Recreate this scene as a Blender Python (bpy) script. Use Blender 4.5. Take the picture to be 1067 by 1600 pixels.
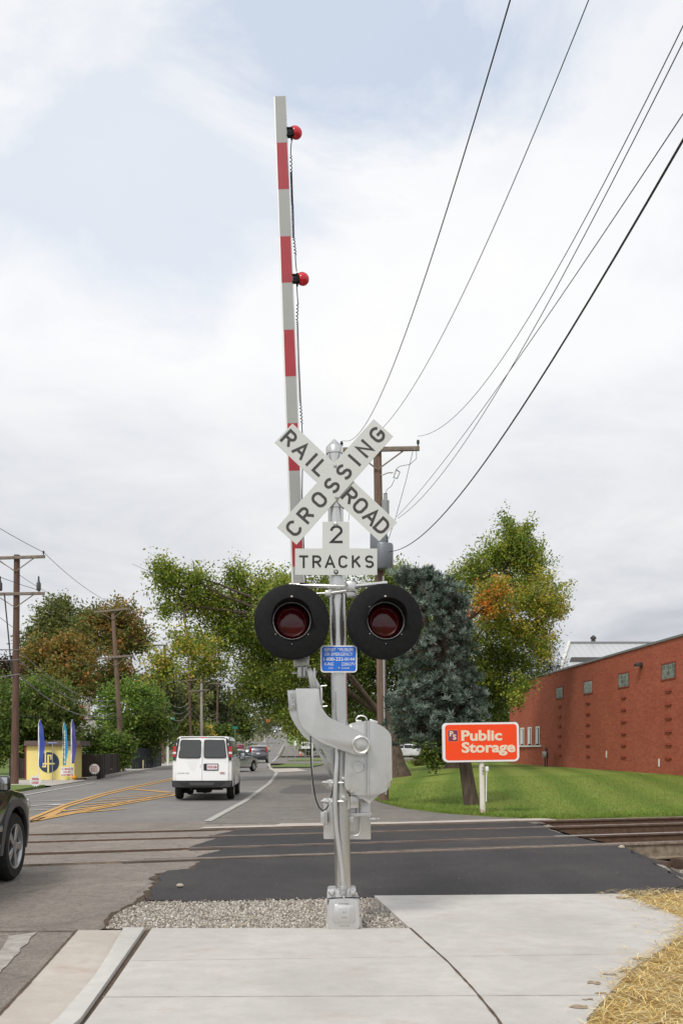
import bpy, bmesh, math, random
import numpy as np
from mathutils import Vector, Matrix, Euler, noise

for o in list(bpy.data.objects):
    bpy.data.objects.remove(o)
SC = bpy.context.scene
COL = SC.collection
R = math.radians
rnd = random.Random(7)
nrg = np.random.default_rng(11)

# ------------------------------------------------------------------ camera
F, EYE, CX, HY = 1556.0, 1.52, 533.0, 1168.0      # focal length in photo pixels, eye height, principal point
cam_d = bpy.data.cameras.new('camera')
cam = bpy.data.objects.new('camera', cam_d)
COL.objects.link(cam)
cam.location = (0, 0, EYE)
cam.rotation_euler = (R(90), 0, 0)
cam_d.sensor_fit = 'VERTICAL'
cam_d.sensor_height = 36.0
cam_d.lens = 35.0
cam_d.shift_y = 0.23
cam_d.clip_start = 0.1
cam_d.clip_end = 3000
SC.camera = cam

# ------------------------------------------------------------------ sky, sun, exposure
SUN_EL, SUN_AZ = R(48), R(205)     # sun behind the camera, veiled by cloud (azimuth clockwise from +Y)
SC.view_settings.view_transform = 'Standard'
SC.view_settings.look = 'None'
SC.view_settings.exposure = 0.48
SC.view_settings.gamma = 1.0
world = bpy.data.worlds.new('World')
SC.world = world
world.use_nodes = True
nt = world.node_tree
nt.nodes.clear()
def wn(t, **k):
    n = nt.nodes.new(t)
    for a, b in k.items():
        setattr(n, a, b)
    return n
def wl(a, b):
    nt.links.new(a, b)
def wmath(op, a, b=None, c=None):
    n = wn('ShaderNodeMath', operation=op)
    for i, v in enumerate((a, b, c)):
        if v is None: continue
        if isinstance(v, (int, float)): n.inputs[i].default_value = v
        else: wl(v, n.inputs[i])
    return n.outputs[0]
w_out = wn('ShaderNodeOutputWorld')
w_bg = wn('ShaderNodeBackground')
w_bg.inputs['Strength'].default_value = 0.1
sky = wn('ShaderNodeTexSky', sky_type='NISHITA', sun_disc=False)
sky.sun_elevation = SUN_EL
sky.sun_rotation = SUN_AZ
sky.air_density = 1.0
sky.dust_density = 1.5
tc = wn('ShaderNodeTexCoord')
sep = wn('ShaderNodeSeparateXYZ')
wl(tc.outputs['Generated'], sep.inputs[0])
zc = wmath('MAXIMUM', sep.outputs[2], 0.0)
den = wmath('ADD', zc, 0.22)
px_ = wmath('DIVIDE', sep.outputs[0], den)
py_ = wmath('DIVIDE', sep.outputs[1], den)
comb = wn('ShaderNodeCombineXYZ')
wl(px_, comb.inputs[0]); wl(py_, comb.inputs[1])
def wnoise(scale, detail, rough, off, dist=0.0):
    mp = wn('ShaderNodeMapping')
    mp.inputs['Location'].default_value = off
    wl(comb.outputs[0], mp.inputs['Vector'])
    n = wn('ShaderNodeTexNoise')
    n.inputs['Scale'].default_value = scale
    n.inputs['Detail'].default_value = detail
    n.inputs['Roughness'].default_value = rough
    n.inputs['Distortion'].default_value = dist
    wl(mp.outputs[0], n.inputs['Vector'])
    return n.outputs['Fac']
def wramp(fac, stops):
    r = wn('ShaderNodeValToRGB')
    el = r.color_ramp.elements
    while len(el) < len(stops): el.new(0.5)
    for e, (p, c) in zip(el, stops):
        e.position = p
        e.color = (c[0], c[1], c[2], 1) if hasattr(c, '__len__') else (c, c, c, 1)
    wl(fac, r.inputs[0])
    return r.outputs['Color']
def wmix(fac, a, b, mode='MIX'):
    m = wn('ShaderNodeMix', data_type='RGBA', blend_type=mode)
    if isinstance(fac, (int, float)): m.inputs[0].default_value = fac
    else: wl(fac, m.inputs[0])
    for i, v in ((6, a), (7, b)):
        if isinstance(v, tuple): m.inputs[i].default_value = (*v, 1)
        else: wl(v, m.inputs[i])
    return m.outputs[2]
# cloud deck: bright tops, grey undersides, and thin places where the blue shows
n_big = wnoise(1.15, 7, 0.55, (3.1, 1.2, 0), 0.3)
n_det = wnoise(2.6, 9, 0.6, (0.4, 7.7, 2), 0.5)
n_gap = wnoise(0.85, 6, 0.56, (5.6, 2.3, 5), 0.2)
shade = wmath('ADD', wmath('MULTIPLY', n_big, 0.65), wmath('MULTIPLY', n_det, 0.35))
cloud_hi = wramp(shade, [(0.33, (5.9, 6.1, 6.5)), (0.46, (6.8, 6.9, 7.05)), (0.60, (7.3, 7.25, 7.15))])
cloud_lo = wramp(shade, [(0.36, (3.5, 3.7, 4.05)), (0.50, (4.9, 5.05, 5.3)), (0.63, (6.2, 6.25, 6.35))])
elev = wramp(zc, [(0.10, 0.0), (0.36, 1.0)])
cloud = wmix(elev, cloud_lo, cloud_hi)
def hole(cx, cy, rx, ry, amp):
    """a thin place in the cloud deck, its rim torn by the cloud noise"""
    dx = wmath('DIVIDE', wmath('SUBTRACT', px_, cx), rx)
    dy = wmath('DIVIDE', wmath('SUBTRACT', py_, cy), ry)
    r = wmath('SQRT', wmath('ADD', wmath('MULTIPLY', dx, dx), wmath('MULTIPLY', dy, dy)))
    n = wmath('ADD', wmath('MULTIPLY', n_gap, 2.2), wmath('MULTIPLY', n_det, 3.4))
    return wmath('MULTIPLY', wramp(wmath('SUBTRACT', wmath('ADD', 1.0, wmath('SUBTRACT', n, 2.8)), wmath('MULTIPLY', r, 0.75)), [(0.0, 0.0), (0.75, 1.0)]), amp)
gap2 = wmath('MAXIMUM', hole(0.05, 1.03, 0.22, 0.13, 0.75), wmath('MAXIMUM', hole(-0.26, 1.20, 0.20, 0.24, 0.45), hole(-0.75, 0.9, 0.5, 0.25, 0.3)))
gap2 = wmath('MAXIMUM', gap2, wmath('MAXIMUM', hole(0.6, 0.5, 0.5, 0.3, 0.8), hole(-0.3, -0.8, 0.7, 0.4, 0.7)))
blue = wmix(0.35, (4.9, 5.7, 7.0), sky.outputs[0])
final = wmix(gap2, cloud, blue)
wl(final, w_bg.inputs['Color'])
wl(w_bg.outputs[0], w_out.inputs['Surface'])

sun_d = bpy.data.lights.new('sun', 'SUN')
sun_d.energy = 1.5
sun_d.angle = R(12)
sun_d.color = (1.0, 0.96, 0.9)
sun = bpy.data.objects.new('sun', sun_d)
COL.objects.link(sun)
sdir = Vector((math.sin(SUN_AZ) * math.cos(SUN_EL), math.cos(SUN_AZ) * math.cos(SUN_EL), math.sin(SUN_EL)))
sun.rotation_euler = (-sdir).to_track_quat('-Z', 'Y').to_euler()
sun.location = (0, -20, 40)

# ------------------------------------------------------------------ materials
def S(r, g, b, k=1.0):
    def f(v):
        v /= 255.0
        return (v / 12.92 if v <= 0.04045 else ((v + 0.055) / 1.055) ** 2.4) * k
    return (f(r), f(g), f(b))
def new_mat(name):
    m = bpy.data.materials.new(name)
    m.use_nodes = True
    return m, m.node_tree, m.node_tree.nodes['Principled BSDF']
def mat(name, c, rough=0.5, metal=0.0, spec=0.5, coat=0.0, emit=None, alpha=1.0):
    m, t, b = new_mat(name)
    b.inputs['Base Color'].default_value = (*c, 1)
    b.inputs['Roughness'].default_value = rough
    b.inputs['Metallic'].default_value = metal
    b.inputs['Specular IOR Level'].default_value = spec
    b.inputs['Coat Weight'].default_value = coat
    b.inputs['Coat Roughness'].default_value = 0.06
    if emit:
        b.inputs['Emission Color'].default_value = (*emit[0], 1)
        b.inputs['Emission Strength'].default_value = emit[1]
    return m
class NT:
    """small node-graph writer for a material"""
    def __init__(s, name):
        s.m, s.t, s.b = new_mat(name)
        s.pos = s.t.nodes.new('ShaderNodeNewGeometry').outputs['Position']
    def n(s, t, **k):
        q = s.t.nodes.new(t)
        for a, v in k.items(): setattr(q, a, v)
        return q
    def l(s, a, b): s.t.links.new(a, b)
    def mapped(s, scale=(1, 1, 1), rot=(0, 0, 0), loc=(0, 0, 0), src=None):
        q = s.n('ShaderNodeMapping')
        q.inputs['Scale'].default_value = scale
        q.inputs['Rotation'].default_value = rot
        q.inputs['Location'].default_value = loc
        s.l(src or s.pos, q.inputs['Vector'])
        return q.outputs[0]
    def noise(s, scale, detail=3, rough=0.55, vec=None, dist=0):
        q = s.n('ShaderNodeTexNoise')
        q.inputs['Scale'].default_value = scale
        q.inputs['Detail'].default_value = detail
        q.inputs['Roughness'].default_value = rough
        q.inputs['Distortion'].default_value = dist
        s.l(vec or s.pos, q.inputs['Vector'])
        return q.outputs['Fac']
    def voro(s, scale, vec=None, out='Color', rand=1.0):
        q = s.n('ShaderNodeTexVoronoi')
        q.inputs['Scale'].default_value = scale
        s.l(vec or s.pos, q.inputs['Vector'])
        return q.outputs[out]
    def ramp(s, fac, stops, interp='LINEAR'):
        r = s.n('ShaderNodeValToRGB')
        r.color_ramp.interpolation = interp
        el = r.color_ramp.elements
        while len(el) < len(stops): el.new(0.5)
        for e, (p, c) in zip(el, stops):
            e.position = p
            e.color = (c[0], c[1], c[2], 1) if hasattr(c, '__len__') else (c, c, c, 1)
        s.l(fac, r.inputs[0])
        return r.outputs['Color']
    def mix(s, fac, a, b, mode='MIX'):
        m = s.n('ShaderNodeMix', data_type='RGBA', blend_type=mode)
        if isinstance(fac, (int, float)): m.inputs[0].default_value = fac
        else: s.l(fac, m.inputs[0])
        for i, v in ((6, a), (7, b)):
            if isinstance(v, tuple): m.inputs[i].default_value = (*v[:3], 1)
            else: s.l(v, m.inputs[i])
        return m.outputs[2]
    def math(s, op, a, b=None):
        q = s.n('ShaderNodeMath', operation=op)
        for i, v in enumerate((a, b)):
            if v is None: continue
            if isinstance(v, (int, float)): q.inputs[i].default_value = v
            else: s.l(v, q.inputs[i])
        return q.outputs[0]
    def sep(s, vec=None):
        q = s.n('ShaderNodeSeparateXYZ')
        s.l(vec or s.pos, q.inputs[0])
        return q.outputs
    def bump(s, h, strength=0.3, dist=0.01):
        q = s.n('ShaderNodeBump')
        q.inputs['Strength'].default_value = strength
        q.inputs['Distance'].default_value = dist
        s.l(h, q.inputs['Height'])
        s.l(q.outputs[0], s.b.inputs['Normal'])
    def done(s, col, rough=0.7, metal=0, spec=0.5):
        if isinstance(col, tuple): s.b.inputs['Base Color'].default_value = (*col, 1)
        else: s.l(col, s.b.inputs['Base Color'])
        if isinstance(rough, (int, float)): s.b.inputs['Roughness'].default_value = rough
        else: s.l(rough, s.b.inputs['Roughness'])
        s.b.inputs['Metallic'].default_value = metal
        s.b.inputs['Specular IOR Level'].default_value = spec
        return s.m
def mottled(name, c1, c2, scale=6, rough=0.6, metal=0, bump=0.0, detail=5, spec=0.4, stretch=(1, 1, 1)):
    g = NT(name)
    v = g.mapped(stretch)
    f = g.noise(scale, detail, 0.6, v)
    col = g.ramp(f, [(0.3, c1), (0.7, c2)])
    if bump: g.bump(g.noise(scale * 4, 3, 0.6, v), bump, 0.01)
    return g.done(col, rough, metal, spec)

def asphalt(name, base, tint, specks, crackle=0.0, grain=160):
    g = NT(name)
    big = g.noise(0.35, 5, 0.6)
    mid = g.noise(2.2, 6, 0.65, dist=0.4)
    fine = g.noise(grain, 2, 0.7)
    c = g.mix(g.ramp(big, [(0.35, 0.0), (0.7, 1.0)]), base, tint)
    c = g.mix(g.ramp(mid, [(0.3, 0.6 if crackle else 0.42), (0.62, 0.0)]), c, tuple(v * 0.55 for v in base))
    if crackle: c = g.mix(g.ramp(g.noise(12, 5, 0.75), [(0.36, 0.6), (0.52, 0.0)]), c, tuple(v * 0.5 for v in base))
    c = g.mix(g.ramp(fine, [(0.35, 0.45), (0.5, 0.0)]), c, tuple(v * 0.45 for v in base))
    c = g.mix(g.ramp(fine, [(0.58, 0.0), (0.72, 0.8)]), c, specks)
    if crackle:
        d = g.n('ShaderNodeTexVoronoi', feature='DISTANCE_TO_EDGE')
        d.inputs['Scale'].default_value = 0.8
        wv = g.n('ShaderNodeMix', data_type='VECTOR')
        wv.inputs[0].default_value = 0.12
        g.l(g.pos, wv.inputs[4])
        nn = g.n('ShaderNodeTexNoise'); nn.inputs['Scale'].default_value = 3
        g.l(g.pos, nn.inputs['Vector']); g.l(nn.outputs['Color'], wv.inputs[5])
        g.l(wv.outputs[1], d.inputs['Vector'])
        c = g.mix(g.ramp(d.outputs['Distance'], [(0.006, crackle), (0.016, 0.0)]), c, tuple(v * 0.3 for v in base))
    mg = g.noise(grain * .38, 3, 0.75)
    c = g.mix(g.ramp(mg, [(0.32, 0.42), (0.48, 0.0)]), c, tuple(v * 0.5 for v in base))
    c = g.mix(g.ramp(mg, [(0.56, 0.0), (0.72, 0.5)]), c, specks)
    tr_ = g.noise(1.1, 4, 0.6, g.mapped((1.0, .12, 1), (0, 0, R(-3))))
    c = g.mix(g.ramp(tr_, [(0.36, 0.22), (0.56, 0.0)]), c, tuple(v * 0.55 for v in base))
    g.bump(fine, 0.5, 0.006)
    return g.done(c, 0.85, 0, 0.3)

M = {}
M['road'] = asphalt('road_asphalt', S(134, 131, 128, .86), S(150, 146, 140, .86), S(170, 165, 158, .9), 0.0)
M['lot'] = asphalt('lot_asphalt', S(138, 133, 127, .84), S(152, 144, 135, .84), S(165, 158, 148, .8), 0.25)
M['old'] = asphalt('old_asphalt', S(138, 129, 120, .9), S(166, 156, 145, .9), S(190, 178, 162, .95), 0.3, 110)
M['new'] = asphalt('new_asphalt', S(58, 57, 59, .8), S(82, 78, 76, .8), S(136, 130, 124, .8), 0.0, 140)
def concrete(name, c1, c2, broom=(1, 0, 0), stain=S(150, 120, 90), stain_amt=0.25):
    g = NT(name)
    f1 = g.noise(0.9, 7, 0.62, dist=0.6)
    f2 = g.noise(7, 5, 0.6)
    f3 = g.noise(220, 2, 0.6)
    c = g.ramp(f1, [(0.3, c1), (0.68, c2)])
    c = g.mix(g.ramp(f2, [(0.35, 0.28), (0.6, 0.0)]), c, tuple(v * 0.78 for v in c1))
    br = g.noise(22, 5, 0.75, g.mapped((1.0, 11, 1), (0, 0, R(4))))
    c = g.mix(g.ramp(br, [(0.32, 0.30), (0.62, 0.0)]), c, tuple(v * 0.7 for v in c1))
    c = g.mix(g.ramp(f3, [(0.3, 0.3), (0.5, 0.0)]), c, tuple(v * 0.6 for v in c1))
    st = g.noise(1.7, 6, 0.7, g.mapped((1, 1.6, 1), (0, 0, 0.4), (3.3, 1.1, 0)))
    c = g.mix(g.ramp(st, [(0.56, 0.0), (0.75, stain_amt)]), c, stain)
    g.bump(br, 0.25, 0.004)
    return g.done(c, 0.85, 0, 0.3)
M['concrete'] = concrete('pavement_concrete', S(191, 187, 180, .9), S(212, 207, 201, .9))
M['gutter'] = concrete('gutter_concrete', S(188, 178, 167, .9), S(210, 201, 191, .9), stain=S(160, 116, 80), stain_amt=0.5)
M['kerb'] = concrete('kerb_concrete', S(205, 201, 194, .88), S(220, 217, 211, .88), stain_amt=0.1)
M['farwalk'] = concrete('far_pavement_concrete', S(190, 182, 172, .85), S(208, 202, 194, .85))
M['joint'] = mottled('joint_dirt', S(72, 58, 46), S(100, 84, 68), 20, 0.95)
g = NT('road_paint_white')
c = g.mix(g.ramp(g.noise(9, 6, 0.7), [(0.40, 0.0), (0.60, 0.85)]), S(206, 203, 196, .8), S(156, 151, 145, .8))
M['paint_w'] = g.done(c, 0.7)
g = NT('road_paint_yellow')
c = g.mix(g.ramp(g.noise(7, 6, 0.7), [(0.40, 0.0), (0.66, 0.8)]), S(224, 166, 72, .82), S(172, 146, 110, .8))
M['paint_y'] = g.done(c, 0.7)
g = NT('ground_soil')
c = g.ramp(g.noise(0.8, 6, 0.6), [(0.3, S(78, 92, 48, .8)), (0.6, S(104, 98, 66, .8)), (0.8, S(120, 104, 80, .8))])
M['soil'] = g.done(c, 0.95)
g = NT('ballast_stone')
v = g.voro(26)
c = g.ramp(g.sep(v)[0], [(0.0, S(104, 94, 84, .9)), (0.5, S(158, 148, 136, .9)), (1.0, S(196, 188, 178, .9))])
c = g.mix(g.ramp(g.noise(2.2, 5), [(0.4, 0.55), (0.6, 0.0)]), c, S(84, 70, 60))
g.bump(g.voro(26, out='Distance'), 1.0, 0.03)
M['ballast'] = g.done(c, 0.95)
M['gravel_bed'] = mottled('gravel_bed', S(96, 86, 76), S(150, 140, 130), 30, 0.95, bump=0.5)
M['dirt'] = mottled('dark_dirt', S(52, 42, 34), S(92, 76, 60), 14, 0.95, bump=0.5)
# lawn with mowing stripes
g = NT('lawn_grass')
sx, sy, sz = g.sep()
lane = g.math('ADD', g.math('ADD', sx, g.math('MULTIPLY', sy, -0.13)), g.math('MULTIPLY', g.noise(1.3, 3), 0.22))
strp = g.math('SINE', g.math('MULTIPLY', lane, 2 * math.pi / 1.75))
c = g.ramp(g.math('ADD', g.math('MULTIPLY', strp, 0.5), 0.5), [(0.1, S(112, 138, 54, .85)), (0.5, S(134, 154, 66, .85)), (0.85, S(142, 160, 72, .85))])
c = g.mix(g.ramp(g.noise(0.55, 6, 0.65), [(0.45, 0.0), (0.75, 0.65)]), c, S(148, 142, 82, .72))
c = g.mix(g.ramp(g.noise(34, 3, 0.7), [(0.3, 0.5), (0.55, 0.0)]), c, S(64, 92, 32, .7))
c = g.mix(g.ramp(g.noise(60, 3, 0.7), [(0.55, 0.0), (0.75, 0.6)]), c, S(156, 170, 84, .75))
g.bump(g.noise(40, 3, 0.7), 0.8, 0.05)
M['lawn'] = g.done(c, 0.9, 0, 0.2)
M['verge'] = mottled('verge_grass', S(88, 112, 44, .75), S(128, 146, 66, .75), 5, 0.9, bump=0.6)
# per-leaf colours come from the leaf itself
def leafy(name, rough=0.55, trans=0.3):
    g = NT(name)
    a = g.n('ShaderNodeAttribute', attribute_name='Col')
    g.l(a.outputs['Color'], g.b.inputs['Base Color'])
    g.b.inputs['Roughness'].default_value = rough
    g.b.inputs['Specular IOR Level'].default_value = 0.25
    tr = g.n('ShaderNodeBsdfTranslucent')
    g.l(a.outputs['Color'], tr.inputs['Color'])
    mx = g.n('ShaderNodeMixShader')
    mx.inputs[0].default_value = trans
    g.l(g.b.outputs[0], mx.inputs[1]); g.l(tr.outputs[0], mx.inputs[2])
    out = g.t.nodes['Material Output']
    g.l(mx.outputs[0], out.inputs['Surface'])
    return g.m
M['leaf'] = leafy('leaf', 0.5, 0.36)
M['needle'] = leafy('needle', 0.7, 0.05)
M['blade'] = leafy('grass_blade', 0.7, 0.2)
def tinted(name, rough=0.9):
    g = NT(name)
    a = g.n('ShaderNodeAttribute', attribute_name='Col')
    return g.done(a.outputs['Color'], rough, 0, 0.25)
M['stone'] = tinted('loose_stone')
M['straw'] = tinted('straw_stalk', 0.6)
M['bark'] = mottled('tree_bark', S(62, 52, 44), S(104, 90, 76), 9, 0.95, bump=0.8, stretch=(1, 1, 0.25))
M['pole_wood'] = mottled('pole_wood', S(96, 78, 66), S(132, 110, 94), 7, 0.9, bump=0.3, stretch=(3, 3, 0.2))
M['pole_dark'] = mottled('pole_wood_dark', S(84, 62, 52), S(112, 88, 76), 7, 0.9, bump=0.3, stretch=(3, 3, 0.2))
M['pole_grey'] = mottled('pole_wood_grey', S(148, 140, 130), S(176, 168, 158), 7, 0.9, stretch=(3, 3, 0.2))
M['arm_wood'] = mottled('crossarm_wood', S(108, 96, 86), S(146, 134, 122), 9, 0.9)
# metals
g = NT('silver_paint')
c = g.mix(g.ramp(g.noise(7, 6, 0.65), [(0.42, 0.0), (0.72, 0.25)]), (0.62, 0.62, 0.61), (0.42, 0.41, 0.395))
g.bump(g.noise(22, 4, 0.6), 0.10, 0.004)
M['silver'] = g.done(c, g.ramp(g.noise(12, 4), [(0.3, 0.27), (0.7, 0.38)]), 0.8, 0.5)
g = NT('aluminium_mast')
c = g.mix(g.ramp(g.noise(10, 4, 0.6, g.mapped((6, 6, 0.3))), [(0.4, 0.0), (0.7, 0.4)]), (0.62, 0.62, 0.61), (0.46, 0.46, 0.45))
M['mast'] = g.done(c, 0.27, 0.9, 0.5)
M['steel'] = mat('galvanised_steel', (0.5, 0.5, 0.49), 0.4, 0.7)
M['sign_white'] = mottled('sign_face_white', S(214, 217, 213, .84), S(220, 222, 219, .84), 3, 0.45)
M['ink'] = mat('sign_lettering_dark', S(66, 64, 62, .8), 0.5)
M['ink_black'] = mat('sign_lettering_black', S(36, 33, 30), 0.5)
M['sign_blue'] = mat('sign_face_blue', S(28, 104, 206), 0.4)
M['white'] = mat('white_paint', (0.8, 0.8, 0.79), 0.45)
M['black'] = mottled('matt_black', (0.006, 0.006, 0.0065), (0.011, 0.011, 0.0115), 20, 0.6, spec=0.15)
M['rubber'] = mat('black_rubber', (0.016, 0.016, 0.016), 0.75, 0, 0.3)
g = NT('red_lens_glass')
vv = g.voro(75, out='Distance')
c = g.ramp(vv, [(0.1, (0.085, 0.002, 0.005)), (0.6, (0.05, 0.001, 0.003))])
g.bump(vv, 0.12, 0.002)
M['lens'] = g.done(c, 0.1, 0, 0.5)
M['lamp_red'] = mat('red_lamp_plastic', (0.55, 0.015, 0.03), 0.2, 0, 0.5)
M['refl_red'] = mottled('reflective_red', S(184, 58, 68, .80), S(172, 52, 62, .80), 4, 0.45)
M['refl_red_low'] = M['refl_red']
M['refl_grey'] = mottled('reflective_grey', S(178, 180, 178, .74), S(186, 187, 184, .74), 4, 0.45)
g = NT('dark_car_glass')
g.bump(g.noise(2.2, 2, 0.5), 0.12, 0.03)
M['glass'] = g.done((0.012, 0.014, 0.015), 0.10, 0, 0.6)
# ------------------------------------------------------------------ helpers
def P(px, py, Y):
    """the point at distance Y that the photograph shows at pixel (px, py)"""
    return Vector(((px - CX) / F * Y, Y, EYE + (HY - py) / F * Y))
def G(px, py, z=0.0):
    """the point of the ground at height z that the photograph shows at pixel (px, py)"""
    Y = (EYE - z) * F / (py - HY)
    return Vector(((px - CX) / F * Y, Y, z))
def tag(o, label=None, cat=None, group=None, kind=None):
    if label: o['label'] = label
    if cat: o['category'] = cat
    if group: o['group'] = group
    if kind: o['kind'] = kind
    return o
def empty(name, loc, rz=0.0, label=None, cat=None, group=None):
    o = bpy.data.objects.new(name, None)
    o.empty_display_size = 0.2
    COL.objects.link(o)
    o.location = loc
    o.rotation_euler = (0, 0, rz)
    return tag(o, label, cat, group)
def link(name, me, m, parent=None, loc=None):
    o = bpy.data.objects.new(name, me)
    COL.objects.link(o)
    if m is not None: me.materials.append(m)
    if parent is not None: o.parent = parent
    if loc is not None: o.location = loc
    return o
def copy_tree(o, parent=None):
    c = o.copy()
    COL.objects.link(c)
    if parent is not None: c.parent = parent
    for ch in [k for k in bpy.data.objects if k.parent == o]:
        copy_tree(ch, c)
    return c

class MB:
    """collects shapes and links them as ONE mesh object"""
    def __init__(s): s.bm = bmesh.new()
    def _bev(s, geom, bev, seg=2):
        if bev <= 0: return
        es = [e for e in geom if isinstance(e, bmesh.types.BMEdge)]
        bmesh.ops.bevel(s.bm, geom=es, offset=bev, segments=seg, profile=0.5, affect='EDGES', clamp_overlap=True)
    def box(s, c, size, rot=None, bev=0.0, seg=2):
        r = bmesh.ops.create_cube(s.bm, size=1.0)
        vs = r['verts']
        m = Matrix.Diagonal((*size, 1))
        if rot is not None: m = (rot.to_matrix().to_4x4() if isinstance(rot, Euler) else rot.to_4x4()) @ m
        m = Matrix.Translation(c) @ m
        bmesh.ops.transform(s.bm, matrix=m, verts=vs)
        s._bev(list({e for v in vs for e in v.link_edges}), bev, seg)
        return s
    def beam(s, a, b, w, h, bev=0.0, up=Vector((0, 0, 1))):
        a, b = Vector(a), Vector(b)
        d = (b - a)
        L = d.length
        y = d.normalized()
        x = y.cross(up)
        if x.length < 1e-5: x = y.cross(Vector((1, 0, 0)))
        x.normalize()
        z = x.cross(y)
        return s.box((a + b) / 2, (w, L, h), Matrix((x, y, z)).transposed(), bev)
    def ring(s, c, x, y, r, n):
        return [s.bm.verts.new(Vector(c) + x * (r * math.cos(2 * math.pi * i / n)) + y * (r * math.sin(2 * math.pi * i / n))) for i in range(n)]
    def tube(s, pts, r, n=8, caps=True):
        pts = [Vector(p) for p in pts]
        rs = r if isinstance(r, (list, tuple)) else [r] * len(pts)
        rings = []
        prev = None
        for i, p in enumerate(pts):
            d = (pts[min(i + 1, len(pts) - 1)] - pts[max(i - 1, 0)]).normalized()
            if prev is None:
                x = d.cross(Vector((0, 0, 1)))
                if x.length < 1e-4: x = d.cross(Vector((0, 1, 0)))
            else:
                x = prev - d * prev.dot(d)
                if x.length < 1e-5: x = d.orthogonal()
            x.normalize()
            prev = x
            rings.append(s.ring(p, x, d.cross(x), rs[i], n))
        for a, b in zip(rings, rings[1:]):
            for i in range(n):
                s.bm.faces.new((a[i], a[(i + 1) % n], b[(i + 1) % n], b[i]))
        if caps:
            s.bm.faces.new(rings[0][::-1]); s.bm.faces.new(rings[-1])
        return s
    def cyl(s, a, b, r0, r1=None, n=20):
        return s.tube([a, b], [r0, r0 if r1 is None else r1], n)
    def lathe(s, prof, o, axis, n=32, close=False, arc=None):
        """revolve (radius, height) pairs about the axis through o"""
        axis = Vector(axis).normalized()
        x = axis.orthogonal().normalized()
        y = axis.cross(x)
        o = Vector(o)
        rings = []
        for r, h in prof:
            if r < 1e-6: rings.append([s.bm.verts.new(o + axis * h)])
            else: rings.append(s.ring(o + axis * h, x, y, r, n))
        pairs = list(zip(rings, rings[1:]))
        if close: pairs.append((rings[-1], rings[0]))
        for a, b in pairs:
            for i in range(n):
                j = (i + 1) % n
                if len(a) == 1 and len(b) == 1: continue
                if len(a) == 1: s.bm.faces.new((a[0], b[j], b[i]))
                elif len(b) == 1: s.bm.faces.new((a[i], a[j], b[0]))
                else: s.bm.faces.new((a[i], a[j], b[j], b[i]))
        return s
    def prism(s, pts, d, bev=0.0, seg=2):
        """extrude a planar outline (3-D points) by the vector d"""
        d = Vector(d)
        a = [s.bm.verts.new(Vector(p)) for p in pts]
        b = [s.bm.verts.new(Vector(p) + d) for p in pts]
        fa = s.bm.faces.new(a)
        fb = s.bm.faces.new(b[::-1])
        n = len(a)
        for i in range(n):
            s.bm.faces.new((a[i], b[i], b[(i + 1) % n], a[(i + 1) % n]))
        if bev > 0:
            s._bev(list({e for f in (fa, fb) for e in f.edges}), bev, seg)
        return s
    def poly(s, pts):
        s.bm.faces.new([s.bm.verts.new(Vector(p)) for p in pts])
        return s
    def ball(s, c, r, sc=(1, 1, 1), sub=2):
        q = bmesh.ops.create_icosphere(s.bm, subdivisions=sub, radius=r)
        bmesh.ops.transform(s.bm, matrix=Matrix.Translation(c) @ Matrix.Diagonal((*sc, 1)), verts=q['verts'])
        return s
    def grid(s, xs, ys, fz):
        vs = [[s.bm.verts.new((x, y, fz(x, y))) for x in xs] for y in ys]
        for j in range(len(ys) - 1):
            for i in range(len(xs) - 1):
                s.bm.faces.new((vs[j][i], vs[j][i + 1], vs[j + 1][i + 1], vs[j + 1][i]))
        return s
    def build(s, name, m, parent=None, off=None, loc=None, ang=38, fix=True):
        if off is not None:
            bmesh.ops.translate(s.bm, vec=-Vector(off), verts=s.bm.verts)
        if fix: bmesh.ops.recalc_face_normals(s.bm, faces=s.bm.faces)
        me = bpy.data.meshes.new(name)
        s.bm.to_mesh(me)
        s.bm.free()
        me.polygons.foreach_set('use_smooth', [True] * len(me.polygons))
        me.set_sharp_from_angle(angle=R(ang))
        return link(name, me, m, parent, loc)

def np_mesh(name, verts, quads, cols, m, parent=None, loc=None, tri=False, smooth=False):
    k = 3 if tri else 4
    me = bpy.data.meshes.new(name)
    nv, nf = len(verts), len(quads)
    me.vertices.add(nv)
    me.vertices.foreach_set('co', np.asarray(verts, np.float32).ravel())
    me.loops.add(nf * k)
    me.loops.foreach_set('vertex_index', np.asarray(quads, np.int32).ravel())
    me.polygons.add(nf)
    me.polygons.foreach_set('loop_start', np.arange(nf, dtype=np.int32) * k)
    if cols is not None:
        at = me.attributes.new('Col', 'FLOAT_COLOR', 'FACE')
        c = np.ones((nf, 4), np.float32)
        c[:, :3] = cols
        at.data.foreach_set('color', c.ravel())
    me.update(calc_edges=True)
    me.validate()
    if smooth: me.polygons.foreach_set('use_smooth', [True] * nf)
    return link(name, me, m, parent, loc)

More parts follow.
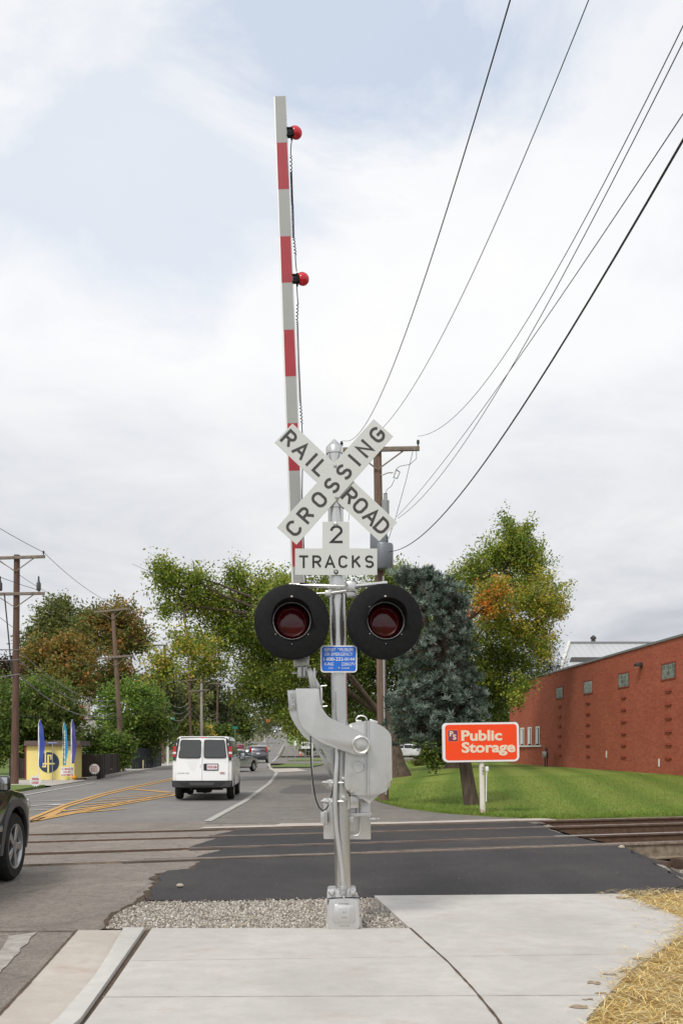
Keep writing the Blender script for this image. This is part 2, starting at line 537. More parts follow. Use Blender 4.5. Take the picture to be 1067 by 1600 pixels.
def text_shape(mb, txt, o, u, v, h, bold=0.0, align='CENTER', width=None, spacing=1.0):
    """set words into a mesh: o anchor, u right, v up, h capital height"""
    cu = bpy.data.curves.new('words', 'FONT')
    cu.body = txt
    cu.size = 1.0
    cu.offset = bold
    cu.space_character = spacing
    cu.resolution_u = 3
    ob = bpy.data.objects.new('words', cu)
    COL.objects.link(ob)
    dg = bpy.context.evaluated_depsgraph_get()
    me = bpy.data.meshes.new_from_object(ob.evaluated_get(dg))
    xs = [q.co.x for q in me.vertices]
    x0, x1 = min(xs), max(xs)
    sy = h / 0.73
    sx = sy if width is None else width / max(x1 - x0, 1e-6)
    ax = {'CENTER': (x0 + x1) / 2, 'LEFT': x0, 'RIGHT': x1}[align]
    o, u, v = Vector(o), Vector(u), Vector(v)
    vs = [mb.bm.verts.new(o + u * ((q.co.x - ax) * sx) + v * (q.co.y * sy)) for q in me.vertices]
    for p in me.polygons:
        try: mb.bm.faces.new([vs[i] for i in p.vertices])
        except ValueError: pass
    bpy.data.objects.remove(ob)
    bpy.data.curves.remove(cu)
    bpy.data.meshes.remove(me)

# road-sign lettering drawn as strokes of even width, capital height 1
def arc(cx, cy, rx, ry, a0, a1, n=12):
    return [(cx + rx * math.cos(R(a0 + (a1 - a0) * i / n)), cy + ry * math.sin(R(a0 + (a1 - a0) * i / n))) for i in range(n + 1)]
STROKES = {
    'R': (.56, [[(0, 0), (0, 1), (.3, 1)] + arc(.3, .74, .26, .26, 80, -80) + [(.3, .48), (0, .48)], [(.28, .48), (.58, 0)]]),
    'A': (.66, [[(0, 0), (.33, 1), (.66, 0)], [(.12, .3), (.54, .3)]]),
    'I': (0, [[(0, 0), (0, 1)]]),
    'L': (.46, [[(0, 1), (0, 0), (.46, 0)]]),
    'O': (.6, [arc(.3, .68, .3, .32, 0, 180) + arc(.3, .32, .3, .32, 180, 360) + [(.6, .68)]]),
    'D': (.58, [[(0, 0), (0, 1), (.24, 1)] + arc(.24, .64, .34, .36, 85, 0, 7) + arc(.24, .36, .34, .36, 0, -85, 7) + [(.24, 0), (0, 0)]]),
    'C': (.58, [arc(.3, .68, .3, .32, 20, 180) + arc(.3, .32, .3, .32, 180, 340)]),
    'G': (.6, [arc(.3, .68, .3, .32, 20, 180) + arc(.3, .32, .3, .32, 180, 350) + [(.6, .46), (.34, .46)]]),
    'S': (.56, [arc(.28, .745, .27, .255, 25, 262, 12) + arc(.28, .255, .28, .255, 82, -155, 12)]),
    'N': (.56, [[(0, 0), (0, 1), (.56, 0), (.56, 1)]]),
    'T': (.56, [[(0, 1), (.56, 1)], [(.28, 1), (.28, 0)]]),
    'K': (.58, [[(0, 0), (0, 1)], [(.54, 1), (0, .4)], [(.2, .6), (.58, 0)]]),
    '2': (.56, [arc(.28, .72, .28, .28, 165, -20, 12) + [(0, 0), (.56, 0)]]),
}
def stroke_glyph(mb, ch, o, u, v, n, h, sw, lift=0.0):
    w, lines = STROKES[ch]
    o, u, v, n = Vector(o), Vector(u), Vector(v), Vector(n)
    for li, ln in enumerate(lines):
        pts = [Vector(((x - w / 2) * h, (y - .5) * (h - sw), 0)) for x, y in ln]
        clean = [pts[0]]
        for p in pts[1:]:
            if (p - clean[-1]).length > 1e-4: clean.append(p)
        pts = clean
        L, Rr = [], []
        for i, p in enumerate(pts):
            d0 = (p - pts[i - 1]).normalized() if i else None
            d1 = (pts[i + 1] - p).normalized() if i < len(pts) - 1 else None
            if d0 is None: d0 = d1
            if d1 is None: d1 = d0
            n0 = Vector((-d0.y, d0.x, 0)); n1 = Vector((-d1.y, d1.x, 0))
            m_ = (n0 + n1)
            m_ = m_.normalized() if m_.length > 1e-4 else n0
            k = sw / 2 / max(0.45, m_.dot(n0))
            q = p.copy()
            if i == 0: q = p - d1 * (sw / 2 if abs(d1.y) > .9 or abs(d1.x) > .9 else 0)
            if i == len(pts) - 1: q = p + d0 * (sw / 2 if abs(d0.y) > .9 or abs(d0.x) > .9 else 0)
            L.append(q + m_ * k); Rr.append(q - m_ * k)
        zz = lift + li * 0.0005
        T = lambda q: o + u * q.x + v * q.y + n * zz
        vl = [mb.bm.verts.new(T(q) + n * (i * 4e-5)) for i, q in enumerate(L)]
        vr = [mb.bm.verts.new(T(q) + n * (i * 4e-5)) for i, q in enumerate(Rr)]
        for i in range(len(pts) - 1):
            mb.bm.faces.new((vr[i], vr[i + 1], vl[i + 1], vl[i]))

# ------------------------------------------------------------------ the ground
def lerp_tab(x, tab):
    if x <= tab[0][0]: return tab[0][1]
    for (a, b), (c, d) in zip(tab, tab[1:]):
        if x <= c: return b + (d - b) * (x - a) / (c - a)
    return tab[-1][1]
def sm(t):
    t = min(1.0, max(0.0, t))
    return t * t * (3 - 2 * t)
RISE = [(-50, 0), (95, 0), (125, .03), (160, .25), (200, .75), (250, 1.7), (300, 3.0), (400, 6.1), (500, 9.5), (620, 13), (3000, 40)]
def H(x, y):
    z = lerp_tab(y, RISE)
    z += 0.42 * sm((y - 22) / 18) * sm((x - 1.0) / 5.0) * (1 - sm((y - 95) / 40))
    return z
TS = 0.33                                        # the tracks run across at this slope
def tn(x, y): return (y - TS * x - 14.13) * 0.95   # distance beyond the nearest rail
def dip(x, y):
    n = tn(x, y)
    a = sm((x - 4.05 - 0.12 * math.sin(y * 2)) / 0.5) * sm((n + 4.2) / 2.0) * (1 - sm((n - 4.95) / 0.3))
    return 0.36 * a

def axis(lo, hi, fine_lo, fine_hi, step, growth=1.35):
    v = list(np.arange(fine_lo, fine_hi + 1e-6, step))
    s, q = step, fine_hi
    while q < hi:
        s *= growth; q += s; v.append(q)
    s, q = step, fine_lo
    while q > lo:
        s *= growth; q -= s; v.insert(0, q)
    return v
mb = MB()
mb.grid(axis(-1400, 1400, -20, 20, 1.0, 1.25), axis(-60, 2400, 2, 100, 1.0, 1.12),
        lambda x, y: H(x, y) - 0.09 - (0.5 if (x > 3 and 9 < y < 30 and tn(x, y) > -4 and tn(x, y) < 6) else 0))
tag(mb.build('ground', M['soil']), kind='structure')

def sheet(name, pts, z, m, thick=0.0, jitter=0.0, step=0.25, kind='structure'):
    """a flat sheet of ground with the given outline; its edge can be ragged and have a real thickness"""
    out = []
    n = len(pts)
    r = random.Random(len(name) + n)
    for i in range(n):
        a, b = Vector(pts[i][:2]), Vector(pts[(i + 1) % n][:2])
        k = max(1, int((b - a).length / step)) if jitter else 1
        for j in range(k):
            q = a.lerp(b, j / k)
            if jitter and j: q += Vector((r.gauss(0, jitter), r.gauss(0, jitter)))
            out.append((q.x, q.y, z))
    mb = MB()
    if thick: mb.prism(out, (0, 0, -thick), 0)
    else: mb.poly(out)
    return tag(mb.build(name, m), kind=kind)
def ribbon(name, line, w, m, dz, kind='structure', n=1):
    """a painted line or strip that follows the ground"""
    mb = MB()
    pts = [Vector(p[:2]) for p in line]
    fine = [pts[0]]
    for a, b in zip(pts, pts[1:]):
        k = max(1, int((b - a).length / 4.0))
        for j in range(1, k + 1): fine.append(a.lerp(b, j / k))
    ws = w if callable(w) else (lambda y: w)
    prev = None
    for i, p in enumerate(fine):
        d = (fine[min(i + 1, len(fine) - 1)] - fine[max(i - 1, 0)]).normalized()
        nn = Vector((-d.y, d.x)) * ws(p.y) / 2
        row = []
        for q in (p + nn, p - nn):
            row.append(mb.bm.verts.new((q.x, q.y, H(q.x, q.y) + dz)))
        if prev: mb.bm.faces.new((prev[0], prev[1], row[1], row[0]))
        prev = row
    return tag(mb.build(name, m), kind=kind)

def strip(name, ys, xl, xr, dz, m, cols=6, kind='structure', skirt=True):
    mb = MB()
    rows = []
    for y in ys:
        a, b = xl(y), xr(y)
        row = []
        for i in range(cols + 1):
            x = a + (b - a) * i / cols
            row.append(mb.bm.verts.new((x, y, H(x, y) + dz)))
        rows.append(row)
    for r0, r1 in zip(rows, rows[1:]):
        for i in range(cols): mb.bm.faces.new((r0[i], r0[i + 1], r1[i + 1], r1[i]))
    if skirt:
        for k in (0, cols):
            low = [mb.bm.verts.new(r[k].co - Vector((0, 0, .3))) for r in rows]
            for (q0, q1), (h0, h1) in zip(zip(low, low[1:]), zip(rows, rows[1:])): mb.bm.faces.new((q0, q1, h1[k], h0[k]))
    return tag(mb.build(name, m), kind=kind)
ys_far = list(np.arange(20.0, 100, 2.0)) + list(np.arange(100, 200, 5.0)) + list(np.arange(200, 560, 10.0))
road_l = lambda y: -9.35 - .05 * y
lane_r = [(18, -2.74), (20.4, -2.74), (28.2, -2.73), (42.2, -3.06), (59, -3.83), (72, -5.2), (87.6, -6.4), (100, -7.2), (150, -9.8), (600, -32.4)]
strip('road', ys_far, road_l, lambda y: -.05 * y - 1.9 if y > 70 else lerp_tab(y, [(20, 3.0), (22, 3.0), (27, 1.4), (29, 1.0), (60, -.5), (70, -5.4)]), -0.01, M['road'], 8)
strip('parking_lot', [19.9 + i * 1.5 for i in range(34)], lambda y: lerp_tab(y, lane_r) + 0.02, lambda y: 4.1 if y < 21 else lerp_tab(y, [(21, 4.1), (22, 3.4), (24, 2.3), (27, 1.5), (29, 1.05), (60, -.3), (80, -1.2)]), 0.0, M['lot'], 8)
# old worn asphalt round the tracks, with the side of the road that leads towards the viewer
sheet('old_road', [(-60, 2), (-1.6, 2), (-1.8, 5), (-1.92, 6.6), (-2.05, 8.2), (-1.85, 9.0), (-1.2, 10.2), (.6, 10.2), (3.0, 10.4), (3.7, 12.2), (3.9, 15.3), (3.8, 17.0), (3.8, 20.6), (-2, 20.5), (-60, 20.5)], -0.004, M['old'])
# pavement slabs
walk = [G(138, 1600), G(174, 1550), G(237, 1456), G(640, 1456), G(584, 1404), G(975, 1401), G(1067, 1440), G(1072, 1462), G(985, 1521), G(915, 1600)]
walk = [(walk[0].x + .1, 3.2)] + [(p.x, p.y) for p in walk] + [(0.9, 3.2)]
sheet('pavement', walk, 0.03, M['concrete'], 0.12)
def crack(name, line, w, z, m=None):
    mb = MB()
    prev = None
    r = random.Random(5)
    fine = []
    for a, b in zip(line, line[1:]):
        a, b = Vector(a[:2]), Vector(b[:2])
        k = max(1, int((b - a).length / .08))
        fine += [a.lerp(b, j / k) for j in range(k)]
    fine.append(Vector(line[-1][:2]))
    for i, p in enumerate(fine):
        d = (fine[min(i + 1, len(fine) - 1)] - fine[max(i - 1, 0)]).normalized()
        nn = Vector((-d.y, d.x)) * w * r.uniform(.6, 1.3) / 2
        row = [mb.bm.verts.new((q.x, q.y, z)) for q in (p + nn, p - nn)]
        if prev: mb.bm.faces.new((prev[0], prev[1], row[1], row[0]))
        prev = row
    return tag(mb.build(name, m or M['joint']), kind='structure')
crack('pavement_joint', [G(640, 1456), G(700, 1511), G(740, 1555), G(776, 1600), (.86, 4.6)], .016, .034)
crack('pavement_joint', [G(160, 1566), G(940, 1563)], .008, .034, M['gutter'])
crack('pavement_joint', [G(206, 1508), G(1010, 1497)], .005, .034, M['gutter'])
# kerb and gutter along the road
gut = [(-2.6, 3.2), G(0, 1589), G(60, 1525), G(122, 1455), G(190, 1455), G(168, 1500), G(147, 1534), G(91, 1600), (-1.75, 3.2)]
sheet('gutter', [(p[0], p[1]) for p in gut], 0.008, M['gutter'], 0.1)
krb = [(-1.73, 3.2), G(91, 1600), G(147, 1534), G(168, 1500), G(192, 1455.5), G(226, 1455.5), G(161, 1550), G(126, 1600), (-1.55, 3.2)]
kl = [(p[0], p[1]) for p in krb]
mb = MB()
mb.prism([(x, y, 0.036) for x, y in kl], (0, 0, -.15), 0.014, 2)
tag(mb.build('kerb', M['kerb']), kind='structure')
sheet('kerb_joint', [(-1.55, 3.2), G(124, 1600), G(160, 1550), G(222, 1453), G(242, 1453), G(176, 1550), G(142, 1600), (-1.4, 3.2)], 0.004, M['joint'])
crack('gutter_joint', [(-2.62, 3.2), G(-2, 1589), G(58, 1525), G(120, 1455)], .02, .012)
crack('road_joint', [G(-40, 1456), G(122, 1455)], .02, .004)
sheet('white_line', [G(0, 1521), G(-20, 1521), G(14, 1463), G(58, 1457), G(38, 1478)], 0.003, mottled('faded_paint', S(196, 192, 184, .8), S(150, 142, 132, .85), 7, .85), 0, .006, .1)
# the new black asphalt laid round the rails
apron = [G(313, 1346), G(303, 1360), G(262, 1362), G(248, 1369), G(252, 1378), G(236, 1392), G(228, 1409), G(300, 1411), G(420, 1408), G(510, 1406), G(583, 1404.5), G(975, 1402), (3.3, 10.3), (3.75, 10.9), (4.0, 12.2), (4.15, 14.0), (4.3, 15.35)]
sheet('new_asphalt', apron, 0.016, M['new'], 0.05, 0.02, .22)
def rail_y(k, x): return (14.13, 15.64, 17.55, 19.06)[k] + TS * x
def infill(k, x0, x1, m, n0, n1, jit=.02):
    a0, a1 = rail_y(k, x0) + n0, rail_y(k, x1) + n0
    b0, b1 = rail_y(k + 1, x0 + .25) - n1, rail_y(k + 1, x1) - n1
    sheet('new_asphalt', [(x0, a0), (x1, a1), (x1 - .15, b1), (x0 + .25, b0)], 0.014, m, .03, jit, .3)
infill(0, -2.0, 4.1, M['new'], .24, .24)
infill(1, -2.3, 3.9, M['new'], .16, .16)
infill(2, -2.2, 3.9, M['new'], .24, .24)
# slope of the asphalt's end down to the ballast
mb = MB()
sl = [((3.3, 10.3, .01), (3.7, 10.1, -.12)), ((3.75, 10.9, .01), (4.4, 10.9, -.2)), ((4.0, 12.2, .01), (4.7, 12.3, -.24)), ((4.15, 14.0, .01), (4.75, 14.2, -.24)), ((4.3, 15.35, .01), (4.8, 15.5, -.2)),
      ((4.0, 17.0, .01), (4.45, 17.2, -.3)), ((3.9, 19.5, .01), (4.4, 19.7, -.3)), ((4.0, 20.3, .01), (4.5, 20.5, -.3))]
vs = [[mb.bm.verts.new(q) for q in r] for r in sl]
for a, b in zip(vs, vs[1:]): mb.bm.faces.new((a[0], a[1], b[1], b[0]))
tag(mb.build('asphalt_slope', M['new']), kind='structure')
# ballast beside and between the rails past the crossing
mb = MB()
mb.grid([3.6 + .2 * i for i in range(80)], [9.6 + .2 * i for i in range(85)],
        lambda x, y: min(0.02, -0.02 - dip(x, y) + .02 * math.sin(x * 9 + y * 5)) if -4.0 < tn(x, y) < 5.7 and x < 40 else -0.5)
for f in [f for f in mb.bm.faces if any(v.co.z < -.45 for v in f.verts)]: mb.bm.faces.remove(f)
tag(mb.build('ballast', M['ballast']), kind='stuff')
# concrete strip beyond the far track
cs = [(-2.65, rail_y(3, -2.65) + .35), (2.2, rail_y(3, 2.2) + .3), (4.5, rail_y(3, 4.5) + .3), (4.3, rail_y(3, 4.3) + .8), (1.2, rail_y(3, 1.2) + .75), (0, rail_y(3, 0) + 1.0), (-1.2, rail_y(3, -1.2) + 1.1), (-1.3, rail_y(3, -1.3) + .75), (-2.6, rail_y(3, -2.6) + .7)]
sheet('concrete_strip', cs, 0.012, M['gutter'])
# gravel bed by the mast
gb = [G(165, 1452), G(180, 1430), G(222, 1410), G(300, 1409), G(510, 1405), G(586, 1404), G(640, 1455.5), G(300, 1455.5)]
sheet('gravel_bed', gb, 0.002, M['gravel_bed'])
sheet('dark_dirt', [G(160, 1452), G(172, 1428), G(214, 1407), G(300, 1406), G(400, 1406), G(300, 1413), G(230, 1416), G(196, 1440), G(178, 1454)], 0.006, M['dirt'], 0, .02, .1)

sheet('dark_dirt', [G(320, 1344), G(296, 1356), G(240, 1366), G(238, 1384), G(214, 1406), G(232, 1412), G(262, 1390), G(262, 1368), G(310, 1362)], 0.004, M['dirt'], 0, .03, .1)
M['smear'] = mottled('dried_mud', S(132, 104, 80, .85), S(186, 170, 150, .85), 30, .95)
for px, py, w_ in ((925, 1543, 15), (950, 1530, 11), (905, 1582, 14), (972, 1408, 13), (975, 1524, 12), (940, 1560, 10), (990, 1408, 9), (918, 1570, 9), (1000, 1505, 12)):
    c_ = G(px, py); k_ = c_.y / F
    sheet('dried_mud', [(c_.x + math.cos(a_) * w_ * k_ * rnd.uniform(.5, 1.3), c_.y + math.sin(a_) * w_ * k_ * rnd.uniform(.2, 1.3)) for a_ in [i * .628 for i in range(10)]], 0.0335, M['smear'])

def scatter(n, poly):
    p = np.array([(q[0], q[1]) for q in poly])
    lo, hi = p.min(0), p.max(0)
    out = []
    while sum(map(len, out)) < n:
        c = nrg.uniform(lo, hi, (n * 3, 2))
        ins = np.zeros(len(c), bool)
        j = len(p) - 1
        for i in range(len(p)):
            cond = ((p[i, 1] > c[:, 1]) != (p[j, 1] > c[:, 1])) & (c[:, 0] < (p[j, 0] - p[i, 0]) * (c[:, 1] - p[i, 1]) / (p[j, 1] - p[i, 1] + 1e-12) + p[i, 0])
            ins ^= cond
            j = i
        out.append(c[ins])
    return np.concatenate(out)[:n]
_b = bmesh.new(); bmesh.ops.create_icosphere(_b, subdivisions=1, radius=1.0)
ICO_V = np.array([v.co[:] for v in _b.verts]); ICO_F = np.array([[v.index for v in f.verts] for f in _b.faces]); _b.free()
def stones(name, xy, z, smin, smax, pal, kind='stuff', zf=None):
    n = len(xy)
    sz = smin + (smax - smin) * nrg.random(n) ** 2
    V = ICO_V[None] * (1 + .35 * nrg.normal(size=(n, 12, 1)).clip(-1, 1)) * (sz[:, None] * nrg.uniform(.55, 1.1, (n, 3)))[:, None, :]
    a = nrg.uniform(0, 6.28, n); ca, sa = np.cos(a), np.sin(a)
    X = V[..., 0] * ca[:, None] - V[..., 1] * sa[:, None]; Y = V[..., 0] * sa[:, None] + V[..., 1] * ca[:, None]
    zz = (zf(xy) if zf else np.full(n, z)) + sz * nrg.uniform(.0, .6, n)
    W = np.stack([X + xy[:, :1], Y + xy[:, 1:2], V[..., 2] + zz[:, None]], -1).reshape(-1, 3)
    Fc = (ICO_F[None] + (np.arange(n) * 12)[:, None, None]).reshape(-1, 3)
    pal = np.array(pal)
    c = pal[nrg.integers(0, len(pal), n)] * nrg.uniform(.75, 1.2, (n, 1))
    return tag(np_mesh(name, W, Fc, np.repeat(c, 20, 0), M['stone'], tri=True), kind=kind)
GP = [S(192, 186, 176, .92), S(166, 160, 150, .92), S(208, 203, 194, .92), S(132, 125, 116, .92), S(184, 172, 156, .92), S(150, 142, 132, .92)]
stones('gravel', scatter(17000, gb), .002, .005, .0155, GP)
bx = scatter(5000, [(4.3, 10.2), (7, 11), (12, 15), (12, 17.4), (6, 16), (4.6, 14.9)])
stones('ballast_stones', bx, 0, .012, .035, GP, zf=lambda xy: np.array([-0.02 - dip(x, y) for x, y in xy]))
stones('grit', scatter(110, [(-2.3, 8.3), (-1.7, 10.2), (-.8, 12.5), (3.8, 15), (3.6, 10.4), (.6, 10.0)]), .016, .002, .007, GP[1:2] + GP[3:4])

# lawn, and the strip of grass blades along its near edge
def lawn_front(x): return lerp_tab(x, [(-.45, 60), (.3, 42), (.85, 29.5), (1.15, 26.9), (1.6, 24.7), (2.4, 22.9), (3.4, 21.7), (4.4, 21.1), (7.5, 22.05), (14, 24.2), (30, 29.5)])
mb = MB()
lx = list(np.arange(-.45, 6, .25)) + list(np.arange(6, 31, 1.0))
vs = []
for x in lx:
    y0 = lawn_front(x)
    vs.append([mb.bm.verts.new((x + (rnd.gauss(0, .015)), y0 + (82 - y0) * (t / 40) ** 1.6, H(x, y0 + (82 - y0) * (t / 40) ** 1.6) + .025)) for t in range(41)])
for a, b in zip(vs, vs[1:]):
    for i in range(40): mb.bm.faces.new((a[i], b[i], b[i + 1], a[i + 1]))
for a, b in zip(vs, vs[1:]):
    q = [mb.bm.verts.new(k.co - Vector((0, 0, .5))) for k in (a[0], b[0])]
    mb.bm.faces.new((q[0], q[1], b[0], a[0]))
tag(mb.build('lawn', M['lawn']), kind='structure')
def blades(name, xy, h, w, pal, zf):
    n = len(xy)
    a = nrg.uniform(0, 6.28, n)
    d = np.stack([np.cos(a), np.sin(a), np.zeros(n)], 1)
    hh = h * nrg.uniform(.5, 1.2, (n, 1))
    base = np.column_stack([xy, zf(xy)])
    lean = nrg.normal(size=(n, 3)) * [.5, .5, 0] * hh
    up = np.array([[0, 0, 1.0]]) * hh + lean
    V = np.stack([base - d * w, base + d * w, base + up + d * w * .2], 1).reshape(-1, 3)
    Fc = np.arange(n * 3).reshape(-1, 3)
    pal = np.array(pal)
    c = pal[nrg.integers(0, len(pal), n)] * nrg.uniform(.8, 1.2, (n, 1))
    return tag(np_mesh(name, V, Fc, c, M['blade'], tri=True), kind='stuff')
def rough_lawn(n):
    x = nrg.uniform(.9, 13, n); y = np.array([lawn_front(v) for v in x]) + nrg.random(n) ** 1.5 * 16
    return np.column_stack([x, y])
GC = [S(112, 142, 54, .9), S(130, 156, 64, .9), S(100, 130, 48, .9), S(150, 158, 84, .9)]
q = np.array([(x, lawn_front(x) + abs(nrg.normal()) * .5) for x in nrg.uniform(.9, 12.5, 14000)])
blades('grass', np.concatenate([q, rough_lawn(36000)]), .06, .007, GC, lambda xy: np.array([H(x, y) + .02 for x, y in xy]))

# straw mulch at the pavement's edge
sp = [(.9, 5.3), (1.5, 6.75), (2.3, 7.95), (2.6, 8.7), (2.6, 9.9), (3.1, 10.35), (4.2, 10.5), (6.5, 9.5), (6.5, 3.2), (.4, 3.2)]
sheet('straw_bed', sp, -0.003, mottled('straw_bed', S(148, 120, 62, .8), S(196, 164, 96, .8), 25, 0.9, bump=.6))
def straw(n, poly):
    xy = scatter(n, poly)
    L = nrg.uniform(.05, .2, n)
    a = nrg.uniform(0, 6.28, n)
    tilt = nrg.normal(0, .16, n)
    d = np.stack([np.cos(a) * np.cos(tilt), np.sin(a) * np.cos(tilt), np.sin(tilt)], 1)
    s = np.stack([-np.sin(a), np.cos(a), np.zeros(n)], 1) * nrg.uniform(.0012, .0026, n)[:, None]
    z = nrg.uniform(.012, .06, n)
    c0 = np.column_stack([xy, z])
    bend = np.stack([nrg.normal(0, .012, n), nrg.normal(0, .012, n), nrg.uniform(0, .018, n)], 1)
    rows = [c0 - d * L[:, None] / 2, c0 + bend, c0 + d * L[:, None] / 2]
    V = np.stack([r + k * s for r in rows for k in (-1, 1)], 1)
    V[..., 2] = np.maximum(V[..., 2], .002)
    V = V.reshape(-1, 3)
    f = np.array([[0, 1, 3, 2], [2, 3, 5, 4]])
    Fc = (f[None] + (np.arange(n) * 6)[:, None, None]).reshape(-1, 4)
    pal = np.array([S(232, 200, 122, .92), S(214, 178, 102, .92), S(242, 220, 156, .92), S(188, 152, 90, .9), S(222, 208, 164, .9)])
    c = pal[nrg.integers(0, 5, n)] * nrg.uniform(.8, 1.15, (n, 1))
    return tag(np_mesh('straw', V, Fc, np.repeat(c, 2, 0), M['straw']), kind='stuff')
straw(21000, [(1.30, 5.3), (1.90, 6.75), (2.68, 7.95), (2.93, 8.7), (2.74, 9.9), (2.9, 10.3), (4.2, 10.45), (5.0, 9.5), (5.0, 4.6), (1.0, 4.6)])
straw(260, [(1.0, 5.0), (1.7, 6.6), (2.3, 7.9), (2.6, 8.9), (2.5, 10.0), (2.95, 10.4), (3.1, 9), (2.9, 7.9), (2.1, 6.7), (1.4, 5.2)])

# ------------------------------------------------------------------ painted lines
ribbon('white_line', [(lerp_tab(y, lane_r) + .0, y) for y in (20.4, 24, 28.2, 35, 42.2, 50, 56, 59.5)], .16, M['paint_w'], .012)
ribbon('white_line', [(-3.85, 59.4), (-5.1, 72), (-6.4, 87.6)], .2, M['paint_w'], .012)
ribbon('white_line', [(-6.42, 87.7), (-7.2, 104), (-8.6, 130), (-10.0, 158)], .2, M['paint_w'], .012)
ribbon('white_line', [(-.05 * y - 2.3, y) for y in range(170, 500, 15)], .2, M['paint_w'], .012)
ribbon('white_line', [(-.05 * y - 8.5, y) for y in range(28, 46, 3)], .16, M['paint_w'], .005)
ribbon('white_line', [(-.05 * y - 9.0, y) for y in range(180, 480, 15)], .2, M['paint_w'], .005)
def gl(pts): return [G(*p) for p in pts]
ribbon('yellow_line', gl([(36, 1284), (100, 1258), (160, 1240), (210, 1228.5), (266, 1217)]) + [(-11.0, 80), (-13.0, 120)], .13, M['paint_y'], .005)
ribbon('yellow_line', gl([(50, 1284.5), (104, 1260.5), (164, 1242), (206, 1232), (268, 1218.6)]) + [(-10.75, 80)], .13, M['paint_y'], .005)
ribbon('yellow_line', gl([(42, 1285), (110, 1272), (168, 1261), (268, 1243.5)]) + [(-5.9, 42), (-8.0, 62), (-10.0, 90)], .13, M['paint_y'], .005)
ribbon('yellow_line', gl([(60, 1279.5), (120, 1268), (172, 1258), (266, 1240.5)]), .13, M['paint_y'], .005)
ribbon('yellow_line', gl([(206, 1233.3), (236, 1235.6), (268, 1238.6)]), .34, M['paint_y'], .006)
for (a, b) in (((72, 1277), (100, 1265)), ((96, 1272), (196, 1264)), ((96, 1268), (178, 1257.5)), ((120, 1262), (200, 1253)), ((130, 1257), (236, 1248.6)), ((150, 1251.5), (250, 1244.4)), ((168, 1246.5), (258, 1241.5)), ((190, 1240.5), (258, 1239.6))):
    ribbon('yellow_line', gl([a, b]), .14, M['paint_y'], .004)
for y in (118, 145, 172, 200, 228, 256):
    ribbon('yellow_line', [(-.05 * y - 5.3, y), (-.05 * (y + 12) - 5.3, y + 12)], .32, M['paint_y'], .006)
ribbon('white_line', gl([(44, 1252.5), (120, 1250)]), .14, M['paint_w'], .005)
ribbon('white_line', gl([(44, 1266.5), (75, 1265)]), .14, M['paint_w'], .005)
ribbon('white_line', gl([(44, 1260), (90, 1256)]), .18, M['paint_w'], .005)
ribbon('white_line', gl([(44, 1259.2), (82, 1261)]), .1, M['paint_w'], .004)
ribbon('white_line', gl([(82, 1258.6), (96, 1256.3)]), .3, M['paint_w'], .006)

# far pavement, verge and drive on the left
fw_f = lambda y: -9.45 - .05 * y
strip('kerb', [46 + 2 * i for i in range(31)], lambda y: fw_f(y) - .18, fw_f, .12, M['farwalk'], 1)
strip('pavement', [46 + 2 * i for i in range(31)], lambda y: fw_f(y) - 2.6, lambda y: fw_f(y) - .2, .10, M['farwalk'], 2)
strip('verge', [29 + i for i in range(11)], lambda y: -16 - .05 * y, lambda y: lerp_tab(y, [(28, -9.55 - 1.4), (33, -9.5 - 1.6), (39, -9.7 - 1.9), (40, -12.6)]), .06, M['verge'], 4)
strip('driveway', [39 + i for i in range(8)], lambda y: -24 - .05 * y, lambda y: -9.4 - .05 * y, .03, M['farwalk'], 4)
strip('verge', [46 + 2 * i for i in range(45)], lambda y: -60 - .05 * y, lambda y: fw_f(y) - 2.62, .05, M['verge'], 8)
strip('cross_street', [284 + 3 * i for i in range(9)], lambda y: -80, lambda y: 60, .02, M['road'], 30)
# small islands of grass and slabs at the far side of the lot
sheet('grass_island', gl([(449, 1186), (462, 1178), (486, 1179), (492, 1184)]) if False else [(-5.4, 75), (-5.0, 90), (-1.4, 90), (-2.4, 75)], .06, M['verge'])
sheet('lot_slab', [(-5.4, 58), (-6.4, 74), (-1.4, 92.5), (6, 92), (2, 70), (-.5, 57)], -.008, M['lot'])
sheet('pavement_slab', [(-3.8, 60), (-5.1, 69.5), (-3.2, 72), (-2.2, 64)], .02, M['gutter'])
sheet('grass_island', [(-5.9, 108), (-5.7, 128), (-2.4, 128), (-2.0, 108)], .09, M['verge'])
sheet('far_lot', [(-6.6, 92), (-9.4, 152), (40, 152), (40, 92)], .04, M['lot'])
strip('far_lot', [148 + 5 * i for i in range(24)], lambda y: -.05 * y - 1.6, lambda y: 60, .05, M['lot'], 8)
strip('verge', [263 + 5 * i for i in range(48)], lambda y: -.05 * y - 1.2, lambda y: 80, .05, M['verge'], 8)
# oil stain
sheet('oil_stain', [(-1.9, 33), (-2.2, 36), (-1.9, 40), (-1.0, 41), (-.6, 37), (-.2, 34.5), (-1.0, 33)], .006, mat('oil_stain', S(106, 101, 98, .75), .6), 0, .12, .4)
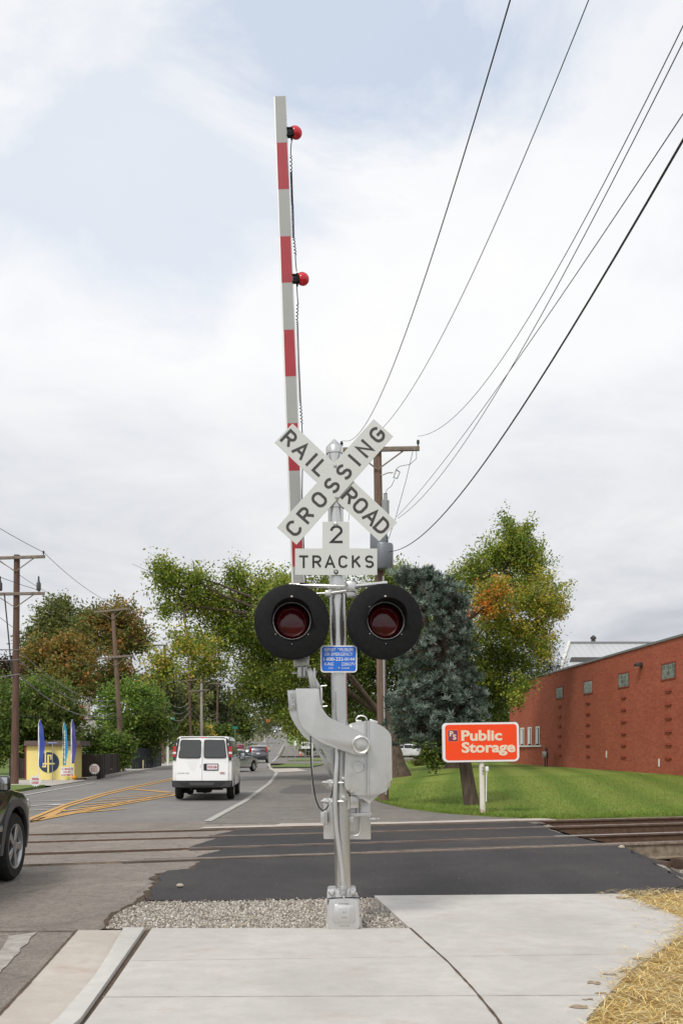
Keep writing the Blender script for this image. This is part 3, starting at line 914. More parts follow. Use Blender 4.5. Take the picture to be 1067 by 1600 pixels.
# ------------------------------------------------------------------ railway tracks
M['rail_rust'] = mottled('rusty_rail', S(84, 64, 50, .8), S(118, 92, 72, .8), 9, 0.8, bump=0.2, stretch=(1, 1, 3))
M['rail_dust'] = mottled('dusty_rail', S(118, 104, 88, .8), S(168, 152, 132, .8), 12, 0.9, bump=0.4)
M['rail_head'] = mottled('worn_rail_head', S(112, 98, 90), S(172, 160, 152), 5, 0.4, metal=0.4)
M['rail_shine'] = mat('polished_rail_head', (0.6, 0.6, 0.6), 0.22, 0.9)
M['tie'] = mottled('tie_timber', S(74, 58, 48, .8), S(110, 90, 76, .8), 10, 0.9, bump=.4)
M['board'] = mottled('crossing_timber', S(74, 66, 60, .75), S(126, 114, 104, .75), 3.5, 0.9, bump=.4, stretch=(.6, .6, 1))
ED = Vector((1, TS, 0)).normalized()
EN = Vector((-ED.y, ED.x, 0))
def on_rail(k, x, n=0.0, z=0.0):
    return Vector((x, rail_y(k, x), z)) + EN * n
def along(mb, k, x0, x1, prof):
    """sweep a (across, height) outline along rail k"""
    mb.prism([on_rail(k, x0, n, z) for n, z in prof], on_rail(k, x1) - on_rail(k, x0))
RAIL = [(-.033, .022), (.033, .022), (.037, .012), (.036, -.012), (.010, -.026), (.009, -.205), (.072, -.222), (.072, -.24), (-.072, -.24), (-.072, -.222), (-.009, -.205), (-.010, -.026), (-.036, -.012), (-.037, .012)]
for t_i, (ks, lab) in enumerate((((0, 1), 'nearer railway track crossing the road just beyond the signal mast'), ((2, 3), 'farther railway track crossing the road beside the mown lawn'))):
    org = Vector((0, rail_y(ks[0], 0) + .75, 0))
    tr = empty('railway_track', org, 0, lab, 'railway track', 'railway tracks across the road')
    for k in ks:
        inner = 1 if k == ks[0] else -1
        mb = MB(); along(mb, k, -26, 24, RAIL)
        rl = mb.build('rail', M['rail_dust'] if k == 0 else M['rail_rust'], tr, off=org)
        if k == 0: rl['label'] = 'rail with a dusty pale grey side'
        mb = MB()
        along(mb, k, -26, 3.6 if k else 4.1, [(-.03, .0235), (.03, .0235), (.03, .0225), (-.03, .0225)])
        mb.build('rail_head', M['rail_head'], rl, off=org)
        mb = MB()
        along(mb, k, 3.6 if k else 4.1, 24, [(-.033, .03), (.033, .03), (.034, .021), (-.034, .021)])
        mb.build('running_surface', M['rail_shine'] if k == 1 else M['rail_head'], rl, off=org)
        for s_, (a, b, zt) in ((1, (.085, .20, .018)), (-1, (.045, .13, .015))):
            n0, n1 = sorted((inner * s_ * a, inner * s_ * b))
            mb = MB()
            x = (-2.9, -2.6, -2.5, -2.3)[k] + (.3 if s_ > 0 else 0)
            while x < 3.5:
                L = rnd.uniform(2.2, 3.4)
                dz = rnd.uniform(-.004, .006)
                xe = min(x + L, 3.9 + (.35 if k < 1 else 0))
                along(mb, k, x, xe - .015, [(n0, zt + dz), (n1, zt + dz), (n1, -.2), (n0, -.2)])
                x = xe
            mb.build('crossing_timber', M['board'], tr, off=org)
            if s_ > 0:
                mb = MB(); x = -26.0
                while x < -2.4:
                    xe = min(x + rnd.uniform(.8, 2.6), -2.3)
                    wd_ = rnd.uniform(.03, .09)
                    q0, q1 = sorted((inner * .038, inner * (.038 + wd_)))
                    along(mb, k, x, xe - rnd.choice((0, 0, .1, .3)), [(q0, .004), (q1, .003), (q1, -.02), (q0, -.02)])
                    x = xe
                mb.build('flangeway', M['dirt'], tr, off=org)
    x = 4.75
    while x < 14:
        mb = MB()
        a = on_rail(ks[0], x, -.55, -.315 + rnd.uniform(-.01, .02)); b = on_rail(ks[0], x, 2.0, -.315)
        mb.beam(a, b, .23, .16, .012)
        mb.build('tie', M['tie'], tr, off=org)
        x += .55

# ------------------------------------------------------------------ the crossing signal
MY = 8.32
BASE = Vector((.016, MY, 0.0))
sig = empty('crossing_signal', BASE, 0, 'silver railroad crossing signal with crossbuck, twin flashers and raised striped gate arm', 'crossing signal')
def W(px, py, dy=0.0): return P(px, py, MY + dy)
def Z1(zx, zy, dy=0.0): return W(380 + zx / 3.557, 620 + zy / 3.557, dy)
def Z2(zx, zy, dy=0.0): return W(380 + zx / 3.557, 1020 + zy / 3.557, dy)
YN = Vector((0, -1, 0))
mt = Vector((W(522, 700).x, MY, W(0, 700).z)); mbm = Vector((W(536.5, 1400).x, MY, W(0, 1400).z))
mb = MB(); mb.cyl(mbm + Vector((0, 0, -.2)), mt, .068, .064, 28)
mast = mb.build('mast', M['mast'], sig, off=BASE)
mb = MB()
ax = (mt - mbm).normalized()
mb.lathe([(.0, .125), (.012, .12), (.066, .062), (.072, .05), (.072, 0), (.066, 0)], mt - ax * .05, ax, 28)
mb.build('mast_cap', M['mast'], mast, off=BASE)
for py in (789, 922, 1245):
    c = mbm + (mt - mbm) * ((1400 - py) / 700)
    mb = MB(); mb.lathe([(.066, -.03), (.075, -.03), (.075, .03), (.066, .03)], c, ax, 24)
    mb.build('mast_band', M['silver'], mast, off=BASE)
# crossbuck
def blade(a, b, width, dy, nm):
    a, b = W(*a, dy), W(*b, dy)
    u = (b - a).normalized(); v = Vector((-u.z, 0, u.x))
    if v.z < 0: v = -v
    mb = MB()
    mb.prism([a + v * width / 2, b + v * width / 2, b - v * width / 2, a - v * width / 2], (0, .004, 0), .0012, 1)
    o = mb.build(nm, M['sign_white'], sig, off=BASE)
    return o, a, b, u, v
def letters(par, items, a, b, u, v, h, sw, m, dz=.002):
    for_dir = YN
    mb = MB()
    for t, ch in items: stroke_glyph(mb, ch, a.lerp(b, t), u, v, for_dir, h, sw, dz)
    mb.build('lettering', m, par, off=BASE, fix=False)
bw = 40.6 / 187
o, a, b, u, v = blade((442.5, 676.5), (606, 831), bw, -.082, 'crossbuck_blade')
letters(o, [(.055, 'R'), (.172, 'A'), (.268, 'I'), (.352, 'L')], a, b, u, v, .134, .0225, M['ink'])
letters(o, [(.635, 'R'), (.735, 'O'), (.843, 'A'), (.94, 'D')], a, b, u, v, .134, .0225, M['ink'])
o, a, b, u, v = blade((447.5, 837.5), (598.5, 668), bw, -.092, 'crossbuck_blade')
letters(o, [(.072, 'C'), (.196, 'R'), (.336, 'O'), (.467, 'S'), (.592, 'S'), (.70, 'I'), (.806, 'N'), (.935, 'G')], a, b, u, v, .134, .0225, M['ink'])
for q in ((523, 727.5), (525, 777)):
    mb = MB(); mb.lathe([(0, .012), (.008, .011), (.013, .004), (.013, 0)], W(*q, -.093), YN, 14)
    mb.build('bolt', M['steel'], o, off=BASE)
# the plate with the number of tracks
mb = MB()
t8 = [(503.5, 815), (545, 815), (545, 857), (588.7, 857), (588.7, 898.5), (460.5, 898.5), (460.5, 857), (503.5, 857)]
mb.prism([W(x, y, -.085) for x, y in t8], (0, .004, 0), .0012, 1)
pl = mb.build('track_count_plate', M['sign_white'], sig, off=BASE)
mb = MB()
UX, UZ = Vector((1, 0, 0)), Vector((0, 0, 1))
stroke_glyph(mb, '2', W(525, 834.5, -.085), UX, UZ, YN, .148, .02, .002)
mb.build('number', M['ink_black'], pl, off=BASE, fix=False)
mb = MB()
for ch, x in zip('TRACKS', (474, 494.5, 515, 535.5, 556.3, 576.5)):
    stroke_glyph(mb, ch, W(x, 877.5, -.085), UX, UZ, YN, .104, .0165, .002)
mb.build('lettering', M['ink_black'], pl, off=BASE, fix=False)
for q, m_ in (((524, 818.5), 'steel'), ((524.5, 893.5), 'ink_black')):
    mb = MB(); mb.lathe([(0, .010), (.010, .009), (.019, .003), (.019, 0)], W(*q, -.0855), YN, 16)
    mb.build('bolt', M[m_], pl, off=BASE)
mb = MB(); mb.lathe([(0, .014), (.008, .013), (.011, .009)], W(524.5, 893.5, -.0855), YN, 16); mb.build('bolt', M['steel'], pl, off=BASE)
# blue emergency plate
def rounded(cx, cy, w, h, r, n=6):
    pts = []
    for (sx, sy, a0) in ((1, 1, 0), (-1, 1, 90), (-1, -1, 180), (1, -1, 270)):
        for i in range(n + 1):
            a = R(a0 + 90 * i / n)
            pts.append((cx + sx * (w / 2 - r) + r * math.cos(a), cy + sy * (h / 2 - r) + r * math.sin(a)))
    return pts
def plate(par, name, c, w, h, r, m, th=.004, u=UX, v=UZ, n=YN, off=BASE, bev=.001):
    mb = MB()
    mb.prism([Vector(c) + u * x + v * y for x, y in rounded(0, 0, w, h, r)], -n * th, bev, 1)
    return mb.build(name, m, par, off=off)
bc = W(528.8, 1029.6, -.085)
bp = plate(sig, 'emergency_notice', bc, 57 / 188.5, 42 / 188.5, .028, M['white'])
plate(bp, 'notice_face', bc + YN * .002, 53 / 188.5, 38 / 188.5, .02, M['sign_blue'], .001, bev=0)
mb = MB()
kk = 1 / 187.5
def bt(px, py, s, w, h, al='LEFT', bold=.0):
    text_shape(mb, s, W(px, py, -.0885), UX, UZ, h * kk, bold, al, w * kk)
bt(506.5, 1017.6, 'REPORT', 17, 5.2); bt(530.5, 1017.6, 'PROBLEM', 20, 5.2)
bt(506.8, 1024.6, 'OR EMERGENCY', 43.5, 5.2)
bt(504.8, 1032.2, '1-800-232-0144', 48.5, 5.2, 'LEFT', .012)
bt(505.5, 1039.8, 'X-ING', 15, 5.0); bt(532.8, 1039.8, '228627V', 21.5, 5.0)
bt(513, 1045.0, 'CSX', 7, 2.6); bt(533, 1045.0, 'CCG 82', 12, 2.6)
mb.build('lettering', M['white'], bp, off=BASE)
for q in ((528.3, 1014.2), (529, 1043.8)):
    mb = MB(); mb.lathe([(0, .008), (.006, .007), (.010, .002), (.010, 0)], W(*q, -.088), YN, 12); mb.build('bolt', M['steel'], bp, off=BASE)

# the two flashing lights
def light(px, py, tx):
    dy = -.20
    c = W(px, py, dy)
    n = Vector((tx, -1, .06)).normalized()
    u = n.cross(Vector((0, 0, 1))).normalized() * -1
    mb = MB()
    mb.lathe([(.155, 0), (.298, 0), (.305, -.004), (.308, -.012), (.308, -.10), (.300, -.105), (.300, -.02), (.155, -.016)], c, n, 64, close=True)
    d = mb.build('flasher_light', M['black'], sig, off=BASE)
    mb = MB(); mb.lathe([(.150, .02), (.150, -.05), (.12, -.2), (.07, -.27), (0, -.27)], c, n, 40)
    mb.build('housing', M['black'], d, off=BASE)
    mb = MB(); mb.lathe([(.149, -.012), (.154, -.012), (.1555, .0), (.154, .010), (.149, .010)], c, n, 48, close=True)
    mb.build('lens_ring', M['steel'], d, off=BASE)
    mb = MB(); mb.lathe([(0, -.018), (.03, -.020), (.06, -.024), (.09, -.03), (.12, -.04), (.140, -.055), (.146, -.07)], c, n, 48)
    mb.build('lens', M['lens'], d, off=BASE)
    # hood over the upper part of the lens
    mb = MB()
    up = n.cross(u)
    if up.z < 0: up = -up
    pts, N = [], 40
    for i in range(N + 1):
        a = R(-25 + 230 * i / N)
        L = .15 * min(1, max(0.12, math.sin(R(180) * i / N) * 1.3))
        dr = u * math.cos(a) + up * math.sin(a)
        pts.append([c + dr * .163, c + dr * .165 + n * L, c + dr * .161 + n * L, c + dr * .159])
    vs = [[mb.bm.verts.new(q) for q in r] for r in pts]
    for r0, r1 in zip(vs, vs[1:]):
        for i in range(4): mb.bm.faces.new((r0[i], r0[(i + 1) % 4], r1[(i + 1) % 4], r1[i]))
    mb.build('hood', M['black'], d, off=BASE)
    for ang, rr, s_ in ((90, .198, .012), (-90, .19, .004), (40, .172, .005), (-40, .172, .005), (140, .172, .005), (220, .172, .005)):
        q = c + (u * math.cos(R(ang)) + up * math.sin(R(ang))) * rr
        mb = MB(); mb.lathe([(0, s_ * .8), (s_ * .6, s_ * .6), (s_, 0)], q, n, 10)
        mb.build('screw', M['steel'], d, off=BASE)
    mb = MB(); mb.tube([c - n * .2, c - n * .26 + Vector((0, .06, .12)), Vector((c.x, MY - .02, W(0, 916).z))], .024, 12)
    mb.build('light_bracket', M['silver'], d, off=BASE)
light(455.5, 970, .05)
light(602, 969.5, .14)
mb = MB()
mb.tube([W(452, 914, -.02), W(510, 916, -.085), W(548, 917, -.085), W(604, 911, -.02)], .0185, 12)
mb.tube([W(486, 928, -.08), W(512, 927, -.09), W(548, 922, -.09)], .011, 10)
ca = mb.build('cross_arm', M['silver'], sig, off=BASE)
mb = MB()
mb.box(W(547.5, 917, -.085), (.075, .07, .085), None, .012)
mb.box(W(549, 928, -.07), (.085, .06, .06), None, .01)
mb.cyl(W(540, 912, -.11), W(540, 912, -.15), .012, n=8); mb.cyl(W(556, 923, -.1), W(556, 923, -.15), .012, n=8)
mb.box(W(512, 927.5, -.09), (.05, .05, .05), None, .01)
mb.box(W(526, 921, -.0), (.15, .16, .06), None, .02)
mb.build('arm_clamp', M['silver'], ca, off=BASE)
mb = MB(); mb.tube([W(468, 912, -.05), W(478, 912, -.06), W(492, 917, -.06)], .009, 8); mb.build('wiring', M['rubber'], ca, off=BASE)

# gate mechanism housing
def outline(pts, f=Z2, dy=0.0): return [f(x, y, dy) for x, y in pts]
def smooth_outline(pts, r=28, n=5, f=Z2, dy=0.0):
    """an outline in zoom pixels with its corners rounded"""
    out = []
    k = len(pts)
    for i in range(k):
        p = Vector(pts[i][:2]); a = Vector(pts[i - 1][:2]); b = Vector(pts[(i + 1) % k][:2])
        rr = pts[i][2] if len(pts[i]) > 2 else r
        rr = min(rr, (a - p).length * .45, (b - p).length * .45)
        p0 = p + (a - p).normalized() * rr; p1 = p + (b - p).normalized() * rr
        for j in range(n + 1):
            t = j / n
            q = p0 * (1 - t) ** 2 + p * 2 * t * (1 - t) + p1 * t ** 2
            out.append(f(q.x, q.y, dy))
    return out
mb = MB()
mb.prism(smooth_outline([(578, 392, 30), (690, 378, 20), (770, 404, 40), (822, 452, 40), (826, 740, 50), (770, 785, 30), (690, 792, 10), (590, 786, 30), (560, 740, 20), (566, 480, 20)], dy=-.13), (0, .34, 0), .035, 4)
gm = mb.build('gate_mechanism', M['silver'], sig, off=BASE)
mb = MB()
mb.prism(outline([(672, 378), (682, 376), (682, 796), (674, 796)], dy=-.150), (0, .38, 0), .003, 1)
mb.prism(outline([(687, 376), (697, 376), (697, 796), (687, 796)], dy=-.150), (0, .38, 0), .003, 1)
mb.build('cover_flange', M['silver'], gm, off=BASE)
mb = MB(); mb.lathe([(.0, .006), (.043, .006), (.046, .003), (.046, 0)], Z2(640, 633, -.132), YN, 28)
for a_ in range(4): mb.box(Z2(640 + 29 * math.cos(a_ * 1.57 + .4), 633 + 29 * math.sin(a_ * 1.57 + .4), -.14), (.012, .006, .008), None, .002)
mb.build('inspection_cap', M['silver'], gm, off=BASE)
mb = MB()
mb.tube([Z2(655 + 30 * math.cos(R(i * 15)), 374 - 25 * math.sin(R(i * 15)), .0) for i in range(0, 13)], .006, 8)
mb.box(Z2(640, 380, .0), (.05, .04, .02), None, .005)
mb.box(Z2(722, 384, .03), (.07, .05, .03), Euler((0, R(18), 0)), .006)
mb.build('lifting_ring', M['silver'], gm, off=BASE)
mb = MB(); mb.prism(outline([(612, 784), (760, 784), (704, 836), (690, 834)], dy=-.10), (0, .20, 0), .01, 2)
mb.cyl(Z2(698, 828, -.115), Z2(698, 828, -.10), .012, n=12)
mb.build('drain_bracket', M['silver'], gm, off=BASE)
# the arm that carries the gate
ARM = [(289, 198, 8), (420, 198, 10), (426, 290, 26), (470, 358, 30), (560, 396, 60), (664, 448, 50), (716, 520, 60), (664, 580, 60), (540, 540, 60), (420, 496, 70), (322, 410, 80), (303, 345, 40)]
mb = MB()
mb.prism(smooth_outline(ARM, dy=-.235, n=6), (0, .075, 0), .016, 4)
ga = mb.build('support_arm', M['silver'], sig, off=BASE)
mb = MB()
hub = Z2(653, 512, -.236)
mb.lathe([(.0, .036), (.009, .036), (.010, .024), (.020, .024), (.021, .010), (.033, .010), (.034, -.004), (.040, -.006), (.041, -.014), (.056, -.014), (.058, .014), (.066, .018), (.074, .014), (.078, -.004), (.078, -.02)], hub, YN, 40)
mb.build('hub', M['silver'], ga, off=BASE)
mb = MB(); mb.cyl(Z2(653, 512, -.16), Z2(653, 512, .36), .04, n=24)
mb.build('axle', M['silver'], ga, off=BASE)
BK = [(243, 208, 4), (300, 206, 6), (314, 330, 20), (352, 420, 40), (440, 500, 40), (520, 540, 20), (640, 470, 40), (700, 512, 40), (660, 566, 40), (480, 568, 20), (440, 540, 20), (330, 468, 60), (256, 350, 40)]
mb = MB()
mb.prism(smooth_outline(BK, dy=.20, n=5), (0, .07, 0), .012, 3)
bk = mb.build('rear_support_arm', M['silver'], sig, off=BASE)
mb = MB()
mb.prism(outline([(250, 214), (292, 214), (292, 318), (250, 318)], dy=.175), (0, .024, 0), .004, 2)
mb.prism(outline([(258, 226), (286, 222), (286, 300), (262, 310)], dy=.17), (0, .004, 0), .001, 1)
for q in ((270, 246), (274, 270), (272, 292)): mb.lathe([(0, .01), (.008, .008), (.01, 0)], Z2(*q, .17), YN, 8)
mb.build('end_plate', M['silver'], bk, off=BASE)
mb = MB()
mb.prism(outline([(388, 512), (410, 520), (455, 580), (494, 680), (486, 690), (440, 600)], dy=.15), (0, .05, 0), .004, 2)
mb.prism(outline([(430, 530), (500, 530), (500, 640), (470, 600)], dy=.14), (0, .02, 0), .003, 1)
mb.cyl(Z2(474, 565, .12), Z2(474, 565, .16), .022, n=14)
mb.build('brace', M['silver'], bk, off=BASE)
# gate-arm socket behind the lights
mb = MB()
mb.prism(outline([(278, 10), (364, 10), (364, 76), (278, 76)], dy=.20), (0, .10, 0), .006, 2)
mb.prism(outline([(300, 76), (352, 76), (360, 132), (300, 136)], dy=.18), (0, .12, 0), .008, 2)
for q in ((296, 48), (346, 48)): mb.lathe([(0, .012), (.01, .01), (.012, 0)], Z2(*q, .20), YN, 10)
mb.cyl(Z2(270, 112, .2), Z2(410, 108, .2), .009, n=8)
mb.cyl(Z2(318, 80, .175), Z2(318, 130, .175), .018, n=10); mb.cyl(Z2(340, 80, .175), Z2(340, 130, .175), .018, n=10)
sk = mb.build('arm_socket', M['silver'], sig, off=BASE)
mb = MB()
mb.prism(outline([(352, 90), (372, 80), (430, 190), (420, 205), (372, 205)], dy=.05), (0, .12, 0), .005, 2)
mb.prism(outline([(386, 84), (400, 84), (404, 205), (386, 205)], dy=.03), (0, .1, 0), .004, 2)
mb.prism(outline([(426, 180), (438, 196), (438, 300), (426, 305)], dy=-.02), (0, .1, 0), .004, 2)
for q in ((186, 462), (300, 466)): mb.cyl(Z2(430, q[0], -.0), Z2(q[1], q[0] - 4, -.0), .007, n=8)
mb.lathe([(0, .012), (.012, .01), (.014, 0)], Z2(440, 274, -.0), YN, 10)
mb.build('socket_bracket', M['silver'], sk, off=BASE)

# striped gate arm standing upright
GY = 8.64
def gp(py, off=0.0):
    x = 436.6 + (464.2 - 436.6) * (py - 150) / 730.0 + off
    return P(x, py, GY)
mb = MB()
top, bot = gp(150), gp(1040)
u_ = (top - bot).normalized(); s_ = Vector((u_.z, 0, -u_.x))
hw0, hw1 = .053, .058
mb.prism([top - s_ * hw0, top + s_ * hw0, bot + s_ * hw1, bot - s_ * hw1], (0, .07, 0), .006, 2)
arm = mb.build('gate_arm', M['white'], sig, off=BASE)
ys = [150, 222.5, 295.5, 369, 441.5, 515, 588, 661, 735.5, 809, 885, 960, 1035]
for i, (y0, y1) in enumerate(zip(ys, ys[1:])):
    a, b = gp(y0, .6), gp(y1, .6)
    w0, w1 = .045, .047
    mb = MB(); mb.prism([a - s_ * w0 + YN * .0015, a + s_ * w0 + YN * .0015, b + s_ * w1 + YN * .0015, b - s_ * w1 + YN * .0015], (0, .001, 0))
    mb.build('reflective_stripe', M['refl_red'] if i % 2 else M['refl_grey'], arm, off=BASE)
for (px, py) in ((461.5, 206), (472.5, 435)):
    c = P(px, py, GY + .02)
    e = gp(py, 11); e.y = GY + .02
    mb = MB()
    mb.box(e + Vector((.022, 0, 0)), (.06, .06, .055), None, .006)
    mb.box(e + Vector((.012, -.02, .03)), (.05, .03, .014), None, .003); mb.box(e + Vector((.012, -.02, -.03)), (.05, .03, .014), None, .003)
    for dz in (-.03, .03):
        mb.cyl(e + Vector((.03, 0, dz)), e + Vector((.03, 0, dz * 1.9)), .009, n=8)
    lp = mb.build('warning_lamp', M['black'], arm, off=BASE)
    mb = MB(); mb.lathe([(0, .028), (.02, .026), (.04, .014), (.053, -.004), (.055, -.02), (.04, -.04), (0, -.05)], c, Vector((.25, -1, -.1)), 24)
    mb.build('lamp_lens', M['lamp_red'], arm, off=BASE)
    mb = MB(); mb.lathe([(.053, -.006), (.058, -.006), (.058, -.014), (.053, -.014)], c, Vector((.25, -1, -.1)), 24, close=True)
    mb.build('lamp_rim', M['lamp_red'], arm, off=BASE)
# coiled cable along the arm
def cab(y0, x0, y1, x1, coil, r=.010, pitch=.016):
    a, b = P(x0, y0, GY), P(x1, y1, GY)
    L = (b - a).length
    if not coil: return [a, (a + b) / 2 + Vector((rnd.uniform(-.006, .006), 0, 0)), b]
    n = int(L / pitch) * 6
    out = []
    for i in range(n + 1):
        t = i / n
        an = i / 6 * 2 * math.pi
        out.append(a.lerp(b, t) + Vector((math.cos(an) * r, math.sin(an) * r, 0)))
    return out
mb = MB()
for (y0, x0, y1, x1, coil, pitch) in ((214, 456, 243, 453.6, 0, 0), (243, 454, 268, 454.6, 1, .028), (268, 454.4, 320, 456.2, 1, .011), (320, 456.6, 372, 458, 1, .012), (372, 458.6, 398, 461, 1, .026), (398, 461, 424, 463, 0, 0),
                               (446, 463.4, 474, 465, 0, 0), (474, 464.6, 502, 463.4, 1, .03), (502, 463.8, 570, 466, 1, .018), (570, 466, 630, 468.6, 1, .015), (630, 469, 662, 471, 1, .026), (662, 471, 700, 473, 0, 0), (700, 473, 772, 471.6, 0, 0), (772, 471.6, 930, 478, 0, 0)):
    if y0 == 446: mb.build('coiled_cable', M['rubber'], arm, off=BASE); mb = MB()
    mb.tube(cab(y0, x0, y1, x1, coil, .0085 if pitch > .02 else .0075, pitch or .02), .0042 if coil else .0045, 5)


mb.build('coiled_cable', M['rubber'], arm, off=BASE)
# conduit, clamps and rear box low on the mast
mb = MB()
mb.tube([Z2(528, 500, -.06), Z2(524, 560, -.085), Z2(514, 680, -.095), Z2(508, 790, -.1), Z2(508, 890, -.1), Z2(514, 980, -.1), Z2(528, 1080, -.1), Z2(543, 1180, -.1), Z2(553, 1290, -.1)], .0205, 16)
cd = mb.build('conduit', M['silver'], sig, off=BASE)
mb = MB(); mb.lathe([(.021, .05), (.027, .05), (.027, .015), (.038, .012), (.038, -.012), (.03, -.02), (.03, -.05)], Z2(553, 1305, -.1), UZ, 16)
mb.build('conduit_fitting', M['steel'], cd, off=BASE)
for (y, x0, x1) in ((722, 436, 566), (826, 430, 556)):
    mb = MB()
    mb.tube([Z2(x0, y, -.02), Z2(490, y, -.085), Z2(555, y, -.09), Z2(x1, y, -.05)], .009, 8)
    mb.cyl(Z2(x0 + 8, y, -.02), Z2(x0 + 24, y, -.03), .016, n=6); mb.cyl(Z2(x0 + 30, y, -.03), Z2(x0 + 48, y, -.05), .024, n=8)
    mb.box(Z2(486, y + 2, -.04), (.04, .1, .06), None, .006)
    mb.box(Z2(556, y - 22, -.08), (.035, .05, .03), None, .006)
    mb.build('mast_clamp', M['steel'], sig, off=BASE)
mb = MB()
mb.prism(smooth_outline([(442, 810), (706, 812), (708, 1038), (444, 1036)], 8, 3, dy=.16), (0, .10, 0), .006, 2)
rb = mb.build('relay_box', M['silver'], sig, off=BASE)
mb = MB()
mb.prism(outline([(428, 888), (462, 884), (462, 950), (428, 948)], dy=.10), (0, .08, 0), .005, 2)
mb.prism(outline([(452, 884), (466, 884), (466, 956), (452, 956)], dy=.09), (0, .02, 0), .003, 1)
mb.build('terminal_box', M['silver'], rb, off=BASE)
mb = MB()
mb.prism(outline([(586, 892), (712, 888), (714, 908), (586, 912)], dy=.04), (0, .05, 0), .005, 2)
mb.box(Z2(596, 925, .05), (.05, .05, .05), None, .008)
mb.build('box_strap', M['silver'], rb, off=BASE)
mb = MB()
mb.cyl(Z2(700, 925, .05), Z2(756, 922, .05), .008, n=8); mb.lathe([(.0, .02), (.016, .018), (.016, -.018), (0, -.02)], Z2(722, 924, .05), UX, 8)
mb.build('bolt', M['steel'], rb, off=BASE)
mb = MB()
mb.prism(outline([(566, 796), (640, 796), (640, 862), (566, 866)], dy=-.02), (0, .12, 0), .006, 2)
mb.cyl(Z2(582, 800, -.03), Z2(582, 870, -.03), .016, n=10)
mb.build('hinge_bracket', M['silver'], rb, off=BASE)
mb = MB()
mb.tube([Z2(650, 830, .10), Z2(650, 990, .10), Z2(636, 1014, .10), Z2(586, 1020, .10)], .010, 8)
mb.build('box_conduit', M['silver'], rb, off=BASE)
mb = MB(); mb.cyl(Z2(632, 812, .1), Z2(632, 890, .1), .012, n=8)
mb.build('box_conduit', M['silver'], rb, off=BASE)
mb = MB()
mb.tube([Z2(372, 462, -.02), Z2(374, 560, -.02), Z2(378, 650, -.02), Z2(388, 740, -.03), Z2(402, 816, -.04), Z2(420, 860, -.05), Z2(440, 877, -.05), Z2(460, 868, -.05), Z2(478, 836, -.05), Z2(492, 780, -.05), Z2(499, 740, -.06)], .0055, 8)
mb.build('cable', M['rubber'], sig, off=BASE)
# junction box at the foot
mb = MB()
mb.prism(smooth_outline([(464, 1316), (626, 1312), (626, 1362), (644, 1370), (646, 1540), (462, 1544)], 14, 4, dy=-.10), (0, .22, 0), .012, 3)
jb = mb.build('junction_box', M['silver'], sig, off=BASE)
mb = MB()
mb.prism(smooth_outline([(472, 1362), (636, 1362), (646, 1520), (624, 1546), (492, 1546), (468, 1520)], 26, 5, dy=-.165), (0, .065, 0), .016, 4)
cv = mb.build('box_cover', M['silver'], jb, off=BASE)
mb = MB()
mb.prism(smooth_outline([(500, 1398), (612, 1398), (620, 1500), (494, 1500)], 20, 4, dy=-.178), (0, .014, 0), .006, 2)
mb.prism(outline([(530, 1416), (592, 1416), (592, 1492), (530, 1492)], dy=-.184), (0, .008, 0), .002, 2)
mb.build('raised_panel', M['silver'], cv, off=BASE)
mb = MB()
text_shape(mb, 'TYPE 200A', Z2(556, 1400, -.1795), UX, UZ, .012, .02, 'CENTER', .085)
text_shape(mb, 'W-F', Z2(560, 1446, -.1855), UX, UZ, .011, .02, 'CENTER', .032)
text_shape(mb, 'RATED', Z2(560, 1476, -.1855), UX, UZ, .011, .02, 'CENTER', .044)
text_shape(mb, 'WESTERN CORP', Z2(560, 1522, -.1660), UX, UZ, .010, .02, 'CENTER', .085)
mb.build('lettering', M['rail_head'], cv, off=BASE)
for q in ((490, 1330), (606, 1330)):
    mb = MB(); mb.lathe([(0, .05), (.016, .045), (.026, .03), (.026, 0)], Z2(*q, -.10), YN, 16); mb.build('bolt', M['silver'], jb, off=BASE)
mb = MB()
mb.lathe([(0, .03), (.009, .028), (.012, 0)], Z2(557, 1356, -.165), YN, 10)
mb.build('bolt', M['silver'], jb, off=BASE)
mb = MB(); mb.tube([Z2(470, 1400, -.16), Z2(470, 1366, -.165), Z2(556, 1360, -.17), Z2(640, 1362, -.165), Z2(648, 1372, -.12)], .005, 6); mb.build('gasket', M['rubber'], jb, off=BASE)
mb = MB(); mb.box((BASE.x + .005, MY + .03, .02), (.30, .28, .08), None, .01); mb.build('foundation', M['concrete'], sig, off=BASE)

# ------------------------------------------------------------------ sign on the lawn
def sign_board(c, w, h, yaw, root_name, label):
    pass
SY = 22.4
sgb = Vector((P(754.5, 1271, SY).x, SY, .05))
yaw = R(2)
sr = empty('storage_sign', sgb, 0, 'orange and white storage sign on a white post at the lawn edge', 'sign')
U = Vector((math.cos(yaw), math.sin(yaw), 0)); Nn = Vector((math.sin(yaw), -math.cos(yaw), 0))
sc_ = P(750.8, 1159.7, SY)
U = (Vector((U.x, U.y, .014))).normalized(); V = Vector((-.014, 0, 1)).normalized()
bd = plate(sr, 'sign_panel', sc_, 1.72, .885, .10, M['white'], .16, U, V, Nn, sgb, .008)
M['orange'] = mottled('orange_sign_face', S(250, 76, 22, .98), S(246, 72, 22, .98), 2, .45)
plate(bd, 'sign_face', sc_ + Nn * .004, 1.62, .80, .075, M['orange'], .003, U, V, Nn, sgb, 0)
ppm = F / SY
def sp_(px, py, d=.006): return sc_ + U * ((px - 750.8) / ppm) + V * (-(py - 1159.7) / ppm) + Nn * d
M['cream'] = mat('cream_lettering', S(232, 212, 184), .5)
M['maroon'] = mat('maroon_square', S(122, 50, 84), .5)
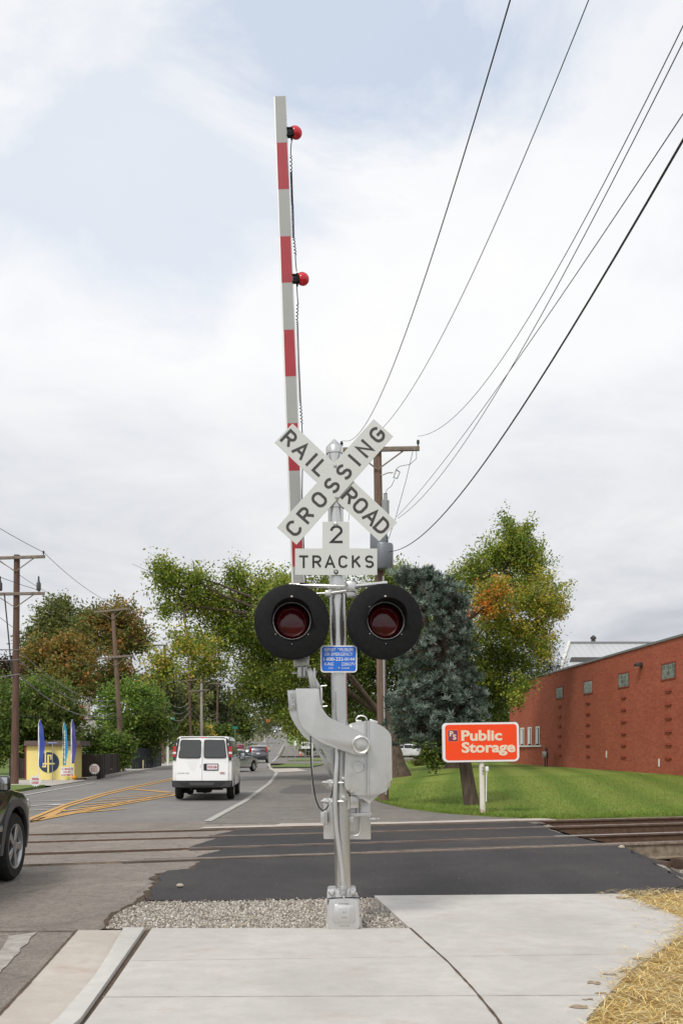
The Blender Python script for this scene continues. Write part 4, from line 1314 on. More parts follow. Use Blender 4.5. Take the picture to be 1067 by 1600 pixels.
plate(bd, 'emblem_edge', sp_(706.8, 1149, .0055), 16.4 / ppm, 18.8 / ppm, .03, mat('emblem_edge', S(238, 132, 60), .5), .001, U, V, Nn, sgb, 0)
plate(bd, 'emblem', sp_(706.8, 1149, .0075), 14.8 / ppm, 17.2 / ppm, .025, M['maroon'], .001, U, V, Nn, sgb, 0)
mb = MB()
text_shape(mb, 'P', sp_(704.6, 1149.6, .009), U, V, 8 / ppm, .03, 'CENTER', 5.6 / ppm)
text_shape(mb, 'S', sp_(709.2, 1154.8, .009), U, V, 8 / ppm, .03, 'CENTER', 5.6 / ppm)
mb.build('emblem_letters', M['cream'], bd, off=sgb)
mb = MB()
text_shape(mb, 'Public', sp_(719.8, 1156.6, .009), U, V, 16.2 / ppm, .035, 'LEFT', 64 / ppm)
text_shape(mb, 'Storage', sp_(720, 1175.2, .009), U, V, 16.2 / ppm, .035, 'LEFT', 84.5 / ppm)
mb.build('lettering', M['cream'], bd, off=sgb)
mb = MB()
mb.cyl((sgb.x, SY + .09, -.02), (sgb.x - .03, SY + .09, sc_.z - .43), .062, .058, 20)
g = NT('post_paint'); zz = g.sep()[2]
cc = g.mix(g.math('MULTIPLY', g.ramp(g.noise(16, 5, .7), [(.45, 0), (.6, 1.0)]), g.ramp(zz, [(.10, 1.0), (.22, 0.06)])), S(226, 222, 208, .95), S(150, 92, 66))
ps = mb.build('post', g.done(cc, .55), sr, off=sgb)
mb = MB(); mb.box((sgb.x + .085, SY + .05, sc_.z - .60), (.07, .06, .11), None, .006)
mb.tube([(sgb.x + .085, SY + .05, sc_.z - .66), (sgb.x + .075, SY + .06, sc_.z - .8), (sgb.x + .07, SY + .06, .30)], .013, 8)
mb.build('switch_box', M['white'], ps, off=sgb)
mb = MB(); text_shape(mb, '35 08 21', Vector((sgb.x - .022, SY + .024, sc_.z - .64)), Vector((0, 0, -1)), Vector((1, 0, 0)), .035, .02, 'CENTER', .18)
mb.build('post_number', M['ink'], ps, off=sgb)
# ------------------------------------------------------------------ brick building on the right
g = NT('red_brick')
bk_ = g.n('ShaderNodeTexBrick')
bk_.inputs['Scale'].default_value = 1.0
bk_.inputs['Brick Width'].default_value = .215
bk_.inputs['Row Height'].default_value = .075
bk_.inputs['Mortar Size'].default_value = .007
bk_.inputs['Bias'].default_value = -.1
bk_.inputs['Color1'].default_value = (*S(186, 100, 76, .95), 1)
bk_.inputs['Color2'].default_value = (*S(158, 78, 60, .95), 1)
bk_.inputs['Mortar'].default_value = (*S(164, 112, 92, .9), 1)
sx, sy, sz = g.sep()
cv_ = g.n('ShaderNodeCombineXYZ'); g.l(g.math('ADD', sy, sx), cv_.inputs[0]); g.l(sz, cv_.inputs[1])
g.l(cv_.outputs[0], bk_.inputs['Vector'])
c = g.mix(g.ramp(g.noise(.55, 6, .65), [(.4, .0), (.75, .35)]), bk_.outputs['Color'], S(146, 66, 50, .9))
c = g.mix(g.ramp(g.noise(.8, 5, .6, g.mapped((.4, .4, 2.5))), [(.45, .0), (.75, .28)]), c, S(190, 108, 84, .9))
M['brick'] = g.done(c, .9, 0, .25)
M['brick_dark'] = mottled('dark_brick', S(126, 58, 48, .9), S(146, 68, 54, .9), 8, .9)
M['brick_corbel'] = mottled('corbel_brick', S(150, 74, 58, .9), S(170, 84, 64, .9), 8, .9)
M['coping'] = mat('grey_metal_coping', S(150, 152, 156, .9), .45, .3)
M['found'] = mottled('foundation_concrete', S(160, 150, 138, .8), S(186, 178, 166, .8), 3, .9)
bd_dir = Vector((-.053, 1, 0)).normalized()
bo = Vector((13.04, 38, 0))                      # a point of the wall's foot
bn = Vector((-bd_dir.y, bd_dir.x, 0))            # out of the wall, towards the lawn
def wallp(y, z, out=0.0): return bo + bd_dir * ((y - 38) / bd_dir.y) + Vector((0, 0, z)) + bn * out
br = empty('brick_building', wallp(50, .3), 0, 'long red brick building with small high windows behind the lawn', 'building')
BO = wallp(50, .3)
TOP = 5.78
mb = MB()
c0, c1 = wallp(22, 0), wallp(68, 0)
ins = -bn * 16
mb.prism([c0 + Vector((0, 0, -.4)), c1 + Vector((0, 0, -.4)), c1 + ins + Vector((0, 0, -.4)), c0 + ins + Vector((0, 0, -.4))], (0, 0, TOP + .4))
wall = mb.build('wall', M['brick'], br, off=BO)
mb = MB()
mb.prism([wallp(22, TOP, .05), wallp(68.08, TOP, .05), wallp(68.08, TOP, -16.05), wallp(22, TOP, -16.05)], (0, 0, .09))
mb.build('coping', M['coping'], br, off=BO)
mb = MB()
mb.prism([wallp(22, -.4, .04), wallp(42, -.4, .04), wallp(42, -.4, .0), wallp(22, -.4, .0)], (0, 0, .82))
mb.build('foundation', M['found'], br, off=BO)
g = NT('glass_block')
sx, sy, sz = g.sep()
def gridline(v, s):
    return g.ramp(g.math('FRACT', g.math('MULTIPLY', v, s)), [(.0, 1.0), (.08, .0), (.92, .0), (1.0, 1.0)])
gl_ = g.math('MAXIMUM', gridline(sy, 5.0), gridline(sz, 5.0))
c = g.mix(gl_, g.ramp(g.voro(5.0, g.mapped((0.01, 1, 1))), [(.2, S(110, 122, 116, .7)), (.8, S(164, 172, 162, .7))]), S(182, 178, 168, .8))
M['gblock'] = g.done(c, .25)
wl_ = {i: y for i, y in enumerate((39.5, 44.8, 50.1, 55.4))}
for i, y in wl_.items():
    mb = MB(); mb.prism([wallp(y - .7, 4.26, .012), wallp(y + .7, 4.26, .012), wallp(y + .7, 4.84, .012), wallp(y - .7, 4.84, .012)], bn * -.008)
    w_ = mb.build('window', M['gblock'], br, off=BO)
    mb = MB(); 
    for (ya, yb, za, zb) in ((y - .76, y + .76, 4.84, 4.9), (y - .76, y + .76, 4.2, 4.26), (y - .76, y - .7, 4.26, 4.84), (y + .7, y + .76, 4.26, 4.84)):
        mb.prism([wallp(ya, za, .02), wallp(yb, za, .02), wallp(yb, zb, .02), wallp(ya, zb, .02)], bn * -.03)
    mb.build('frame', M['brick_dark'], w_, off=BO)
    for z in (3.79, 3.25, 2.71, 2.17, 1.65, 1.12):
        mb = MB()
        mb.prism([wallp(y - .34, z - .04, .0), wallp(y + .34, z - .04, .0), wallp(y + .34, z + .05, .0), wallp(y - .34, z + .05, .0)], bn * .055)
        mb.prism([wallp(y - .22, z - .10, .0), wallp(y + .22, z - .10, .0), wallp(y + .22, z - .042, .0), wallp(y - .22, z - .042, .0)], bn * .035)
        mb.build('brick_corbel', M['brick_corbel'], br, off=BO)
for y in (64.2, 62.2, 60.2, 66.2):
    mb = MB(); mb.prism([wallp(y - .42, 1.66, .012), wallp(y + .42, 1.66, .012), wallp(y + .42, 2.78, .012), wallp(y - .42, 2.78, .012)], bn * -.008)
    w_ = mb.build('window', M['glass'], br, off=BO)
    mb = MB()
    for (ya, yb, za, zb) in ((y - .5, y + .5, 2.70, 2.80), (y - .5, y - .36, 1.7, 2.70), (y + .36, y + .5, 1.7, 2.70), (y - .1, y + .3, 1.75, 2.68)):
        mb.prism([wallp(ya, za, .03), wallp(yb, za, .03), wallp(yb, zb, .03), wallp(ya, zb, .03)], bn * -.015)
    mb.build('frame', M['white'], w_, off=BO)
    mb = MB(); mb.prism([wallp(y - .95, 1.56, .10), wallp(y + .95, 1.56, .10), wallp(y + .95, 1.655, .10), wallp(y - .95, 1.655, .10)], bn * -.09)
    mb.build('sill', M['white'], w_, off=BO)
for y, z in ((42.5, 5.06), (64.0, 4.95)):
    mb = MB(); mb.box(wallp(y, z, .16), (.26, .34, .16), Euler((0, R(-14), 0)), .02); mb.box(wallp(y, z - .02, .03), (.06, .2, .2), None, .01)
    wl2 = mb.build('wall_lamp', mat('lamp_bronze', (.05, .045, .04), .5), br, off=BO)
    mb = MB(); mb.box(wallp(y, z - .085, .17), (.2, .28, .02), Euler((0, R(-14), 0))); mb.build('diffuser', M['white'], wl2, off=BO)
for y, z in ((47.2, 1.2), (59, 1.1), (40.5, .9)):
    mb = MB(); mb.prism([wallp(y - .06, z - .16, .004), wallp(y + .06, z - .16, .004), wallp(y + .06, z + .16, .004), wallp(y - .06, z + .16, .004)], bn * .02)
    mb.build('wall_plate', M['white'], br, off=BO)
# gas meter at the wall
gmz = wallp(56.4, .5, .5)
mt_ = empty('gas_meter', gmz, 0, 'small grey gas meter and pipes standing against the brick wall', 'gas meter')
mb = MB(); mb.box(gmz + Vector((0, 0, .62)), (.28, .34, .36), None, .05); mb.lathe([(0, .09), (.12, .06), (.14, 0), (.14, -.06)], gmz + Vector((-.12, .0, .62)), (-1, 0, 0), 16)
mb.build('meter_body', M['steel'], mt_, off=gmz)
mb = MB(); mb.tube([gmz + Vector((0, -.3, -.1)), gmz + Vector((0, -.3, .95)), gmz + Vector((0, .0, 1.05)), gmz + Vector((0, .12, .8))], .035, 8); mb.tube([gmz + Vector((0, .3, -.1)), gmz + Vector((0, .3, .8)), gmz + Vector((0, .1, .85))], .035, 8)
mb.build('pipe', M['ink'], mt_, off=gmz)
# pale metal building beyond it
wb0 = Vector((21.0, 92, 0))
whb = empty('metal_building', wb0, 0, 'pale metal building with a gabled roof rising behind the brick wall', 'building')
g = NT('ribbed_roof'); sx, sy, sz = g.sep()
rb_ = g.ramp(g.math('FRACT', g.math('MULTIPLY', sx, 1.6)), [(.0, .6), (.12, 1.0), (.9, 1.0), (1.0, .6)])
M['wroof'] = g.done(g.mix(rb_, S(146, 148, 150, .8), S(206, 208, 208, .8)), .4, .2)
M['wwall'] = mottled('cream_metal_wall', S(206, 204, 196, .9), S(220, 218, 212, .9), .4, .6)
def wq(px, py, y): return P(px, py, y)
rl_, rr_ = wq(890, 1006, 100), wq(1100, 1006, 100)
el_, er_ = wq(876, 1050, 92), wq(1100, 1050, 92)
mb = MB()
mb.prism([el_, er_, rr_, rl_], (0, .05, .12)); mb.build('roof', M['wroof'], whb, off=wb0)
mb = MB()
bl_ = Vector((rl_.x, 108, el_.z))
mb.prism([Vector((el_.x + .2, 92.3, -.2)), Vector((el_.x + .2, 92.3, el_.z)), rl_ + Vector((0, 0, -.15)), bl_, Vector((rl_.x, 108, -.2))], (14, 0, 0)); mb.build('wall', M['wwall'], whb, off=wb0)
mb = MB(); mb.beam(el_ + Vector((-.1, -.1, .1)), rl_ + Vector((-.1, -.1, .15)), .25, .35); mb.build('fascia', M['wwall'], whb, off=wb0)
mb = MB(); mb.beam(rl_ + Vector((0, -.1, .15)), rr_ + Vector((0, -.1, .15)), .25, .14); mb.build('ridge_cap', M['coping'], whb, off=wb0)
mb = MB(); q = wq(926, 1003, 100); mb.cyl(q + Vector((0, 0, -.3)), q + Vector((0, 0, .25)), .22, n=10); mb.lathe([(.3, 0), (.3, .15), (.1, .35), (.0, .38)], q + Vector((0, 0, .3)), UZ, 12); mb.build('roof_vent', M['ink'], whb, off=wb0)
mb = MB(); q = wq(912, 1034, 94.5); mb.prism([q + Vector((-1.6, 0, -.5)), q + Vector((1.8, 0, -.5)), q + Vector((1.8, .4, .35)), q + Vector((-1.2, .4, .35))], (0, -.3, .1)); mb.build('dormer_opening', M['ink'], whb, off=wb0)

# ------------------------------------------------------------------ trees
def foliage(name, blobs, n_leaf, size, pal, m, parent, org, spread=.28, per=16, gap=.0, seed=0, flat=.9, droop=0.0, aspect=.55, shell=.45):
    """leaves in clusters through the volume of many overlapping clumps; blobs: (centre, radii, palette override)"""
    rg = np.random.default_rng(seed + 5)
    wts = np.array([b[1][0] * b[1][2] for b in blobs]) ** .9
    wts /= wts.sum()
    VV, CC = [], []
    for (c, r, pl), w in zip(blobs, wts):
        k = max(2, int(n_leaf * w / per))
        d = rg.normal(size=(k, 3)); d /= np.linalg.norm(d, axis=1)[:, None]
        u = shell + (1.08 - shell) * rg.random(k) ** .6
        # ragged outline
        bump = 1 + .22 * np.sin(d[:, 0] * 5 + c[0]) * np.sin(d[:, 2] * 6 + c[1]) + rg.normal(0, .10, k)
        cen = np.array(c) + d * (u * bump)[:, None] * np.array(r)
        if gap:
            keep = np.array([noise.noise(Vector(q) * gap) for q in cen]) > -.30
            cen = cen[keep]
        k = len(cen)
        if not k: continue
        dd = (cen - np.array(c)) / np.array(r)
        tw = dd / (np.linalg.norm(dd, axis=1)[:, None] + 1e-6) + rg.normal(0, .55, (k, 3)) + np.array([0, 0, .25])
        tw /= np.linalg.norm(tw, axis=1)[:, None]
        loc = tw[:, None, :] * (rg.uniform(-1.3, 1.5, (k, per, 1)) * spread) + rg.normal(size=(k, per, 3)) * spread * np.array([.42, .42, .32])
        if droop: loc[..., 2] -= np.abs(rg.normal(size=(k, per))) * droop
        q = (cen[:, None, :] + loc).reshape(-1, 3)
        p_ = np.array(pl or pal)
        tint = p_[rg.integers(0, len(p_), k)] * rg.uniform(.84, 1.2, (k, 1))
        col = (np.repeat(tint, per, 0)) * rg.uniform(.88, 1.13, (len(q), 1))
        VV.append(q); CC.append(col)
    q = np.concatenate(VV); col = np.concatenate(CC)
    n = len(q)
    nv = rg.normal(size=(n, 3)) + np.array([0, 0, flat]); nv /= np.linalg.norm(nv, axis=1)[:, None]
    t = np.cross(nv, rg.normal(size=(n, 3))); t /= np.linalg.norm(t, axis=1)[:, None] + 1e-9
    b = np.cross(nv, t)
    s = size * rg.uniform(.6, 1.35, (n, 1))
    cup = nv * s * rg.uniform(-.25, .05, (n, 1))
    V = np.stack([q - t * s, q + b * s * aspect + cup, q + t * s, q - b * s * aspect + cup], 1).reshape(-1, 3) - np.array(org)
    Fc = np.arange(n * 4).reshape(-1, 4)
    return np_mesh(name, V, Fc, col.clip(0, 1), m, parent)
def Bl(px, py, rx, ry, Y, dy=None, pal=None):
    """a clump of crown at distance Y: centre and half-size as the photograph shows them, as deep as it is wide"""
    c = P(px, py, Y)
    k = Y / F
    return (tuple(c), (rx * k, (dy if dy else rx * k), ry * k), pal)
def limbs(mb, base, r0, targets, fork, n=7, seed=1):
    """a tapered trunk that parts into a few main limbs, with lesser limbs leaving those"""
    r_ = random.Random(seed)
    j = lambda k: Vector((r_.gauss(0, k), r_.gauss(0, k), r_.gauss(0, k * .5)))
    mid = base.lerp(fork, .5) + Vector((r_.gauss(0, r0 * .3), 0, 0))
    mb.tube([base + Vector((0, 0, -.15)), base + Vector((0, 0, .12)), base.lerp(mid, .35), mid, fork], [r0 * 1.5, r0 * 1.15, r0 * .95, r0 * .82, r0 * .6], 12)
    mains = []
    T = [Vector(t) for t in targets]
    for k, t in enumerate(T):
        if k < 4:
            s, rr = base.lerp(fork, r_.uniform(.80, 1.0)), r0 * .24
        else:
            m_ = min((q for ln in mains for q in ln[1:4]), key=lambda q: (q - t).length)
            s, rr = m_, r0 * .15
        L = (t - s).length
        p = [s, s.lerp(t, .25) + j(L * .05) + Vector((0, 0, L * .07)), s.lerp(t, .5) + j(L * .06) + Vector((0, 0, L * .09)), s.lerp(t, .75) + j(L * .05) + Vector((0, 0, L * .05)), t]
        mains.append(p)
        mb.tube(p, [rr, rr * .78, rr * .56, rr * .34, rr * .1], n)
        for _ in range(4):
            a = p[r_.choice((1, 2, 3))].lerp(p[r_.choice((2, 3, 4))], .5)
            e = a + Vector((r_.gauss(0, 1), r_.gauss(0, 1), r_.uniform(-.1, .9))) * L * .16
            mb.tube([a, a.lerp(e, .5) + j(L * .02), e], [rr * .22, rr * .14, rr * .04], 4)
def tree(name, label, base, blobs, n_leaf, size, pal, r0, fork=None, group=None, cat='tree', leafm='leaf', bark='bark', seed=1, lim=7, **kw):
    base = Vector(base)
    rt = empty(name, base, 0, label, cat, group)
    cs_ = [Vector(b[0]) for b in blobs]
    if fork is None:
        lowz = min(b[0][2] - b[1][2] for b in blobs)
        fork = Vector((sum(c.x for c in cs_) / len(cs_) * .3 + base.x * .7, base.y, max(base.z + .6, lowz + .3)))
    mb = MB()
    limbs(mb, base, r0, cs_[:lim], Vector(fork), seed=seed)
    mb.build('trunk', M[bark], rt, off=base)
    foliage('crown', blobs, n_leaf, size, pal, M[leafm], rt, base, seed=seed, **kw)
    return rt
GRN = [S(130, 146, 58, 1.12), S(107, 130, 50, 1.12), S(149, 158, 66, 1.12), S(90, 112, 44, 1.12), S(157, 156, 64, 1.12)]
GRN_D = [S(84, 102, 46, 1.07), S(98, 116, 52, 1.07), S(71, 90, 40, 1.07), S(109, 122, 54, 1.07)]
YEL = [S(180, 162, 66, 1.16), S(157, 152, 62, 1.16), S(138, 148, 58, 1.16), S(191, 164, 74, 1.16)]
ORA = [S(216, 140, 62, 1.16), S(199, 124, 58, 1.16), S(180, 148, 66, 1.16), S(157, 146, 62, 1.16)]
RUST = [S(158, 126, 64, 1.05), S(140, 120, 58, 1.05), S(164, 116, 64, 1.05), S(122, 116, 58, 1.05), S(106, 114, 58, 1.05), S(114, 118, 58, 1.0)]
OLIVE = [S(107, 114, 60, 1.12), S(90, 102, 54, 1.12), S(121, 122, 66, 1.12)]
BRI = [S(117, 142, 62, 1.16), S(100, 130, 56, 1.16), S(84, 110, 48, 1.16), S(132, 150, 68, 1.16)]
SPR = [S(118, 132, 120, .85), S(96, 112, 98, .85), S(142, 156, 144, .9), S(62, 76, 64, .8)]
# the big maple behind the signal: the trunk stands on the lawn, the crown hangs far over the lot and the road
MYm = 47.0
mtb = P(620, 1208, MYm); mtb.z = H(mtb.x, MYm)
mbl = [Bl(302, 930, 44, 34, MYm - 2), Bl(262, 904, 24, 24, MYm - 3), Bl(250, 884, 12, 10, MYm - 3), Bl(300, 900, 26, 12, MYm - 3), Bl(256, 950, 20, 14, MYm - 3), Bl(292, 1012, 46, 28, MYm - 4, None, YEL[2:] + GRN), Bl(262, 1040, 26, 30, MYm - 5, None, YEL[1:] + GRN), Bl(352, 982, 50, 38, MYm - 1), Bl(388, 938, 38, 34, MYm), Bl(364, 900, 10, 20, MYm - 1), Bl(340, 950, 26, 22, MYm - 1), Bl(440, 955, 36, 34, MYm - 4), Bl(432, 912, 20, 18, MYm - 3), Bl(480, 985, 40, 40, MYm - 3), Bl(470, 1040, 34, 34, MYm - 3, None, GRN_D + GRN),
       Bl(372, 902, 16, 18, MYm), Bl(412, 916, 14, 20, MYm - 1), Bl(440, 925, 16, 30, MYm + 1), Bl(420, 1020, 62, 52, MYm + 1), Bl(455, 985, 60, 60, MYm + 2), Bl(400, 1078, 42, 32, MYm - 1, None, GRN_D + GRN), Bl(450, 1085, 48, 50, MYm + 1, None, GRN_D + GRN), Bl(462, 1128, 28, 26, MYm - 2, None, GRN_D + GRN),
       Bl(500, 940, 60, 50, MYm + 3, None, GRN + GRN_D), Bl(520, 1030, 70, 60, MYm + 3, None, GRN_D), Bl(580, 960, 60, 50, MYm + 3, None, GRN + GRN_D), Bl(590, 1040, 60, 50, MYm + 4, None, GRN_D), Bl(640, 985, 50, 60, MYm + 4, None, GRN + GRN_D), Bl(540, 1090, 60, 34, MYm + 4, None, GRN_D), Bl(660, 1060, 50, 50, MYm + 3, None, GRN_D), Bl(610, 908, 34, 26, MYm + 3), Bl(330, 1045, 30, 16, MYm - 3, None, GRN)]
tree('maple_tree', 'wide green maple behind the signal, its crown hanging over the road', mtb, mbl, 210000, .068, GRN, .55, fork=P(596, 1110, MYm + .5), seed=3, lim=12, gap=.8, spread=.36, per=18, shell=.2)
# the tall maple on the right with its orange spray
RYm = 52.0
rtb = P(708, 1205, RYm); rtb.z = H(rtb.x, RYm)
rbl = [Bl(797, 824, 14, 24, RYm), Bl(808, 850, 24, 28, RYm), Bl(784, 862, 26, 26, RYm), Bl(820, 822, 8, 12, RYm), Bl(756, 888, 30, 26, RYm), Bl(832, 874, 24, 24, RYm), Bl(800, 900, 48, 34, RYm + 1), Bl(845, 930, 38, 34, RYm - 1, None, YEL + GRN), Bl(866, 950, 20, 16, RYm - 1, None, YEL), Bl(730, 915, 36, 34, RYm + 1),
       Bl(775, 932, 30, 24, RYm - 3, None, ORA + GRN), Bl(757, 948, 15, 14, RYm - 3.5, None, ORA), Bl(780, 916, 12, 14, RYm - 3.4, None, ORA + YEL), Bl(748, 930, 12, 12, RYm - 3, None, ORA + GRN), Bl(810, 965, 56, 36, RYm - 1, None, YEL + GRN), Bl(770, 1000, 60, 40, RYm), Bl(840, 1000, 26, 22, RYm - 1, None, YEL + GRN), Bl(730, 1050, 60, 50, RYm + 1, None, GRN_D + GRN), Bl(790, 1050, 46, 34, RYm, None, GRN_D + GRN),
       Bl(810, 1080, 16, 24, RYm - 4, None, GRN), Bl(700, 960, 36, 40, RYm + 2), Bl(700, 1100, 50, 40, RYm + 2, None, GRN_D), Bl(770, 1095, 34, 26, RYm + 1, None, GRN_D), Bl(850, 1015, 8, 18, RYm - 2, None, YEL + GRN)]
tree('maple_tree', 'tall yellowing maple with one orange spray, behind the blue spruce', rtb, rbl, 105000, .068, GRN + YEL[2:3], .42, fork=P(712, 1080, RYm), seed=8, lim=14, gap=.6, spread=.32, per=16)
_t = bpy.data.objects['maple_tree.001']
mb = MB(); mb.tube([P(706, 1010, 49.5), P(716, 982, 49), P(732, 962, 48.6), P(752, 950, 48.4), P(766, 944, 48.4)], [.34, .27, .2, .15, .09], 9); mb.build('limb', M['bark'], _t, off=rtb)
# hanging sprays low over the lawn
foliage('low_spray', [Bl(664, 1172, 12, 16, 43), Bl(676, 1180, 10, 22, 43), Bl(690, 1178, 9, 14, 43)], 900, .09, GRN_D, M['leaf'], bpy.data.objects['maple_tree'], mtb, spread=.2, per=9, shell=0, seed=4)
# blue spruce
SYs = 25.6
sb = P(737, 1252, SYs); sb.z = H(sb.x, SYs)
sr_ = empty('blue_spruce', sb, 0, 'blue-grey spruce with a leaning bare trunk beside the orange sign', 'tree')
tpt = [sb + Vector((0, 0, -.1)), P(727, 1200, SYs), P(715, 1130, SYs), P(700, 1040, SYs), P(686, 960, SYs), P(676, 905, SYs)]
mb = MB(); mb.tube(tpt, [.20, .165, .14, .12, .09, .03], 12)
t2 = [P(705, 1060, SYs), P(668, 980, SYs), P(646, 920, SYs), P(636, 893, SYs)]
mb.tube(t2, [.1, .08, .05, .02], 8)
def along_pts(pts, t):
    f = t * (len(pts) - 1); i = min(int(f), len(pts) - 2)
    return pts[i].lerp(pts[i + 1], f - i)
rs = random.Random(21)
tuf = []
prof = [(880, 644, 20), (900, 640, 34), (915, 690, 42), (950, 676, 52), (985, 690, 52), (1020, 676, 66), (1060, 682, 68), (1095, 684, 74), (1130, 680, 76), (1160, 686, 60)]
for _ in range(430):
    py = rs.choice([rs.uniform(888, 960), rs.uniform(940, 1150), rs.uniform(1000, 1160), rs.uniform(1060, 1150)])
    mid = lerp_tab(py, [(a, b) for a, b, c in prof]); hw = lerp_tab(py, [(a, c) for a, b, c in prof])
    s = along_pts(tpt, min(1, max(0, (1252 - py) / 347))) if rs.random() < .7 or py > 1000 else along_pts(t2, max(0, min(1, (1060 - py) / 167)))
    an = rs.uniform(0, 6.283)
    rr = hw * SYs / F
    e = Vector((P(mid, py, SYs).x + math.cos(an) * rr * rs.uniform(.75, 1.08), SYs + math.sin(an) * rr * .9 * rs.uniform(.7, 1.1), P(0, py, SYs).z - rs.uniform(.0, .18)))
    m_ = s.lerp(e, .6) + Vector((0, 0, .12))
    mb.tube([s + Vector((0, 0, .15)), m_, e], [.03, .02, .006], 5)
    for t in (.5, .72, .88, 1.0):
        q = (s + Vector((0, 0, .15))).lerp(m_, t / .6) if t < .6 else m_.lerp(e, (t - .6) / .4)
        tuf.append((q + Vector((rs.gauss(0, .06), rs.gauss(0, .06), rs.gauss(-.03, .05))), rs.uniform(.09, .15), .55 + .45 * t))
mb.build('trunk', M['bark'], sr_, off=sb)
def needles(tuf, per, ln, wd, pal, parent, org, seed=2, down=.25):
    rg = np.random.default_rng(seed)
    c = np.array([t[0][:] for t in tuf]); r = np.array([t[1] for t in tuf]); lv = np.array([t[2] for t in tuf])
    n = len(c)
    d = rg.normal(size=(n, per, 3)) * np.array([1, 1, .8]); d[..., 2] += .35
    d /= np.linalg.norm(d, axis=2)[..., None]
    st = c[:, None] + d * (r[:, None, None] * rg.uniform(.0, .6, (n, per, 1)))
    L = ln * rg.uniform(.7, 1.3, (n, per, 1))
    en = st + d * L + np.array([0, 0, .03])
    w = np.cross(d, rg.normal(size=(n, per, 3))); w /= np.linalg.norm(w, axis=2)[..., None] + 1e-9
    V = np.stack([st - w * wd, st + w * wd, en + w * wd * .4, en - w * wd * .4], 2).reshape(-1, 3) - np.array(org)
    p_ = np.array(pal)
    tint = p_[rg.integers(0, len(p_), n)] * rg.uniform(.8, 1.2, (n, 1))
    col = np.repeat(tint, per, 0) * rg.uniform(.85, 1.18, (n * per, 1))
    return np_mesh('crown', V, np.arange(n * per * 4).reshape(-1, 4), col.clip(0, 1), M['needle'], parent)
needles(tuf, 46, .075, .011, SPR, sr_, sb)
# pine beyond the brick building's corner
pyb = P(838, 1120, 78); pyb.z = .2
tree('pine_tree', 'dark green pine behind the near end of the brick building', pyb, [Bl(845, 1010, 12, 8, 78), Bl(850, 1022, 26, 7, 78), Bl(836, 1036, 30, 8, 77), Bl(862, 1042, 20, 6, 78), Bl(840, 1056, 34, 9, 77), Bl(830, 1076, 34, 12, 78), Bl(835, 1100, 30, 14, 78)], 9000, .13, [S(54, 76, 50, .55), S(70, 92, 58, .55), S(44, 62, 44, .5)], .3, fork=P(840, 1050, 78), seed=12, aspect=.16, spread=.4, per=16)

# the left side
def lt(px, y): return Vector(((px - CX) / F * y, y, H((px - CX) / F * y, y)))
tree('oak_tree', 'tall dark grey-green tree at the far left, rising above the rusty tree', lt(92, 104), [Bl(92, 960, 34, 20, 104), Bl(70, 985, 26, 20, 104), Bl(120, 975, 26, 24, 104), Bl(100, 1005, 50, 30, 104), Bl(50, 1020, 22, 30, 104), Bl(96, 942, 16, 10, 104)], 14000, .17, OLIVE, .5, seed=14, gap=.35, spread=.6, per=14)
tree('maple_tree', 'rust and olive maple behind the second utility pole', lt(178, 86), [Bl(186, 960, 30, 20, 86, None, RUST), Bl(196, 985, 32, 24, 86, None, RUST), Bl(150, 985, 34, 30, 86, None, RUST + OLIVE), Bl(205, 1015, 26, 36, 86, None, RUST + OLIVE), Bl(170, 1030, 44, 40, 85, None, RUST + OLIVE), Bl(130, 965, 20, 18, 87, None, OLIVE), Bl(222, 1010, 14, 14, 86, None, OLIVE), Bl(200, 1060, 30, 34, 86, None, RUST + OLIVE), Bl(150, 1075, 40, 24, 85, None, RUST + OLIVE)], 26000, .14, RUST, .45, seed=15, gap=.4, spread=.5, per=15)
tree('maple_tree', 'low rounded rust-orange tree at the far left behind the nearest pole', lt(80, 80), [Bl(70, 1030, 34, 30, 80, None, RUST), Bl(105, 1025, 28, 30, 80, None, RUST), Bl(95, 1060, 50, 24, 79, None, RUST + OLIVE), Bl(125, 1050, 22, 26, 79, None, RUST), Bl(50, 1050, 16, 24, 80, None, RUST)], 16000, .14, RUST, .3, seed=16, gap=.4, spread=.5, per=15)
tree('shade_tree', 'dark reddish tree at the left edge of the view', lt(-6, 74), [Bl(0, 1050, 24, 20, 74, None, [S(98, 66, 54, .55), S(84, 74, 50, .55)]), Bl(-20, 1070, 30, 30, 74, None, [S(98, 66, 54, .55), S(84, 74, 50, .55)])], 4500, .14, RUST, .3, seed=17, spread=.5)
tree('shade_tree', 'dense dark green tree behind the yellow sign wall', lt(40, 56), [Bl(30, 1090, 42, 30, 56, None, OLIVE + BRI), Bl(80, 1085, 36, 26, 57, None, OLIVE + BRI), Bl(20, 1130, 44, 34, 55, None, GRN_D), Bl(74, 1125, 44, 34, 56, None, GRN_D + OLIVE), Bl(110, 1120, 22, 26, 57, None, GRN_D + OLIVE), Bl(20, 1165, 40, 26, 55, None, GRN_D), Bl(75, 1160, 44, 24, 56, None, GRN_D)], 24000, .10, GRN_D, .25, seed=18, gap=.5, spread=.34, per=15)
tree('shade_tree', 'bright green tree with arching sprays beside the second utility pole', lt(222, 70), [Bl(200, 1085, 34, 22, 70, None, BRI), Bl(232, 1095, 24, 24, 70, None, BRI), Bl(222, 1120, 42, 26, 69, None, BRI + GRN_D), Bl(240, 1140, 26, 26, 69, None, GRN_D), Bl(200, 1145, 34, 30, 69, None, GRN_D), Bl(176, 1110, 20, 22, 70, None, BRI), Bl(215, 1165, 36, 20, 69, None, GRN_D)], 19000, .115, BRI, .2, seed=19, gap=.5, spread=.4, per=15)
